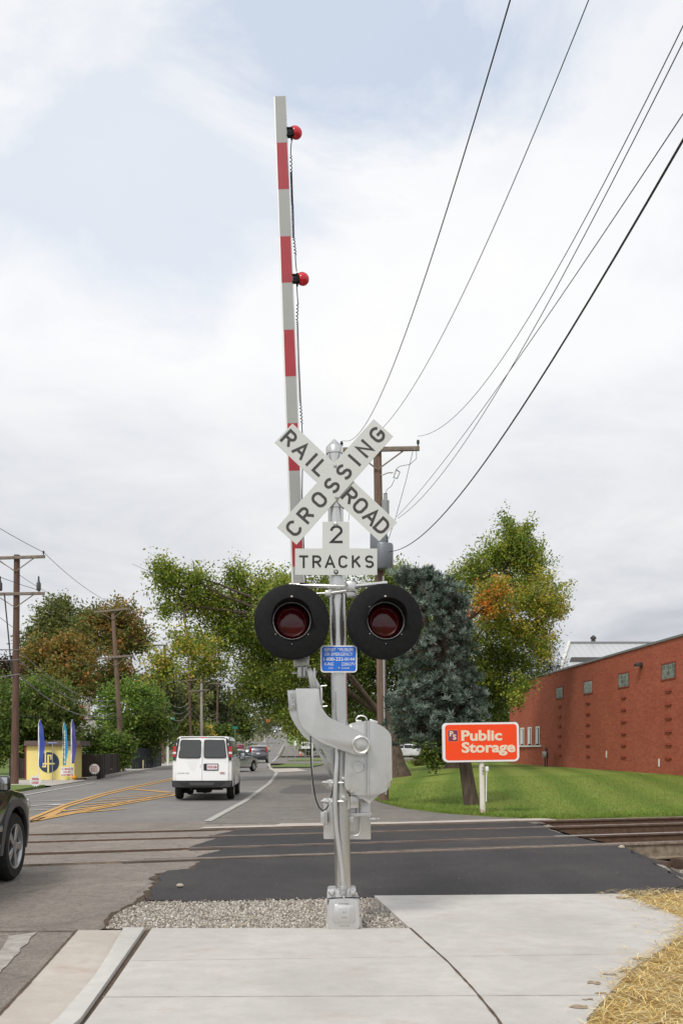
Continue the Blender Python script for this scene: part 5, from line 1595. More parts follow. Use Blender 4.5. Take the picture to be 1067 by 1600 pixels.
tree('bush', 'spreading green bush over the dark board fence', lt(158, 60), [Bl(150, 1160, 26, 20, 60, None, GRN_D + BRI), Bl(175, 1170, 26, 20, 59, None, GRN_D + BRI), Bl(160, 1185, 34, 14, 60, None, GRN_D), Bl(192, 1175, 14, 22, 59, None, BRI + GRN_D)], 9000, .10, GRN_D, .1, cat='bush', seed=20, spread=.32)
FAR = [S(70, 80, 48, .85), S(84, 92, 56, .85), S(98, 98, 62, .85), S(60, 70, 46, .85)]
for i, (px, y, lab, bl) in enumerate((
    (255, 108, 'olive tree behind the third utility pole', [(250, 1070, 20, 22), (240, 1090, 22, 26), (262, 1100, 22, 30), (250, 1130, 26, 30)]),
    (292, 128, 'dull green tree behind the two nearest street-side poles', [(285, 1085, 22, 16), (300, 1100, 24, 24), (280, 1115, 26, 24), (295, 1135, 30, 20)]),
    (330, 160, 'dark conifer-like tree beyond the white van', [(335, 1070, 12, 14), (328, 1085, 22, 12), (340, 1100, 26, 16), (325, 1120, 30, 20), (345, 1135, 30, 16)]),
    (368, 205, 'dense dark green tree left of the far traffic signals', [(362, 1105, 18, 14), (375, 1118, 20, 18), (358, 1130, 22, 18), (384, 1140, 14, 14)]),
    (352, 150, 'rounded dark bush at the road edge beyond the red car', [(338, 1150, 20, 14), (350, 1152, 14, 12)]),
    (300, 215, 'hazy far tree with yellowing top', [(300, 1060, 18, 14), (312, 1078, 22, 18), (290, 1085, 20, 18)]),
    (275, 135, 'low yellow-green shrub beside the pale pole', [(285, 1140, 26, 14), (305, 1148, 24, 10)]),
)):
    tree('far_tree', lab, lt(px, y), [Bl(a, b, c, d, y) for a, b, c, d in bl], 5200, .0012 * y + .06, [FAR, OLIVE, FAR, GRN_D, GRN_D, FAR + YEL[:1], YEL + OLIVE][i], .25, group='trees along the far road', seed=30 + i, spread=.0045 * y, per=12)
# the woods that close the far view
wd = []
rw = random.Random(9)
for k in range(46):
    px = rw.uniform(470, 900); y = rw.uniform(150, 190)
    wd.append(Bl(px, 1152 - rw.uniform(0, 26), 22, 20, y, None, FAR + GRN_D))
for k in range(30):
    px = rw.uniform(396, 440); y = rw.uniform(520, 620)
    wd.append(Bl(px, 1136 - rw.uniform(0, 18), 8, 7, y, None, FAR))
for k in range(46):
    px = rw.uniform(-500, 300); y = rw.uniform(160, 240)
    wd.append(Bl(px, 1150 - rw.uniform(0, 30), 30, 24, y, None, FAR + GRN_D))
for k in range(26):
    px = rw.uniform(260, 420); y = rw.uniform(240, 380)
    wd.append(Bl(px, 1142 - rw.uniform(0, 24), 14, 14, y, None, FAR + OLIVE))
for k in range(24):
    px = rw.uniform(900, 1700); y = rw.uniform(120, 200)
    wd.append(Bl(px, 1145 - rw.uniform(0, 24), 40, 26, y, None, FAR + GRN_D))
for k in range(26):
    px = rw.uniform(466, 620); y = rw.uniform(153, 158)
    wd.append(Bl(px, 1174 - rw.uniform(0, 14), 14, 9, y, None, FAR + GRN_D))
for k in range(40):
    px = rw.uniform(-120, 262); y = rw.uniform(92, 118)
    wd.append(Bl(px, 1172 - rw.uniform(0, 50), 22, 18, y, None, FAR + GRN_D))
tag(foliage('distant_woods', wd, 60000, .30, FAR, M['leaf'], None, (0, 0, 0), spread=1.1, per=10, seed=77, shell=.1), kind='stuff')
# low planting under the right-hand trees
tree('bush', 'dark low bush at the foot of the maple trunk, edge of the lawn', lt(668, 62), [Bl(660, 1192, 16, 6, 62), Bl(684, 1190, 20, 8, 62), Bl(700, 1186, 10, 10, 62)], 3000, .10, GRN_D + [S(150, 110, 70, .55)], .05, cat='bush', seed=51, spread=.2)
tree('shade_tree', 'dark green tree in the shade behind the sign panel', lt(720, 74), [Bl(700, 1110, 50, 36, 74), Bl(760, 1110, 44, 36, 74), Bl(640, 1105, 44, 36, 75), Bl(730, 1150, 60, 30, 74), Bl(600, 1120, 40, 34, 76), Bl(560, 1110, 40, 40, 78), Bl(520, 1120, 30, 34, 80), Bl(790, 1140, 24, 34, 73)], 22000, .13, GRN_D, .3, seed=52, spread=.45, per=14)
# ------------------------------------------------------------------ utility poles and their wires
def pole(name, label, base, top, r0, r1, m, arms, group, extra=None):
    """arms: (height, reach to the left, reach to the right, tilt, pins)"""
    base, top = Vector(base), Vector(top)
    rt = empty(name, base, 0, label, 'utility pole', group)
    mb = MB(); mb.cyl(base + Vector((0, 0, -.2)), top, r0, r1, 14)
    mb.build('shaft', m, rt, off=base)
    for (z, l, r, tilt, pins) in arms:
        c = base.lerp(top, (z - base.z) / (top.z - base.z)) + Vector((0, -r1 - .05, 0))
        a, b = c + Vector((-l, 0, -tilt)), c + Vector((r, 0, tilt))
        mb = MB(); mb.beam(a, b, .10, .12, .01)
        am = mb.build('crossarm', M['arm_wood'], rt, off=base)
        mb = MB()
        for s_, q in ((-1, a), (1, b)):
            if (q - c).length < .5: continue
            mb.beam(c + Vector((s_ * .02, .0, -.55)), c.lerp(q, .62) + Vector((0, 0, -.05)), .035, .035)
        if len(mb.bm.verts): mb.build('brace', M['arm_wood'], am, off=base)
        else: mb.bm.free()
        for t in pins:
            q = c.lerp(b, t) if t > 0 else c.lerp(a, -t)
            mb = MB(); mb.lathe([(.018, 0), (.018, .06), (.045, .07), (.03, .10), (.05, .12), (.032, .15), (.04, .17), (0, .19)], q + Vector((0, 0, .06)), UZ, 10)
            mb.build('insulator', M['ink'], am, off=base)
    return rt
# the pole behind the signal
pb = P(599, 1253, 27.8); pb.z = H(pb.x, 27.8)
ptop = P(589, 699, 27.8)
p0 = pole('utility_pole', 'brown utility pole with transformers standing right behind the signal', pb, ptop, .15, .115, M['pole_wood'], [(ptop.z - .10, 1.05, 1.16, .02, (-.95, -.35, .965))], 'utility poles')
def Z3(zx, zy, Y=27.7): return P(520 + zx / 6.156, 640 + zy / 6.156, Y)
for (px, py0, py1, w, lab) in ((597.5, 850, 890, .29, 'can'), (591, 832, 868, .24, 'can')):
    c0, c1 = P(px, py1, 27.5), P(px, py0, 27.5)
    mb = MB(); mb.lathe([(0, 0), (w * .9, .0), (w, .04), (w, (c1 - c0).length - .05), (w * .94, (c1 - c0).length), (0, (c1 - c0).length + .06)], c0, UZ, 18)
    tf = mb.build('transformer', mat('transformer_grey', S(132, 138, 144, .8), .45, .3), p0, off=pb)
    for dx in (-.1, .1):
        mb = MB(); mb.lathe([(.03, 0), (.05, .05), (.03, .1), (.05, .15), (.02, .22), (0, .23)], c1 + Vector((dx, -.05, .02)), UZ, 8); mb.build('bushing', M['ink'], tf, off=pb)
c0, c1 = P(601.5, 812, 27.6), P(601.5, 783, 27.6)
mb = MB(); mb.lathe([(0, 0), (.10, 0), (.105, .04), (.105, .48), (.11, .52), (.06, .56), (.05, .7), (.065, .72), (.0, .74)], c0, UZ, 14); mb.build('lightning_arrester', mat('arrester_grey', S(168, 170, 170, .8), .5, .2), p0, off=pb)
mb = MB()
mb.tube([Z3(462, 632), Z3(530, 605), Z3(575, 606)], .018, 6)
mb.tube([Z3(605, 575), Z3(640, 600), Z3(615, 660), Z3(580, 655), Z3(605, 575)], .022, 6)
mb.build('fuse_cutout', M['steel'], p0, off=pb)
mb = MB()
mb.tube([Z3(605, 570), Z3(640, 545), Z3(740, 525), Z3(800, 470), Z3(800, 375)], .008, 5)
mb.tube([Z3(590, 670), Z3(560, 735), Z3(515, 770), Z3(505, 810)], .008, 5)
mb.tube([Z3(772, 370), Z3(700, 680), Z3(600, 1040), Z3(520, 1280)], .008, 5)
mb.tube([Z3(155, 1000), Z3(148, 1070)], .006, 4)
mb.build('lead_wire', M['ink'], p0, off=pb)
mb = MB(); mb.tube([P(602.5, 1242, 27.65), P(600, 1110, 27.65), P(598.5, 960, 27.65), P(598, 900, 27.65)], .03, 8); mb.build('riser_conduit', M['steel'], p0, off=pb)
WIRE = mat('wire_black', (.02, .02, .02), .6)
def wire(label, pts, r, group, m=None):
    mb = MB(); o_ = Vector(pts[0]); mb.tube(pts, r, 5)
    w_ = mb.build('wire', m or WIRE, None, off=o_, loc=o_)
    return tag(w_, label, 'wire', group)
def sagged(a, b, s, n=40):
    a, b = Vector(a), Vector(b)
    return [a.lerp(b, i / n) - Vector((0, 0, 4 * s * (i / n) * (1 - i / n))) for i in range(n + 1)]
for (a, x1, z1, s, r, lab) in (
    ((.04, 27.8, 10.1), 2.33, 10.8, 3.69, .006, 'thin power wire from the left end of the crossarm, steepest of the overhead lines'),
    ((.66, 27.8, 10.06), 4.98, 18.3, 4.59, .006, 'thin power wire passing just above the G of the crossbuck'),
    ((2.12, 27.66, 10.17), 4.61, 16.79, 4.83, .006, 'thin power wire from the insulator on the right tip of the crossarm'),
    ((1.57, 27.8, 7.92), 5.15, 15.85, 3.43, .006, 'overhead wire crossing the others halfway up, ends beside the transformer'),
    ((1.55, 27.8, 7.97), 4.25, 7.45, .98, .0055, 'slightly wavy overhead wire just above the thickest one'),
    ((1.3, 27.8, 6.99), 3.42, 10.14, 2.84, .010, 'thickest black overhead cable, the lowest of the lines to the pole')):
    wire(lab, sagged(a, (x1, -14, z1), s, 60), r, 'overhead lines to the pole behind the signal')
# the poles along the left side
LP = []
for i, (bx, tx, ytop, Y, r0, r1, mm, lab, arms) in enumerate((
    (23, 26.5, 867, 40.8, .155, .12, 'pole_dark', 'nearest brown utility pole at the left edge, with two crossarms', [(-.14, 1.25, 1.2, .04, (-.9, .95)), (-1.62, 1.25, 1.2, .02, (-.55, .8))]),
    (191.5, 176, 953, 64, .17, .12, 'pole_wood', 'leaning brown utility pole in front of the rust-coloured maple', [(-.05, 1.15, 1.15, .12, (-.9, .9)), (-3.05, 1.15, 1.15, .10, ())]),
    (254, 257, 1008, 88, .15, .11, 'pole_wood', 'third utility pole from the left, half hidden by the maple leaves', [(-.02, 1.3, .3, 0, (-.9,)), (-1.1, 1.4, .3, 0, (-.9,))]),
    (299, 294.5, 1032, 116, .16, .12, 'pole_dark', 'dark brown utility pole left of the pale concrete pole', [(-2.3, .9, 1.2, .1, ())]),
    (314.5, 314.5, 1036, 112, .17, .13, 'pole_grey', 'pale grey street-side pole above the white van', [(-2.1, .1, .9, 0, ()), (-3.1, 1.4, .9, .1, ())]),
    (338, 340, 1064, 150, .16, .12, 'pole_dark', 'brown utility pole right of the pale pole', [(-.4, 1.2, 1.2, 0, ())]),
    (356, 357.5, 1074, 172, .17, .12, 'pole_dark', 'tall thin reddish pole beyond the van', [(-.6, 1.2, 1.2, 0, ())]),
    (363, 363.5, 1082, 205, .16, .12, 'pole_wood', 'slender far pole just right of the reddish one', [(-1.0, 1.1, 1.1, 0, ())]),
    (399, 399.5, 1102, 300, .2, .15, 'pole_grey', 'pale pole by the far traffic signals', []),
    (405, 405, 1106, 330, .2, .15, 'pole_grey', 'second pale pole at the far crossing', []))):
    b = P(bx, 1200, Y); b.z = H(b.x, Y)
    t = P(tx, ytop, Y)
    pole('utility_pole', lab, b, t, r0, r1, M[mm], [(t.z + dz, l, r, tl, pins) for dz, l, r, tl, pins in arms], 'utility poles')
    LP.append((b, t))
rp = bpy.data.objects['utility_pole.001']
for dx in (-.62, .95):
    q = LP[0][1] + Vector((dx, -.2, -1.5))
    mb = MB(); mb.lathe([(.06, 0), (.09, .03), (.09, .30), (.05, .36), (.03, .5), (.04, .55), (0, .62)], q, UZ, 10); mb.build('fuse_cutout', M['ink'], rp, off=LP[0][0])
mb = MB(); mb.tube([LP[0][1] + Vector((-.45, -.2, -1.6)), LP[0][1] + Vector((-.3, -.18, -3.2)), LP[0][1] + Vector((-.14, -.18, -5.0))], .03, 6); mb.build('riser_cable', M['ink'], rp, off=LP[0][0])
pre = Vector((-12.0, 8.0, 0))
chain = [(pre, pre + Vector((0, 0, 9.4)))] + LP[:4] + [LP[5], LP[6], LP[7]]
def run(label, offs, sag, r, m=None):
    pts = []
    for (b0, t0), (b1, t1), o0, o1 in zip(chain, chain[1:], offs, offs[1:]):
        seg = sagged(t0 + Vector(o0), t1 + Vector(o1), sag * (1 if (t1 - t0).length < 30 else 1.2), 14)
        pts += seg if not pts else seg[1:]
    wire(label, pts, r, 'lines strung along the left poles', m)
n_ = len(chain)
run('upper power line along the left poles, right end of the top arms', [(1.1, 0, .1)] * n_, .45, .011)
run('upper power line along the left poles, left end of the top arms', [(-1.1, 0, .1)] * n_, .5, .011)
run('power line on the second arms of the left poles', [(.9, 0, -1.45)] * 2 + [(.9, 0, -2.9)] + [(.4, 0, -1.2)] * (n_ - 3), .55, .011)
run('neutral line on the left poles below the arms', [(-.9, 0, -2.4)] * 2 + [(-.5, 0, -3.6)] + [(-.2, 0, -2.3)] * (n_ - 3), .6, .011)
CBL = mat('cable_grey', S(120, 118, 116), .5)
run('thick grey telephone cable sagging lowest along the left poles', [(.1, -.1, -4.9)] * 2 + [(.1, -.1, -6.6)] + [(.1, -.1, -6.0)] * (n_ - 3), .85, .028, CBL)
run('grey telephone cable just above the lowest one on the left poles', [(.1, -.1, -4.3)] * 2 + [(.1, -.1, -6.1)] + [(.1, -.1, -5.4)] * (n_ - 3), .75, .024, CBL)
run('topmost grey telephone cable on the left poles', [(.1, -.1, -3.9)] * 2 + [(.1, -.1, -5.8)] + [(.1, -.1, -4.8)] * (n_ - 3), .7, .022, CBL)
wire('dark telephone cable from the trees to the leaning pole, lowest of all', sagged(P(30, 1118, 52), LP[1][0] + Vector((-.2, -.2, 3.4)), .15, 14), .03, 'lines strung along the left poles')

# ------------------------------------------------------------------ vehicles
def interp_line(pts, z):
    """y of a rising polyline [(y, z)...] at height z"""
    for (y0, z0), (y1, z1) in zip(pts, pts[1:]):
        if (z0 <= z <= z1) or (z1 <= z <= z0):
            return y0 + (y1 - y0) * (z - z0) / ((z1 - z0) or 1e-9)
    return pts[0][0] if abs(z - pts[0][1]) < abs(z - pts[-1][1]) else pts[-1][0]
def arch_pts(yc, zc, r, z0, n=10):
    """wheel opening, rear to front, from height z0 over the wheel and back to z0"""
    a0 = math.asin(max(-1, min(1, (z0 - zc) / r)))
    return [(yc - r * math.cos(a), zc + r * math.sin(a)) for a in [a0 + (math.pi - 2 * a0) * i / n for i in range(n + 1)]]
def hull(prof, w, tum, plan, bow, slices=(-1, -.985, -.94, -.8, -.4, 0, .4, .8, .94, .985, 1), ins=(.055, .02, .004)):
    """a solid from a side outline (y, z): narrowed upwards by tum(z), in plan by plan(y), its ends bowed"""
    mb = MB()
    pts = [Vector(p) for p in prof]
    n = len(pts)
    area = sum(pts[i].x * pts[(i + 1) % n].y - pts[(i + 1) % n].x * pts[i].y for i in range(n))
    sg = 1 if area > 0 else -1
    nr = []
    for i in range(n):
        d0 = (pts[i] - pts[i - 1]).normalized(); d1 = (pts[(i + 1) % n] - pts[i]).normalized()
        d = d0 + d1
        d = d.normalized() if d.length > 1e-6 else d1
        nr.append(Vector((-d.y, d.x)) * sg)
    rings = []
    for f in slices:
        k = ins[0] if abs(f) >= 1 else ins[1] if abs(f) > .97 else ins[2] if abs(f) > .9 else 0
        ring = []
        for p, q in zip(pts, nr):
            pp = p + q * k
            x = f * w / 2 * tum(pp.y) * plan(pp.x)
            y = pp.x - bow * f * f * (1 if pp.x > 0 else -1) * min(1, abs(pp.x) / 2) ** 3
            ring.append(mb.bm.verts.new((x, y, pp.y)))
        rings.append(ring)
    for a, b in zip(rings, rings[1:]):
        for i in range(n): mb.bm.faces.new((a[i], a[(i + 1) % n], b[(i + 1) % n], b[i]))
    mb.bm.faces.new(rings[0]); mb.bm.faces.new(rings[-1])
    return mb
M['tyre'] = mottled('tyre_rubber', (.014, .014, .014), (.028, .027, .026), 12, .85, spec=.25)
M['rim'] = mat('alloy_rim', (.42, .43, .44), .3, .85)
M['steel_rim'] = mat('steel_rim', (.25, .25, .25), .4, .6)
M['trim_and_shade'] = mottled('black_plastic_trim_and_shade', (.022, .022, .023), (.036, .036, .036), 8, .6, spec=.3)  # also colours the shade put on the van's rear corners and roof edge
M['tail'] = mat('tail_lamp_red', (.42, .012, .015), .15)
M['plate'] = mat('licence_plate_white', S(224, 216, 220, .95), .45)
M['under'] = mat('underbody_black', (.01, .01, .01), .9)
def wheel(par, y, side, w, r, rim, spokes=0, tw=.22):
    x = side * (w / 2 - tw / 2 - .01)
    c = Vector((x, y, r)); ax = Vector((side, 0, 0))
    mb = MB()
    h = tw / 2
    mb.lathe([(r * .64, -h), (r * .9, -h), (r * .98, -h * .7), (r, -h * .3), (r, h * .3), (r * .98, h * .7), (r * .9, h), (r * .66, h * .98), (r * .64, h * .85), (r * .64, -h)], c, ax, 36)
    wh = mb.build('wheel', M['tyre'], par)
    mb = MB()
    if spokes:
        mb.lathe([(r * .66, h * .98), (r * .62, h * .98), (r * .58, h * .7), (r * .58, -h * .2)], c, ax, 36)
        u = ax.orthogonal().normalized(); v = ax.cross(u)
        for i in range(spokes):
            a = 2 * math.pi * i / spokes + .4
            d = u * math.cos(a) + v * math.sin(a); p = -u * math.sin(a) + v * math.cos(a)
            mb.prism([c + ax * h * .86 + d * r * .1 + p * r * .07, c + ax * h * .92 + d * r * .62 + p * r * .13, c + ax * h * .92 + d * r * .62 - p * r * .13, c + ax * h * .86 + d * r * .1 - p * r * .07], -ax * .035, .006, 1)
        mb.lathe([(r * .19, h * .6), (r * .19, h * .92), (r * .12, h * .98), (0, h)], c, ax, 18)
    else:
        mb.lathe([(r * .66, h * .97), (r * .6, h * .97), (r * .55, h * .5), (r * .3, h * .62), (r * .2, h * .9), (0, h * .92)], c, ax, 28)
    mb.build('rim', rim, wh)
    if spokes:
        mb = MB(); mb.lathe([(r * .58, -h * .1), (0, -h * .1)], c, ax, 28); mb.build('brake_disc', M['under'], wh)
    return wh
def vehicle(name, label, cat, spec, loc, rz, paint, group=None):
    s = spec
    rt = empty(name, loc, rz, label, cat, group)
    w, zb, zr = s['w'], s['belt'], s['roof']
    tum = lambda z: 1.0 - (.05 * max(0, (.55 - z) / .4) if z < .55 else 0) - (s.get('tum', .16) * max(0, z - zb) / (zr - zb))
    L0, L1 = s['lower'][0][0], max(p[0] for p in s['lower'])
    plan = lambda y: 1 - s.get('nose', .13) * max(0, (y - (L1 - .9)) / .9) ** 2 - s.get('tail', .05) * max(0, ((L0 + .7) - y) / .7) ** 2
    bow = s.get('bow', .09)
    z0 = s.get('sill', .30)
    wr, ar = s['wr'], s['wr'] * 1.2
    under = []
    for yw in (s['fw'], s['rw']):
        under += list(reversed(arch_pts(yw, wr + .02, ar, z0)))
    body = hull(s['lower'] + under, w, tum, plan, bow)
    bo_ = body.build('body', paint, rt, ang=32)
    cab = hull(s['cabin'], w, tum, plan, bow * .7, ins=(.07, .03, .006))
    cb = cab.build('cabin', paint, rt, ang=32)
    mb = MB(); mb.box(((0), (L0 + L1) / 2, z0 + .10), (w * .8, (L1 - L0) * .94, .26)); mb.build('underbody', M['under'], rt)
    def sx(y, z, side, out=.006): return Vector((side * (w / 2 * tum(z) * plan(y) + out), y, z))
    for side in (-1, 1):
        for poly in s['side_windows']:
            mb = MB(); mb.prism([sx(y, z, side, .004) for y, z in poly], Vector((-side * .03, 0, 0)))
            mb.build('side_window', M['glass'], rt)
        for yw in (s['fw'], s['rw']): wheel(rt, yw, side, w, wr, s.get('rim', M['rim']), s.get('spokes', 0), s.get('tw', .21))
        for yd, za, zt in s.get('seams', ()):
            mb = MB(); mb.prism([sx(yd - .004, za, side, .002), sx(yd + .004, za, side, .002), sx(yd + .004, zt, side, .002), sx(yd - .004, zt, side, .002)], Vector((-side * .01, 0, 0))); mb.build('door_seam', M['under'], bo_)
        ym, zm = s['mirror']
        a = sx(ym, zm, side, 0)
        mb = MB(); mb.box(a + Vector((side * .13, 0, .06)), (.20, .10, s.get('mh', .16)), None, .04, 3); mb.box(a + Vector((side * .03, .01, .0)), (.09, .06, .05), None, .01)
        mr = mb.build('wing_mirror', s.get('mirror_paint', paint), rt)
        mb = MB(); mb.box(a + Vector((side * .13, -.052, .06)), (.165, .004, s.get('mh', .16) * .78), None, .0015); mb.build('mirror_glass', mat('mirror_glass', (.5, .52, .53), .03, 1.0), mr)
    fr, rr = s['front_glass'], s['rear_glass']     # (y, z) bottom and top
    for nm, (p, q), sg in (('windscreen', fr, 1), ('rear_window', rr, -1)):
        mb = MB()
        c4 = []
        for (y, z) in (p, q):
            k = w / 2 * tum(z) * plan(y) * s.get('glass_in', .86)
            c4.append((k, y, z))
        (k0, y0, za), (k1, y1, zb2) = c4
        nrm = Vector((0, (zb2 - za), -(y1 - y0))).normalized() * sg
        if nrm.z < 0 and abs(nrm.y) < .01: nrm = -nrm
        o_ = nrm * .022
        bf = bow * .7 * s.get('glass_in', .86) ** 2 * sg
        pts0 = [Vector((f * k0, y0 - bf * abs(f) ** 2 + .0, za)) + o_ for f in (-1, -.5, 0, .5, 1)]
        pts1 = [Vector((f * k1, y1 - bf * abs(f) ** 2 + .0, zb2)) + o_ for f in (1, .5, 0, -.5, -1)]
        mb.prism(pts0 + pts1, -nrm * .02)
        mb.build(nm, M['glass'], rt)
    return rt, sx, bo_
SUV = dict(w=1.86, belt=1.05, roof=1.72, tum=.17, wr=.375, fw=1.33, rw=-1.33, sill=.33, tail=.09,
           lower=[(-2.26, .36), (-2.33, .55), (-2.30, .8), (-2.22, 1.06), (.75, 1.07), (1.15, 1.06), (1.7, 1.0), (2.1, .90), (2.26, .76), (2.31, .55), (2.27, .34)],
           cabin=[(-2.22, 1.04), (-2.1, 1.38), (-1.92, 1.62), (-1.7, 1.69), (-.6, 1.73), (.1, 1.70), (.35, 1.63), (1.12, 1.05)],
           side_windows=[[(-1.95, 1.14), (-1.8, 1.5), (-1.15, 1.58), (-1.15, 1.12)], [(-1.08, 1.12), (-1.08, 1.58), (-.15, 1.6), (-.15, 1.1)], [(-.06, 1.1), (-.06, 1.6), (.2, 1.56), (.82, 1.12)]],
           front_glass=((1.02, 1.12), (.40, 1.58)), rear_glass=((-2.19, 1.12), (-1.97, 1.56)), mirror=(.72, 1.10), seams=((-1.1, .42, 1.05), (-.1, .42, 1.05), (.95, .5, 1.05)))
SEDAN = dict(w=1.8, belt=.92, roof=1.42, tum=.2, wr=.32, fw=1.38, rw=-1.32, sill=.26, tail=.10,
             lower=[(-2.3, .34), (-2.38, .55), (-2.34, .82), (-2.2, .95), (-1.7, .97), (.8, .95), (1.3, .90), (2.0, .80), (2.3, .66), (2.36, .48), (2.3, .28)],
             cabin=[(-1.85, .93), (-1.15, 1.33), (-.8, 1.41), (-.2, 1.43), (.3, 1.38), (1.15, .92)],
             side_windows=[[(-1.5, 1.0), (-1.05, 1.28), (-.85, 1.32), (-.85, .99)], [(-.8, .99), (-.8, 1.33), (.0, 1.34), (.0, .98)], [(.06, .98), (.06, 1.34), (.25, 1.31), (.85, .98)]],
             front_glass=((1.04, .98), (.36, 1.34)), rear_glass=((-1.72, 1.0), (-1.2, 1.30)), mirror=(.7, .98), seams=((-.82, .34, .92), (.03, .34, .92), (.9, .4, .9)))
def tails(rt, sx, spec, h=(.75, 1.0), wd=.22, ht=None):
    y = spec['lower'][0][0]
    for side in (-1, 1):
        mb = MB()
        k = spec['w'] / 2 * .93
        mb.box((side * (k - wd / 2 - .0), y + .075, (h[0] + h[1]) / 2), (wd, .10, h[1] - h[0]), None, .02)
        mb.build('tail_light', M['tail'], rt)
def plate_(rt, y, z, txt=None, wd=.32):
    mb = MB(); mb.box((0, y, z), (wd, .012, .15), None, .004); p_ = mb.build('licence_plate', M['plate'], rt); return p_
def heads(rt, spec, z, lit=False):
    y = max(p[0] for p in spec['lower'])
    for side in (-1, 1):
        mb = MB(); mb.box((side * spec['w'] / 2 * .70, y - .13, z), (.34, .12, .14), None, .03)
        mb.build('headlight', M['headlit'] if lit else M['headglass'], rt)
M['headglass'] = mat('headlamp_glass', (.55, .57, .58), .1, .3)
M['headlit'] = mat('headlamp_lit', (.9, .9, .8), .2, emit=((1, .93, .78), 6.0))
def paint(name, c, metal=.6, rough=.28): return mat(name, c, rough, metal, .5, 1.0)
RH = R(2.86)
# the dark SUV at the left edge, driving away
NS = dict(SUV, spokes=5, wr=.39, mh=.17, belt=1.03, mirror=(.42, 1.08))
blk = paint('dark_green_grey_paint', (.030, .034, .033), .7, .22)
nsv, nsx, nb = vehicle('suv', 'dark grey-green SUV cut off by the left edge, driving away over the rails', 'car', NS, (-4.63, 10.07, 0), R(.6), blk)
for side in (-1, 1):
    mb = MB()
    pr = arch_pts(1.33, .41, .53, .33, 14) 
    pi_ = arch_pts(1.33, .41, .445, .33, 14)
    mb.prism([nsx(y, z, side, .012) for y, z in pr] + [nsx(y, z, side, .012) for y, z in reversed(pi_)], Vector((-side * .05, 0, 0)), .004, 1)
    mb.prism([nsx(y, z, side, .012) for y, z in ((-.78, .34), (.78, .34), (.78, .46), (-.78, .46))], Vector((-side * .05, 0, 0)), .006, 1)
    mb.build('wheel_arch_trim', mat('grey_cladding', (.075, .075, .075), .5), nsv)
    mb = MB(); mb.prism([nsx(y, z, side, .014) for y, z in ((-.9, .60), (.8, .60), (.8, .67), (-.9, .67))], Vector((-side * .03, 0, 0)), .008, 2); mb.build('side_moulding', blk, nsv)
tails(nsv, nsx, NS, (.9, 1.45), .16); plate_(nsv, -2.36, .8); heads(nsv, NS, .82)
# the white van
VAN = dict(w=1.98, belt=1.28, roof=2.12, tum=.15, wr=.36, fw=1.75, rw=-1.68, sill=.42, tail=.02, nose=.12, bow=.05, tw=.24, rim=M['steel_rim'], glass_in=.001,
           lower=[(-2.80, .46), (-2.83, .7), (-2.81, 1.0), (-2.78, 1.3), (1.5, 1.30), (2.0, 1.25), (2.55, 1.12), (2.72, .95), (2.78, .6), (2.72, .42)],
           cabin=[(-2.78, 1.27), (-2.70, 1.75), (-2.62, 2.0), (-2.5, 2.085), (-2.2, 2.12), (.4, 2.12), (.9, 2.06), (1.2, 1.95), (1.95, 1.26)],
           side_windows=[[(-2.5, 1.42), (-2.44, 1.96), (-1.4, 1.98), (-1.4, 1.42)], [(-1.3, 1.42), (-1.3, 1.98), (-.2, 1.98), (-.2, 1.42)], [(-.1, 1.42), (-.1, 1.98), (.8, 1.98), (.8, 1.42)], [(.9, 1.40), (.9, 1.94), (1.15, 1.9), (1.68, 1.38)]],
           front_glass=((1.86, 1.34), (1.26, 1.9)), rear_glass=((-2.7, 1.5), (-2.69, 1.52)), mirror=(1.35, 1.36), mh=.3, mirror_paint=M['trim_and_shade'], seams=((-1.35, .5, 2.0), (.85, .5, 1.98)))
wp = mat('white_van_paint', (.80, .80, .79), .3, 0, .5, .6)
vx, vy = -3.98, 28.5
VS = .872
fwd = Vector((-math.sin(RH), math.cos(RH), 0))
van, vsx, vb = vehicle('van', 'white cargo van with twin rear doors driving away over the crossing', 'van', VAN, (vx + fwd.x * 2.8 * VS, vy + fwd.y * 2.8 * VS, 0), RH, wp)
van.scale = (VS, VS, VS)
VR = VAN['cabin'][:4]; VLW = VAN['lower'][:4]
def vrear(x, z, out=.004):
    y = interp_line(VR, z) if z > 1.27 else interp_line(VLW, z)
    f = x / .97
    return Vector((x, y + (.05 if z < 1.27 else .035) * f * f * min(1, abs(y) / 2) ** 3 - out, z))
def rear_panel(par, name, pts, m, out=.004, th=.01):
    mb = MB(); mb.prism([vrear(x, z, out) for x, z in pts], (0, th, 0)); return mb.build(name, m, par)
def roundpoly(pts, r=.07, n=4):
    o_ = []
    k = len(pts)
    for i in range(k):
        p = Vector(pts[i]); a = Vector(pts[i - 1]); b = Vector(pts[(i + 1) % k])
        p0 = p + (a - p).normalized() * r; p1 = p + (b - p).normalized() * r
        for j in range(n + 1):
            t = j / n; q = p0 * (1 - t) ** 2 + p * 2 * t * (1 - t) + p1 * t * t
            o_.append((q.x, q.y))
    return o_
def subdiv(pts, step=.18):
    o_ = []
    for i in range(len(pts)):
        a, b = Vector(pts[i]), Vector(pts[(i + 1) % len(pts)])
        k = max(1, int((b - a).length / step))
        o_ += [tuple(a.lerp(b, j / k)) for j in range(k)]
    return o_
g = NT('van_rear_glass')
g.bump(g.noise(3.0, 3, .6, g.mapped((.5, .5, 2.2))), .35, .05)
M['vanglass'] = g.done((.022, .026, .025), .05, 0, 1.0)
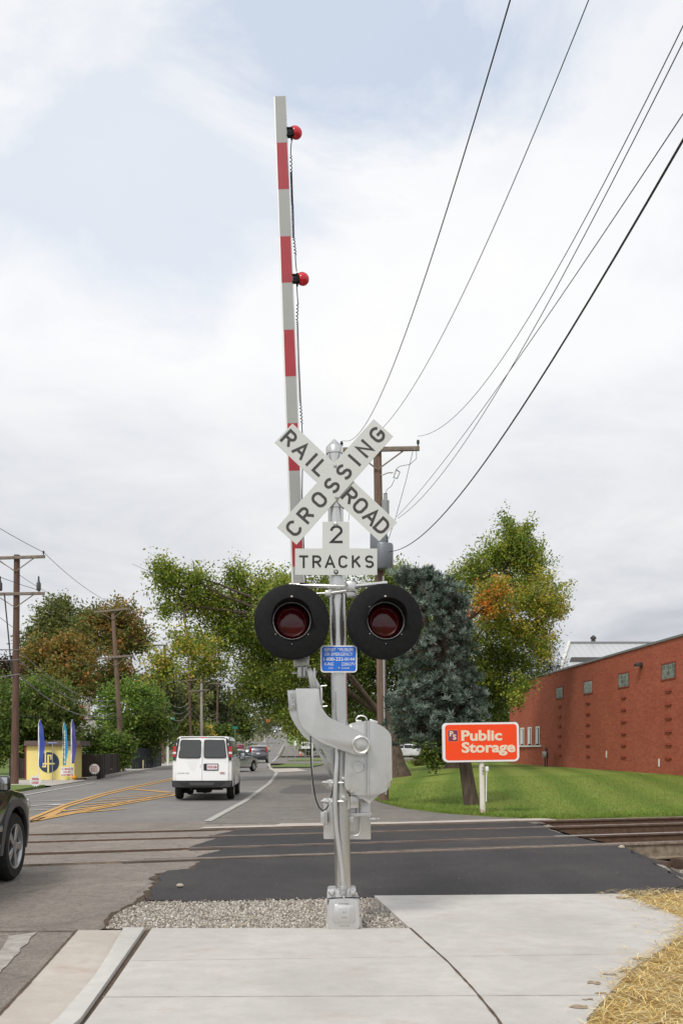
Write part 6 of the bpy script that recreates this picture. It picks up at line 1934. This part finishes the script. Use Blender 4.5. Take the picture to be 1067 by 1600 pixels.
for s_ in (-1, 1):
    dr = [(s_ * .012, .66), (s_ * .84, .66), (s_ * .85, 1.30), (s_ * .745, 2.0), (s_ * .70, 2.045), (s_ * .012, 2.06)]
    d_ = rear_panel(van, 'rear_door', subdiv(dr, .1), wp, .026, .03)
    fr_ = roundpoly([(s_ * .045, 1.40), (s_ * .79, 1.40), (s_ * .72, 2.0), (s_ * .045, 2.0)], .07)
    rear_panel(d_, 'window_seal', subdiv(fr_, .1), M['trim_and_shade'], .036, .008)
    gl2 = roundpoly([(s_ * .065, 1.425), (s_ * .765, 1.425), (s_ * .70, 1.975), (s_ * .065, 1.975)], .06)
    rear_panel(d_, 'window', subdiv(gl2, .1), M['vanglass'], .044, .008)
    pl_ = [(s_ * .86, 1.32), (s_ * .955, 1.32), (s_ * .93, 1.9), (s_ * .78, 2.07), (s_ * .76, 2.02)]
    rear_panel(van, 'corner_pillar_shade', subdiv(pl_, .1), M['trim_and_shade'], .03, .012)  # shadow and reflection on the white pillar, put in as a black panel
    for z0_, z1_, m_ in ((1.44, 1.53, 'tail'), (1.535, 1.60, 'plate'), (1.605, 1.78, 'tail')):
        t_ = rear_panel(van, 'tail_light', [(s_ * .865, z0_), (s_ * .975, z0_), (s_ * .955, z1_), (s_ * .855, z1_)], M[m_], .034, .04)
    for z in (.9, 1.36, 1.85):
        mb = MB(); mb.cyl(vrear(s_ * .845, z, .02) + Vector((0, 0, -.04)), vrear(s_ * .845, z, .02) + Vector((0, 0, .04)), .014, n=8); mb.build('hinge', M['white'], van)
rear_panel(van, 'roof_edge_shade', subdiv([(-.76, 2.05), (.76, 2.05), (.70, 2.085), (-.70, 2.085)]), M['trim_and_shade'], .012, .012)  # black strip added for the dark reflection along the white roof edge
rear_panel(van, 'brake_light', [(-.10, 2.06), (.10, 2.06), (.10, 2.09), (-.10, 2.09)], M['tail'], .024, .02)
mb = MB()
mb.prism([(-.98, -2.72, .64), (-.98, -2.92, .62), (-.92, -2.95, .44), (.92, -2.95, .44), (.98, -2.92, .62), (.98, -2.72, .64)], (0, 0, .02))
mb.prism([(-.98, -2.6, .66), (-.97, -2.90, .66), (-.55, -2.955, .66), (.55, -2.955, .66), (.97, -2.90, .66), (.98, -2.6, .66)], (0, 0, -.2), .02, 2)
bm_ = mb.build('bumper', M['trim_and_shade'], van)
mb = MB(); mb.prism([(-.42, -2.968, .60), (.42, -2.968, .60), (.36, -2.968, .50), (-.36, -2.968, .50)], (0, .02, 0), .004, 1); mb.build('bumper_step', mat('grey_plastic', (.06, .06, .06), .6), bm_)
mb = MB(); mb.box((0, -2.1, .34), (.5, .5, .2), None, .05); mb.box((-.62, -1.68, .30), (.4, .3, .2), None, .06); mb.cyl((-.6, -1.68, .36), (.6, -1.68, .36), .06, n=10); mb.lathe([(0, .16), (.12, .13), (.18, 0), (.12, -.13), (0, -.16)], (0, -1.68, .36), UX, 12)
mb.cyl((.62, -2.9, .40), (.62, -2.2, .42), .03, n=8); mb.box((-.35, -2.86, .42), (.06, .06, .14)); mb.box((.4, -2.86, .42), (.06, .06, .14))
mb.build('rear_axle', M['under'], van)
fp = rear_panel(van, 'plate_recess', roundpoly([(.045, .99), (.53, .99), (.53, 1.215), (.045, 1.215)], .03), M['trim_and_shade'], .036, .012)
lp_ = rear_panel(fp, 'licence_plate', [(.155, 1.02), (.505, 1.02), (.505, 1.19), (.155, 1.19)], M['plate'], .042, .006)
mb = MB(); text_shape(mb, 'ECB 538', vrear(.33, 1.07, .046), UX, UZ, .075, .02, 'CENTER', .29); mb.build('plate_number', mat('plate_red', S(176, 60, 84), .5), fp)
mb = MB(); text_shape(mb, 'SAVANA 2500', vrear(-.80, .885, .046), UX, UZ, .04, .0, 'LEFT', .37); mb.build('model_badge', M['ink'], van)
mb = MB(); text_shape(mb, 'GMC', vrear(.57, .885, .046), UX, UZ, .055, .03, 'LEFT', .18); mb.build('maker_badge', mat('badge_red', S(150, 40, 40), .4), van)
mb = MB(); mb.box(vrear(-.06, 1.15, .02), (.05, .03, .12), None, .01); mb.build('door_handle', M['white'], van)
# traffic further up the road
sedan_at = lambda px, Y: Vector(((px - CX) / F * Y, Y, H((px - CX) / F * Y, Y)))
q = sedan_at(362, 63)
sd_, sdx, _ = vehicle('car', 'silver sedan half hidden behind the white van', 'car', SEDAN, (q.x, q.y, q.z), RH + R(-24), paint('silver_paint_car', (.36, .37, .38)))
tails(sd_, sdx, SEDAN); plate_(sd_, -2.4, .6); heads(sd_, SEDAN, .62)
q = sedan_at(402.7, 98)
cs_, csx, _ = vehicle('suv', 'small dark silver SUV with tall red tail lights, up the road', 'car', SUV, (q.x - .1, q.y + 2.3, q.z), RH, paint('charcoal_paint', (.10, .10, .115)))
tails(cs_, csx, SUV, (1.05, 1.6), .17); plate_(cs_, -2.36, .92)
mb = MB(); mb.box((0, -2.33, .5), (1.7, .12, .22), None, .04); mb.build('bumper', M['trim_and_shade'], cs_)
q = sedan_at(374, 172)
rc_, rcx, _ = vehicle('suv', 'red SUV on the left side of the far road', 'car', SUV, (q.x, q.y, q.z), RH, paint('red_paint', (.30, .012, .02), .2))
tails(rc_, rcx, SUV, (1.05, 1.6), .17)
q = sedan_at(393, 165)
bc_, bcx, _ = vehicle('car', 'grey-blue oncoming sedan left of the small dark SUV', 'car', SEDAN, (q.x, q.y, q.z), RH + math.pi, paint('bluegrey_paint', (.20, .23, .27)))
heads(bc_, SEDAN, .66, True)
q = sedan_at(431, 470)
fc_, fcx, _ = vehicle('car', 'tiny oncoming car with lit headlights at the top of the road', 'car', SEDAN, (q.x, q.y, q.z), RH + math.pi, paint('far_dark_paint', (.08, .08, .085)))
heads(fc_, dict(SEDAN), .66, True)
# cars parked beyond the lawn
q = sedan_at(641, 100)
vehicle('car', 'white car parked beyond the lawn behind the maple trunk', 'car', SEDAN, (q.x, q.y, .45), R(-84), paint('white_car_paint', (.75, .75, .75), .1))
q = sedan_at(672, 104)
vehicle('car', 'blue car parked beyond the lawn near the sign', 'car', SEDAN, (q.x, q.y, .3), R(-70), paint('blue_car_paint', (.05, .09, .22), .4))

# ------------------------------------------------------------------ signals, signs and small things
g_or = mat('signal_yellow', S(226, 130, 26, .9), .5)
for i, (px, py, lab) in enumerate(((393, 1126, 'leftmost of three orange traffic signals over the far crossing'), (405.5, 1124.5, 'middle orange traffic signal over the far crossing'), (418.5, 1127, 'rightmost and widest of the three far orange traffic signals'))):
    c = P(px, py, 285)
    rt = empty('traffic_signal', c, 0, lab, 'traffic signal', 'traffic signals on the far span wire')
    mb = MB(); mb.box(c, (.55 if i < 2 else .95, .4, 1.15), None, .05)
    hd = mb.build('signal_head', g_or, rt, off=c)
    for k in (-1, 0, 1):
        mb = MB(); mb.lathe([(0, 0), (.15, 0), (.16, .1), (.13, .1)], c + Vector((0, -.21, k * .36)), YN, 12); mb.build('lens', M['ink'], hd, off=c)
    mb = MB(); mb.cyl(c + Vector((0, 0, .5)), c + Vector((0, 0, 1.5)), .04, n=6); mb.build('hanger', M['ink'], rt, off=c)
wire('black span wire carrying the far traffic signals', sagged(P(352, 1112, 285), P(470, 1113, 285), .5, 16), .05, 'span wires at the far crossing')
wire('second span wire just above the far traffic signals', sagged(P(352, 1108, 286), P(470, 1107, 286), .3, 16), .05, 'span wires at the far crossing')
def sign_post(name, label, base, h, panels, pr=.03, m='steel'):
    """panels: (dx, height, width, height of face, material, words, colour)"""
    base = Vector(base)
    rt = empty(name, base, 0, label, 'sign')
    mb = MB(); mb.cyl(base + Vector((0, 0, -.1)), base + Vector((0, 0, h)), pr, n=8); mb.build('post', M[m], rt, off=base)
    for dx, z, w, hh, mm, words, ink in panels:
        c = base + Vector((dx, -pr - .012, z))
        p_ = plate(rt, 'panel', c, w, hh, min(w, hh) * .12, mm, .01, off=base)
        if words:
            mb = MB()
            k = len(words)
            for i, t in enumerate(words):
                text_shape(mb, t, c + Vector((0, -.004, hh * (.5 - (i + .78) / (k + .25)))), UX, UZ, hh * .55 / k, .02, 'CENTER', w * .82)
            mb.build('lettering', ink, p_, off=base)
    return rt
M['sgreen'] = mat('street_sign_green', S(22, 128, 106, .9), .4)
M['blue_small'] = mat('street_sign_blue', S(88, 120, 180, .9), .4)
q = lt(262, 80)
sign_post('street_sign', 'green street name sign on a white post by the left pavement', q, 4.0, [(.2, 3.85, .78, .2, M['sgreen'], ['Ada Ave'], M['white'])], .09, 'white')
q = lt(367, 148)
sign_post('street_sign', 'small green street sign beyond the white van', q, 4.4, [(0, 4.3, .72, .38, M['sgreen'], None, None)])
q = lt(82, 43.6)
sign_post('street_sign', 'thin grey post with a small blue street name blade before the yellow wall', q, 1.76, [(0, 1.72, .46, .055, M['blue_small'], ['HIGH ST'], M['white'])], .017)
q = P(487, 1200, 27.5); q.z = 0
q = G(487.5, 1242); mb = MB(); mb.box(q + Vector((0, 0, .92)), (.055, .035, 1.9), None, .004); sgp = mb.build('marker_post', M['steel'], None, off=q, loc=q); tag(sgp, 'thin grey metal marker post standing in the lot', 'post')
q = lt(447, 118)
sign_post('road_sign', 'grey square road sign on a thin post near the grass island', q, 2.2, [(0, 2.0, .6, .75, M['steel'], None, None)])
q = lt(461, 105)
sign_post('road_sign', 'small pale road sign seen edge-on beyond the bend of the white line', q, 2.1, [(0, 1.95, .25, .5, M['white'], None, None)])
q = lt(477, 82)
sign_post('road_sign', 'white sign board partly hidden behind the gate arm mechanism', q, 2.0, [(.15, 1.7, 1.0, .55, M['white'], ['DRIVE'], M['ink'])])
q = lt(390, 300)
sign_post('road_sign', 'white sign under the far left traffic signal', q, 4.5, [(0, 3.6, 1.6, 1.0, M['white'], None, None)], .06)
q = lt(413, 300)
sign_post('road_sign', 'white post sign between the far traffic signals', q, 5.2, [(0, 4.2, .7, 1.4, M['white'], None, None)], .09, 'white')
# yellow sign wall of the apartments
KY = 46.0
kb = lt(78, KY); kb.z = 0.0
ks_ = empty('sign_wall', kb, 0, 'low pale yellow sign wall with a dark round emblem and brown cap', 'sign wall')
def K(px, py, dy=0.0): return P(px, py, KY + dy)
M['kyel'] = mottled('yellow_render', S(232, 214, 132, 1.0), S(238, 222, 146, 1.0), 1.5, .8)
M['kroof'] = mottled('brown_shingle', S(92, 78, 70, .8), S(110, 94, 84, .8), 12, .9)
M['kdark'] = mat('emblem_dark_teal', S(44, 62, 84), .5)
zb_ = 0.0
a, b = K(41, 1165), K(116, 1165)
mb = MB(); mb.prism([Vector((a.x, KY, -.1)), Vector((b.x, KY, -.1)), Vector((b.x, KY, b.z)), Vector((a.x, KY, a.z))], (0, 1.3, 0)); wl_o = mb.build('wall', M['kyel'], ks_, off=kb)
mb = MB(); mb.prism([K(36.5, 1165.5, -.2), K(126, 1165.5, -.2), K(124.5, 1157.5, -.1), K(38, 1157.5, -.1)], (0, 1.8, 0), .02, 1); mb.build('roof', M['kroof'], ks_, off=kb)
mb = MB(); mb.prism([Vector((a.x - .06, KY - .03, -.1)), Vector((a.x, KY - .03, -.1)), Vector((a.x, KY - .03, a.z)), Vector((a.x - .06, KY - .03, a.z))], (0, 1.3, 0)); mb.build('edge_trim', M['brick_dark'], ks_, off=kb)
cc_ = K(76.2, 1191.3, -.004); rr_k = 16.2 / F * KY
mb = MB(); mb.prism([cc_ + Vector((math.cos(R(a_)) * rr_k, 0, math.sin(R(a_)) * rr_k)) for a_ in range(0, 360, 9)], (0, -.012, 0)); em = mb.build('emblem', M['kdark'], wl_o, off=kb)
mb = MB()
def kbar(x0, y0, x1, y1, d):
    mb.prism([K(20 + x0 / 6.67, 1100 + y0 / 6.67, -.017 - d), K(20 + x1 / 6.67, 1100 + y0 / 6.67, -.017 - d), K(20 + x1 / 6.67, 1100 + y1 / 6.67, -.017 - d), K(20 + x0 / 6.67, 1100 + y1 / 6.67, -.017 - d)], (0, -.008, 0))
kbar(333, 500, 347, 660, 0); kbar(306, 644, 336, 660, .001); kbar(360, 528, 378, 716, 0); kbar(378, 528, 405, 542, .001); kbar(391, 542, 405, 580, .002); kbar(306, 614, 438, 630, .003); kbar(306, 630, 320, 660, .002)
mb.build('emblem_lines', M['kyel'], em, off=kb)
# feather banners
def banner(label, px0, py0, py1, wpx, Y, cols, flip=1, words=None):
    base = lt(px0, Y); base.z = 0
    top = P(px0, py0, Y); bot = P(px0, py1, Y)
    rt = empty('feather_banner', base, 0, label, 'banner', 'feather banners by the yellow sign wall')
    k = Y / F
    mb = MB(); hgt = top.z
    pp = [base + Vector((0, 0, -.05)), base + Vector((0, 0, hgt * .7)), base + Vector((0, 0, hgt * .92)), Vector((base.x + flip * wpx * k * .25, Y, top.z))]
    mb.tube(pp, .014, 6); mb.build('pole', M['white'], rt, off=base)
    n = 16
    h0 = bot.z
    edges = []
    for i in range(n + 1):
        t = i / n
        z = h0 + (top.z - h0) * t
        wv = wpx * k * (1 - max(0, (t - .72) / .28) ** 2 * .9) * (.82 + .18 * min(1, t * 4)) * (1 + .10 * math.sin(t * 9 + px0))
        off_ = flip * wpx * k * .25 * max(0, (t - .9) / .1) ** 2
        edges.append((off_, wv, z, .02 * math.sin(t * 11 + px0)))
    m0 = 0.0
    for ci, (f0, f1, m_) in enumerate(cols):
        mb = MB()
        vs = [[mb.bm.verts.new((base.x + o_ + flip * w_ * f0, Y - .012 + yo - ci * .001, z)), mb.bm.verts.new((base.x + o_ + flip * w_ * f1, Y - .012 + yo * 2 - ci * .001, z))] for o_, w_, z, yo in edges]
        for a_, b_ in zip(vs, vs[1:]): mb.bm.faces.new((a_[0], a_[1], b_[1], b_[0]))
        mb.build('cloth', m_, rt, off=base)
    if words:
        mb = MB(); text_shape(mb, words, Vector((base.x + flip * wpx * k * .55, Y - .05, h0 + .12)), UZ, Vector((-1, 0, 0)), wpx * k * .3, .02, 'LEFT', (top.z - h0) * .75); mb.build('lettering', M['white'], rt, off=base)
    return rt
BL1 = mottled('banner_royal_blue', S(62, 84, 168, .95), S(52, 70, 148, .95), 3, .6)
BL2 = mat('banner_violet_blue', S(74, 70, 140, .95), .6); BL3 = mat('banner_sky_blue', S(40, 150, 210, .95), .6); BG = mat('banner_lime', S(130, 176, 96, .95), .6); BD = mat('banner_navy', S(26, 50, 74, .95), .6)
banner('broad royal blue feather banner before the yellow wall', 60, 1124, 1197, 9, 45.2, [(0, .16, M['white']), (.16, 1.0, BL1)])
banner('narrow feather banner striped navy, lime and sky blue', 98.4, 1129, 1196, 7, 45.2, [(0, .25, BD), (.25, .45, BG), (.45, 1.0, BL3)], 1, 'LEASING')
banner('violet blue feather banner curling at the right end of the yellow wall', 111, 1124, 1193, 7.5, 45.2, [(0, .2, M['white']), (.2, 1.0, BL2)])
# star-shaped yard signs
def burst(label, px, py, rpx, Y, words):
    c = P(px, py, Y); base = Vector((c.x, Y, H(c.x, Y) + .02)); r = rpx / F * Y
    rt = empty('yard_sign', base, 0, label, 'yard sign', 'star-shaped yard signs')
    mb = MB()
    n = 16
    mb.prism([c + Vector((math.cos(R(360 * i / (2 * n))) * (r if i % 2 else r * .82), 0, math.sin(R(360 * i / (2 * n))) * (r if i % 2 else r * .82))) for i in range(2 * n)], (0, .01, 0))
    p_ = mb.build('panel', M['white'], rt, off=base)
    mb = MB()
    k = len(words); lh = r * 1.15 / k
    for i, t in enumerate(words): text_shape(mb, t, c + Vector((0, -.004, r * .58 - lh * (i + .85))), UX, UZ, lh * .68, .03, 'CENTER', r * 1.2)
    mb.build('lettering', mat('lettering_red', S(190, 34, 50), .5), p_, off=base)
    mb = MB()
    for dx in (-.06, .06): mb.cyl(base + Vector((dx, .012, -.1)), Vector((c.x + dx, Y + .012, c.z - r * .5)), .006, n=5)
    mb.build('wire_stake', M['steel'], rt, off=base)
burst('white star-shaped yard sign reading 90% leased, on the grass strip', 55.3, 1220, 9.4, 36.5, ['90%', 'LEASED'])
burst('white star-shaped yard sign before the dark board fence', 147.3, 1201.5, 8.6, 47, ['OCTOBER', 'MOVE IN', 'SPECIAL'])
# apartments board
c = P(104.5, 1205.5, 45.6); base = Vector((c.x, 45.6, .02)); k = 45.6 / F
rt = empty('apartment_board', base, 0, 'small white board advertising luxury apartments by the yellow wall', 'sign')
bdp = plate(rt, 'panel', c, 20 * k, 13.5 * k, .02, M['white'], .02, off=base)
mb = MB()
for i, t in enumerate(('1 & 2 BEDROOM', 'LUXURY', 'APARTMENTS')): text_shape(mb, t, c + Vector((0, -.004, (4.2 - 4.6 * i) * k - .05)), UX, UZ, 3 * k, .03, 'CENTER', (18 if i != 1 else 13) * k)
mb.build('lettering', mat('lettering_crimson', S(176, 30, 48), .5), bdp, off=base)
mb = MB()
for dx in (-9, 9): mb.cyl(base + Vector((dx * k, .02, -.1)), Vector((c.x + dx * k, 45.62, c.z)), .012, n=6)
mb.build('stake', M['white'], rt, off=base)
q = lt(116, 45.3); q.z = .16
mb = MB(); mb.ball((0, 0, 0), .11, (1.1, 1.1, .9), 3); mb.cyl((0, 0, .08), (.01, 0, .15), .018, .012, 6)
tag(mb.build('pumpkin', mat('pumpkin_orange', S(226, 150, 30, .9), .5), None, loc=q), 'small orange pumpkin on the ground by the white board', 'pumpkin')
# fences
def fence(label, pts, h, m, bw=.14):
    o_ = Vector(pts[0]); rt = empty('board_fence', o_, 0, label, 'fence')
    for a, b in zip(pts, pts[1:]):
        a, b = Vector(a), Vector(b)
        d = (b - a).normalized(); nn = Vector((-d.y, d.x, 0)); L = (b - a).length
        mb = MB(); x = 0
        while x < L - .02:
            mb.box(a + d * (x + bw / 2) + nn * rnd.choice((-.012, .012)) + Vector((0, 0, h / 2 + rnd.uniform(-.015, .015))), (bw * .94, .02, h), Euler((0, 0, math.atan2(d.y, d.x))))
            x += bw
        mb.build('board_panel', m, rt, off=o_)
        for t in (0, .5, 1):
            mb = MB(); q = a.lerp(b, t) + nn * .06; mb.box(q + Vector((0, 0, h / 2)), (.1, .1, h + .08), Euler((0, 0, math.atan2(d.y, d.x)))); mb.build('post', m, rt, off=o_)
    return rt
M['fence'] = mottled('dark_stained_boards', S(58, 50, 46, .8), S(76, 66, 60, .8), 6, .85, stretch=(3, 3, .3))
def gp3(px, Y): q = P(px, 1168, Y); q.z = .02; return q
fence('dark board fence beside the yellow sign wall, turning to follow the pavement', [gp3(112, 47.5), gp3(156, 48.5), gp3(187, 58)], 1.15, M['fence'])
fence('short dark fence at the far left behind the sign wall', [gp3(16, 47.5), gp3(42, 47.6)], 1.0, M['fence'])
fence('far dark fence beyond the leaning pole', [gp3(208, 66), gp3(236, 69), gp3(252, 78)], 1.45, mottled('blue_black_boards', S(52, 54, 62, .8), S(66, 68, 76, .8), 6, .8))
# little posts and the hydrant
def post_(label, px, Y, h, w, m, cat='bollard'):
    q = P(px, 1168, Y); q.z = .1
    mb = MB(); mb.box((0, 0, h / 2), (w, w, h), None, .015); mb.prism([(-w / 2, -w / 2, h), (w / 2, -w / 2, h), (w / 2, w / 2, h), (-w / 2, w / 2, h)], (0, 0, .03), .01, 1)
    tag(mb.build('bollard', m, None, loc=q), label, cat, 'posts along the left pavement')
YLW = mat('post_yellow', S(222, 186, 78, .9), .5)
post_('tall yellow marker post at the end of the dark board fence', 187.5, 60, 1.08, .10, YLW)
post_('short pale yellow post at the pavement edge', 223.5, 66, .55, .08, mat('post_pale_yellow', S(226, 204, 140, .9), .5))
q = P(170, 1168, 53); q.z = .1
rt = empty('fire_hydrant', q, 0, 'small red fire hydrant before the dark board fence', 'hydrant')
mb = MB(); mb.lathe([(.11, 0), (.11, .04), (.075, .05), (.075, .34), (.09, .36), (.09, .40), (.06, .46), (.02, .49), (0, .49)], q, UZ, 14)
mb.build('barrel', mat('hydrant_red', S(186, 56, 36, .9), .45), rt, off=q)
mb = MB(); mb.cyl(q + Vector((-.14, 0, .27)), q + Vector((.14, 0, .27)), .035, n=10); mb.cyl(q + Vector((0, -.14, .25)), q + Vector((0, 0, .25)), .045, n=10); mb.build('outlet', mat('hydrant_cap', S(206, 190, 180, .8), .5), rt, off=q)
for px, Y, lab in ((381, 190, 'small orange traffic cone by the far left kerb'), (469, 150, 'small orange and white cone on the far grass island')):
    q = lt(px, Y); q.z += .1
    rt = empty('traffic_cone', q, 0, lab, 'traffic cone', 'traffic cones')
    mb = MB(); mb.lathe([(.16, .02), (.05, .7), (0, .7)], q, UZ, 12); mb.box(q + Vector((0, 0, .015)), (.42, .42, .03)); mb.build('cone', mat('cone_orange', S(232, 96, 40, .9), .5), rt, off=q)
    mb = MB(); mb.lathe([(.115, .34), (.088, .5)], q, UZ, 12); mb.build('reflective_band', M['white'], rt, off=q)
# house among the trees
hb = lt(134, 72); hb.z = 0
hs = empty('house', hb, 0, 'white house with a grey roof and brick chimney among the left trees', 'house')
def hp(px, py, Y): return P(px, py, Y)
mb = MB(); mb.prism([hp(100, 1200, 72), hp(150, 1200, 72), hp(150, 1152, 72), hp(100, 1152, 72)], (0, 7, 0)); hw_ = mb.build('wall', mottled('white_siding', S(206, 208, 210, .9), S(222, 222, 222, .9), 1, .7), hs, off=hb)
mb = MB(); mb.prism([hp(92, 1153, 71.6), hp(157, 1153, 71.6), hp(147, 1128, 75), hp(100, 1128, 75)], (0, .1, .12)); rf_ = mb.build('roof', mottled('grey_shingles', S(140, 134, 132, .85), S(166, 160, 156, .85), 6, .9), hs, off=hb)
mb = MB(); mb.box(hp(132, 1118, 75) , (.75, .7, 1.8), None, .02); mb.build('chimney', mottled('pale_brick_chimney', S(190, 170, 156, .85), S(208, 196, 186, .85), 5, .9), rf_, off=hb)
mb = MB(); mb.box(hp(125.5, 1113, 74.8), (.5, .5, 1.0), None, .02); mb.build('chimney', M['brick_dark'], rf_, off=hb)
for px in (116, 136):
    mb = MB(); mb.box(hp(px, 1165, 71.97), (.55, .03, .8)); wdw = mb.build('window', M['glass'], hs, off=hb)
    mb = MB()
    for dx in (-.3, .3): mb.box(hp(px, 1165, 71.95) + Vector((dx, 0, 0)), (.06, .05, .9))
    for dz in (-.43, .43): mb.box(hp(px, 1165, 71.95) + Vector((0, 0, dz)), (.54, .05, .06))
    mb.build('frame', M['white'], wdw, off=hb)
# loose bits near the viewer
q = G(281, 1389); q.z = .02
mb = MB(); mb.ball((0, 0, .018), .035, (1.2, .8, .6), 2)
tag(mb.build('loose_stone', mat('pale_stone', S(190, 176, 160, .85), .9), None, loc=q), 'single pale stone lying on the new black asphalt', 'stone')
q = G(970, 1326); q.z = .0
mb = MB(); mb.ball((0, 0, .02), .045, (1.2, .8, .8), 1)
tag(mb.build('loose_stone', mat('rusty_stone', S(196, 180, 164, .85), .9), None, loc=q), 'pale rock lying beside the near rail at the end of the asphalt', 'stone')
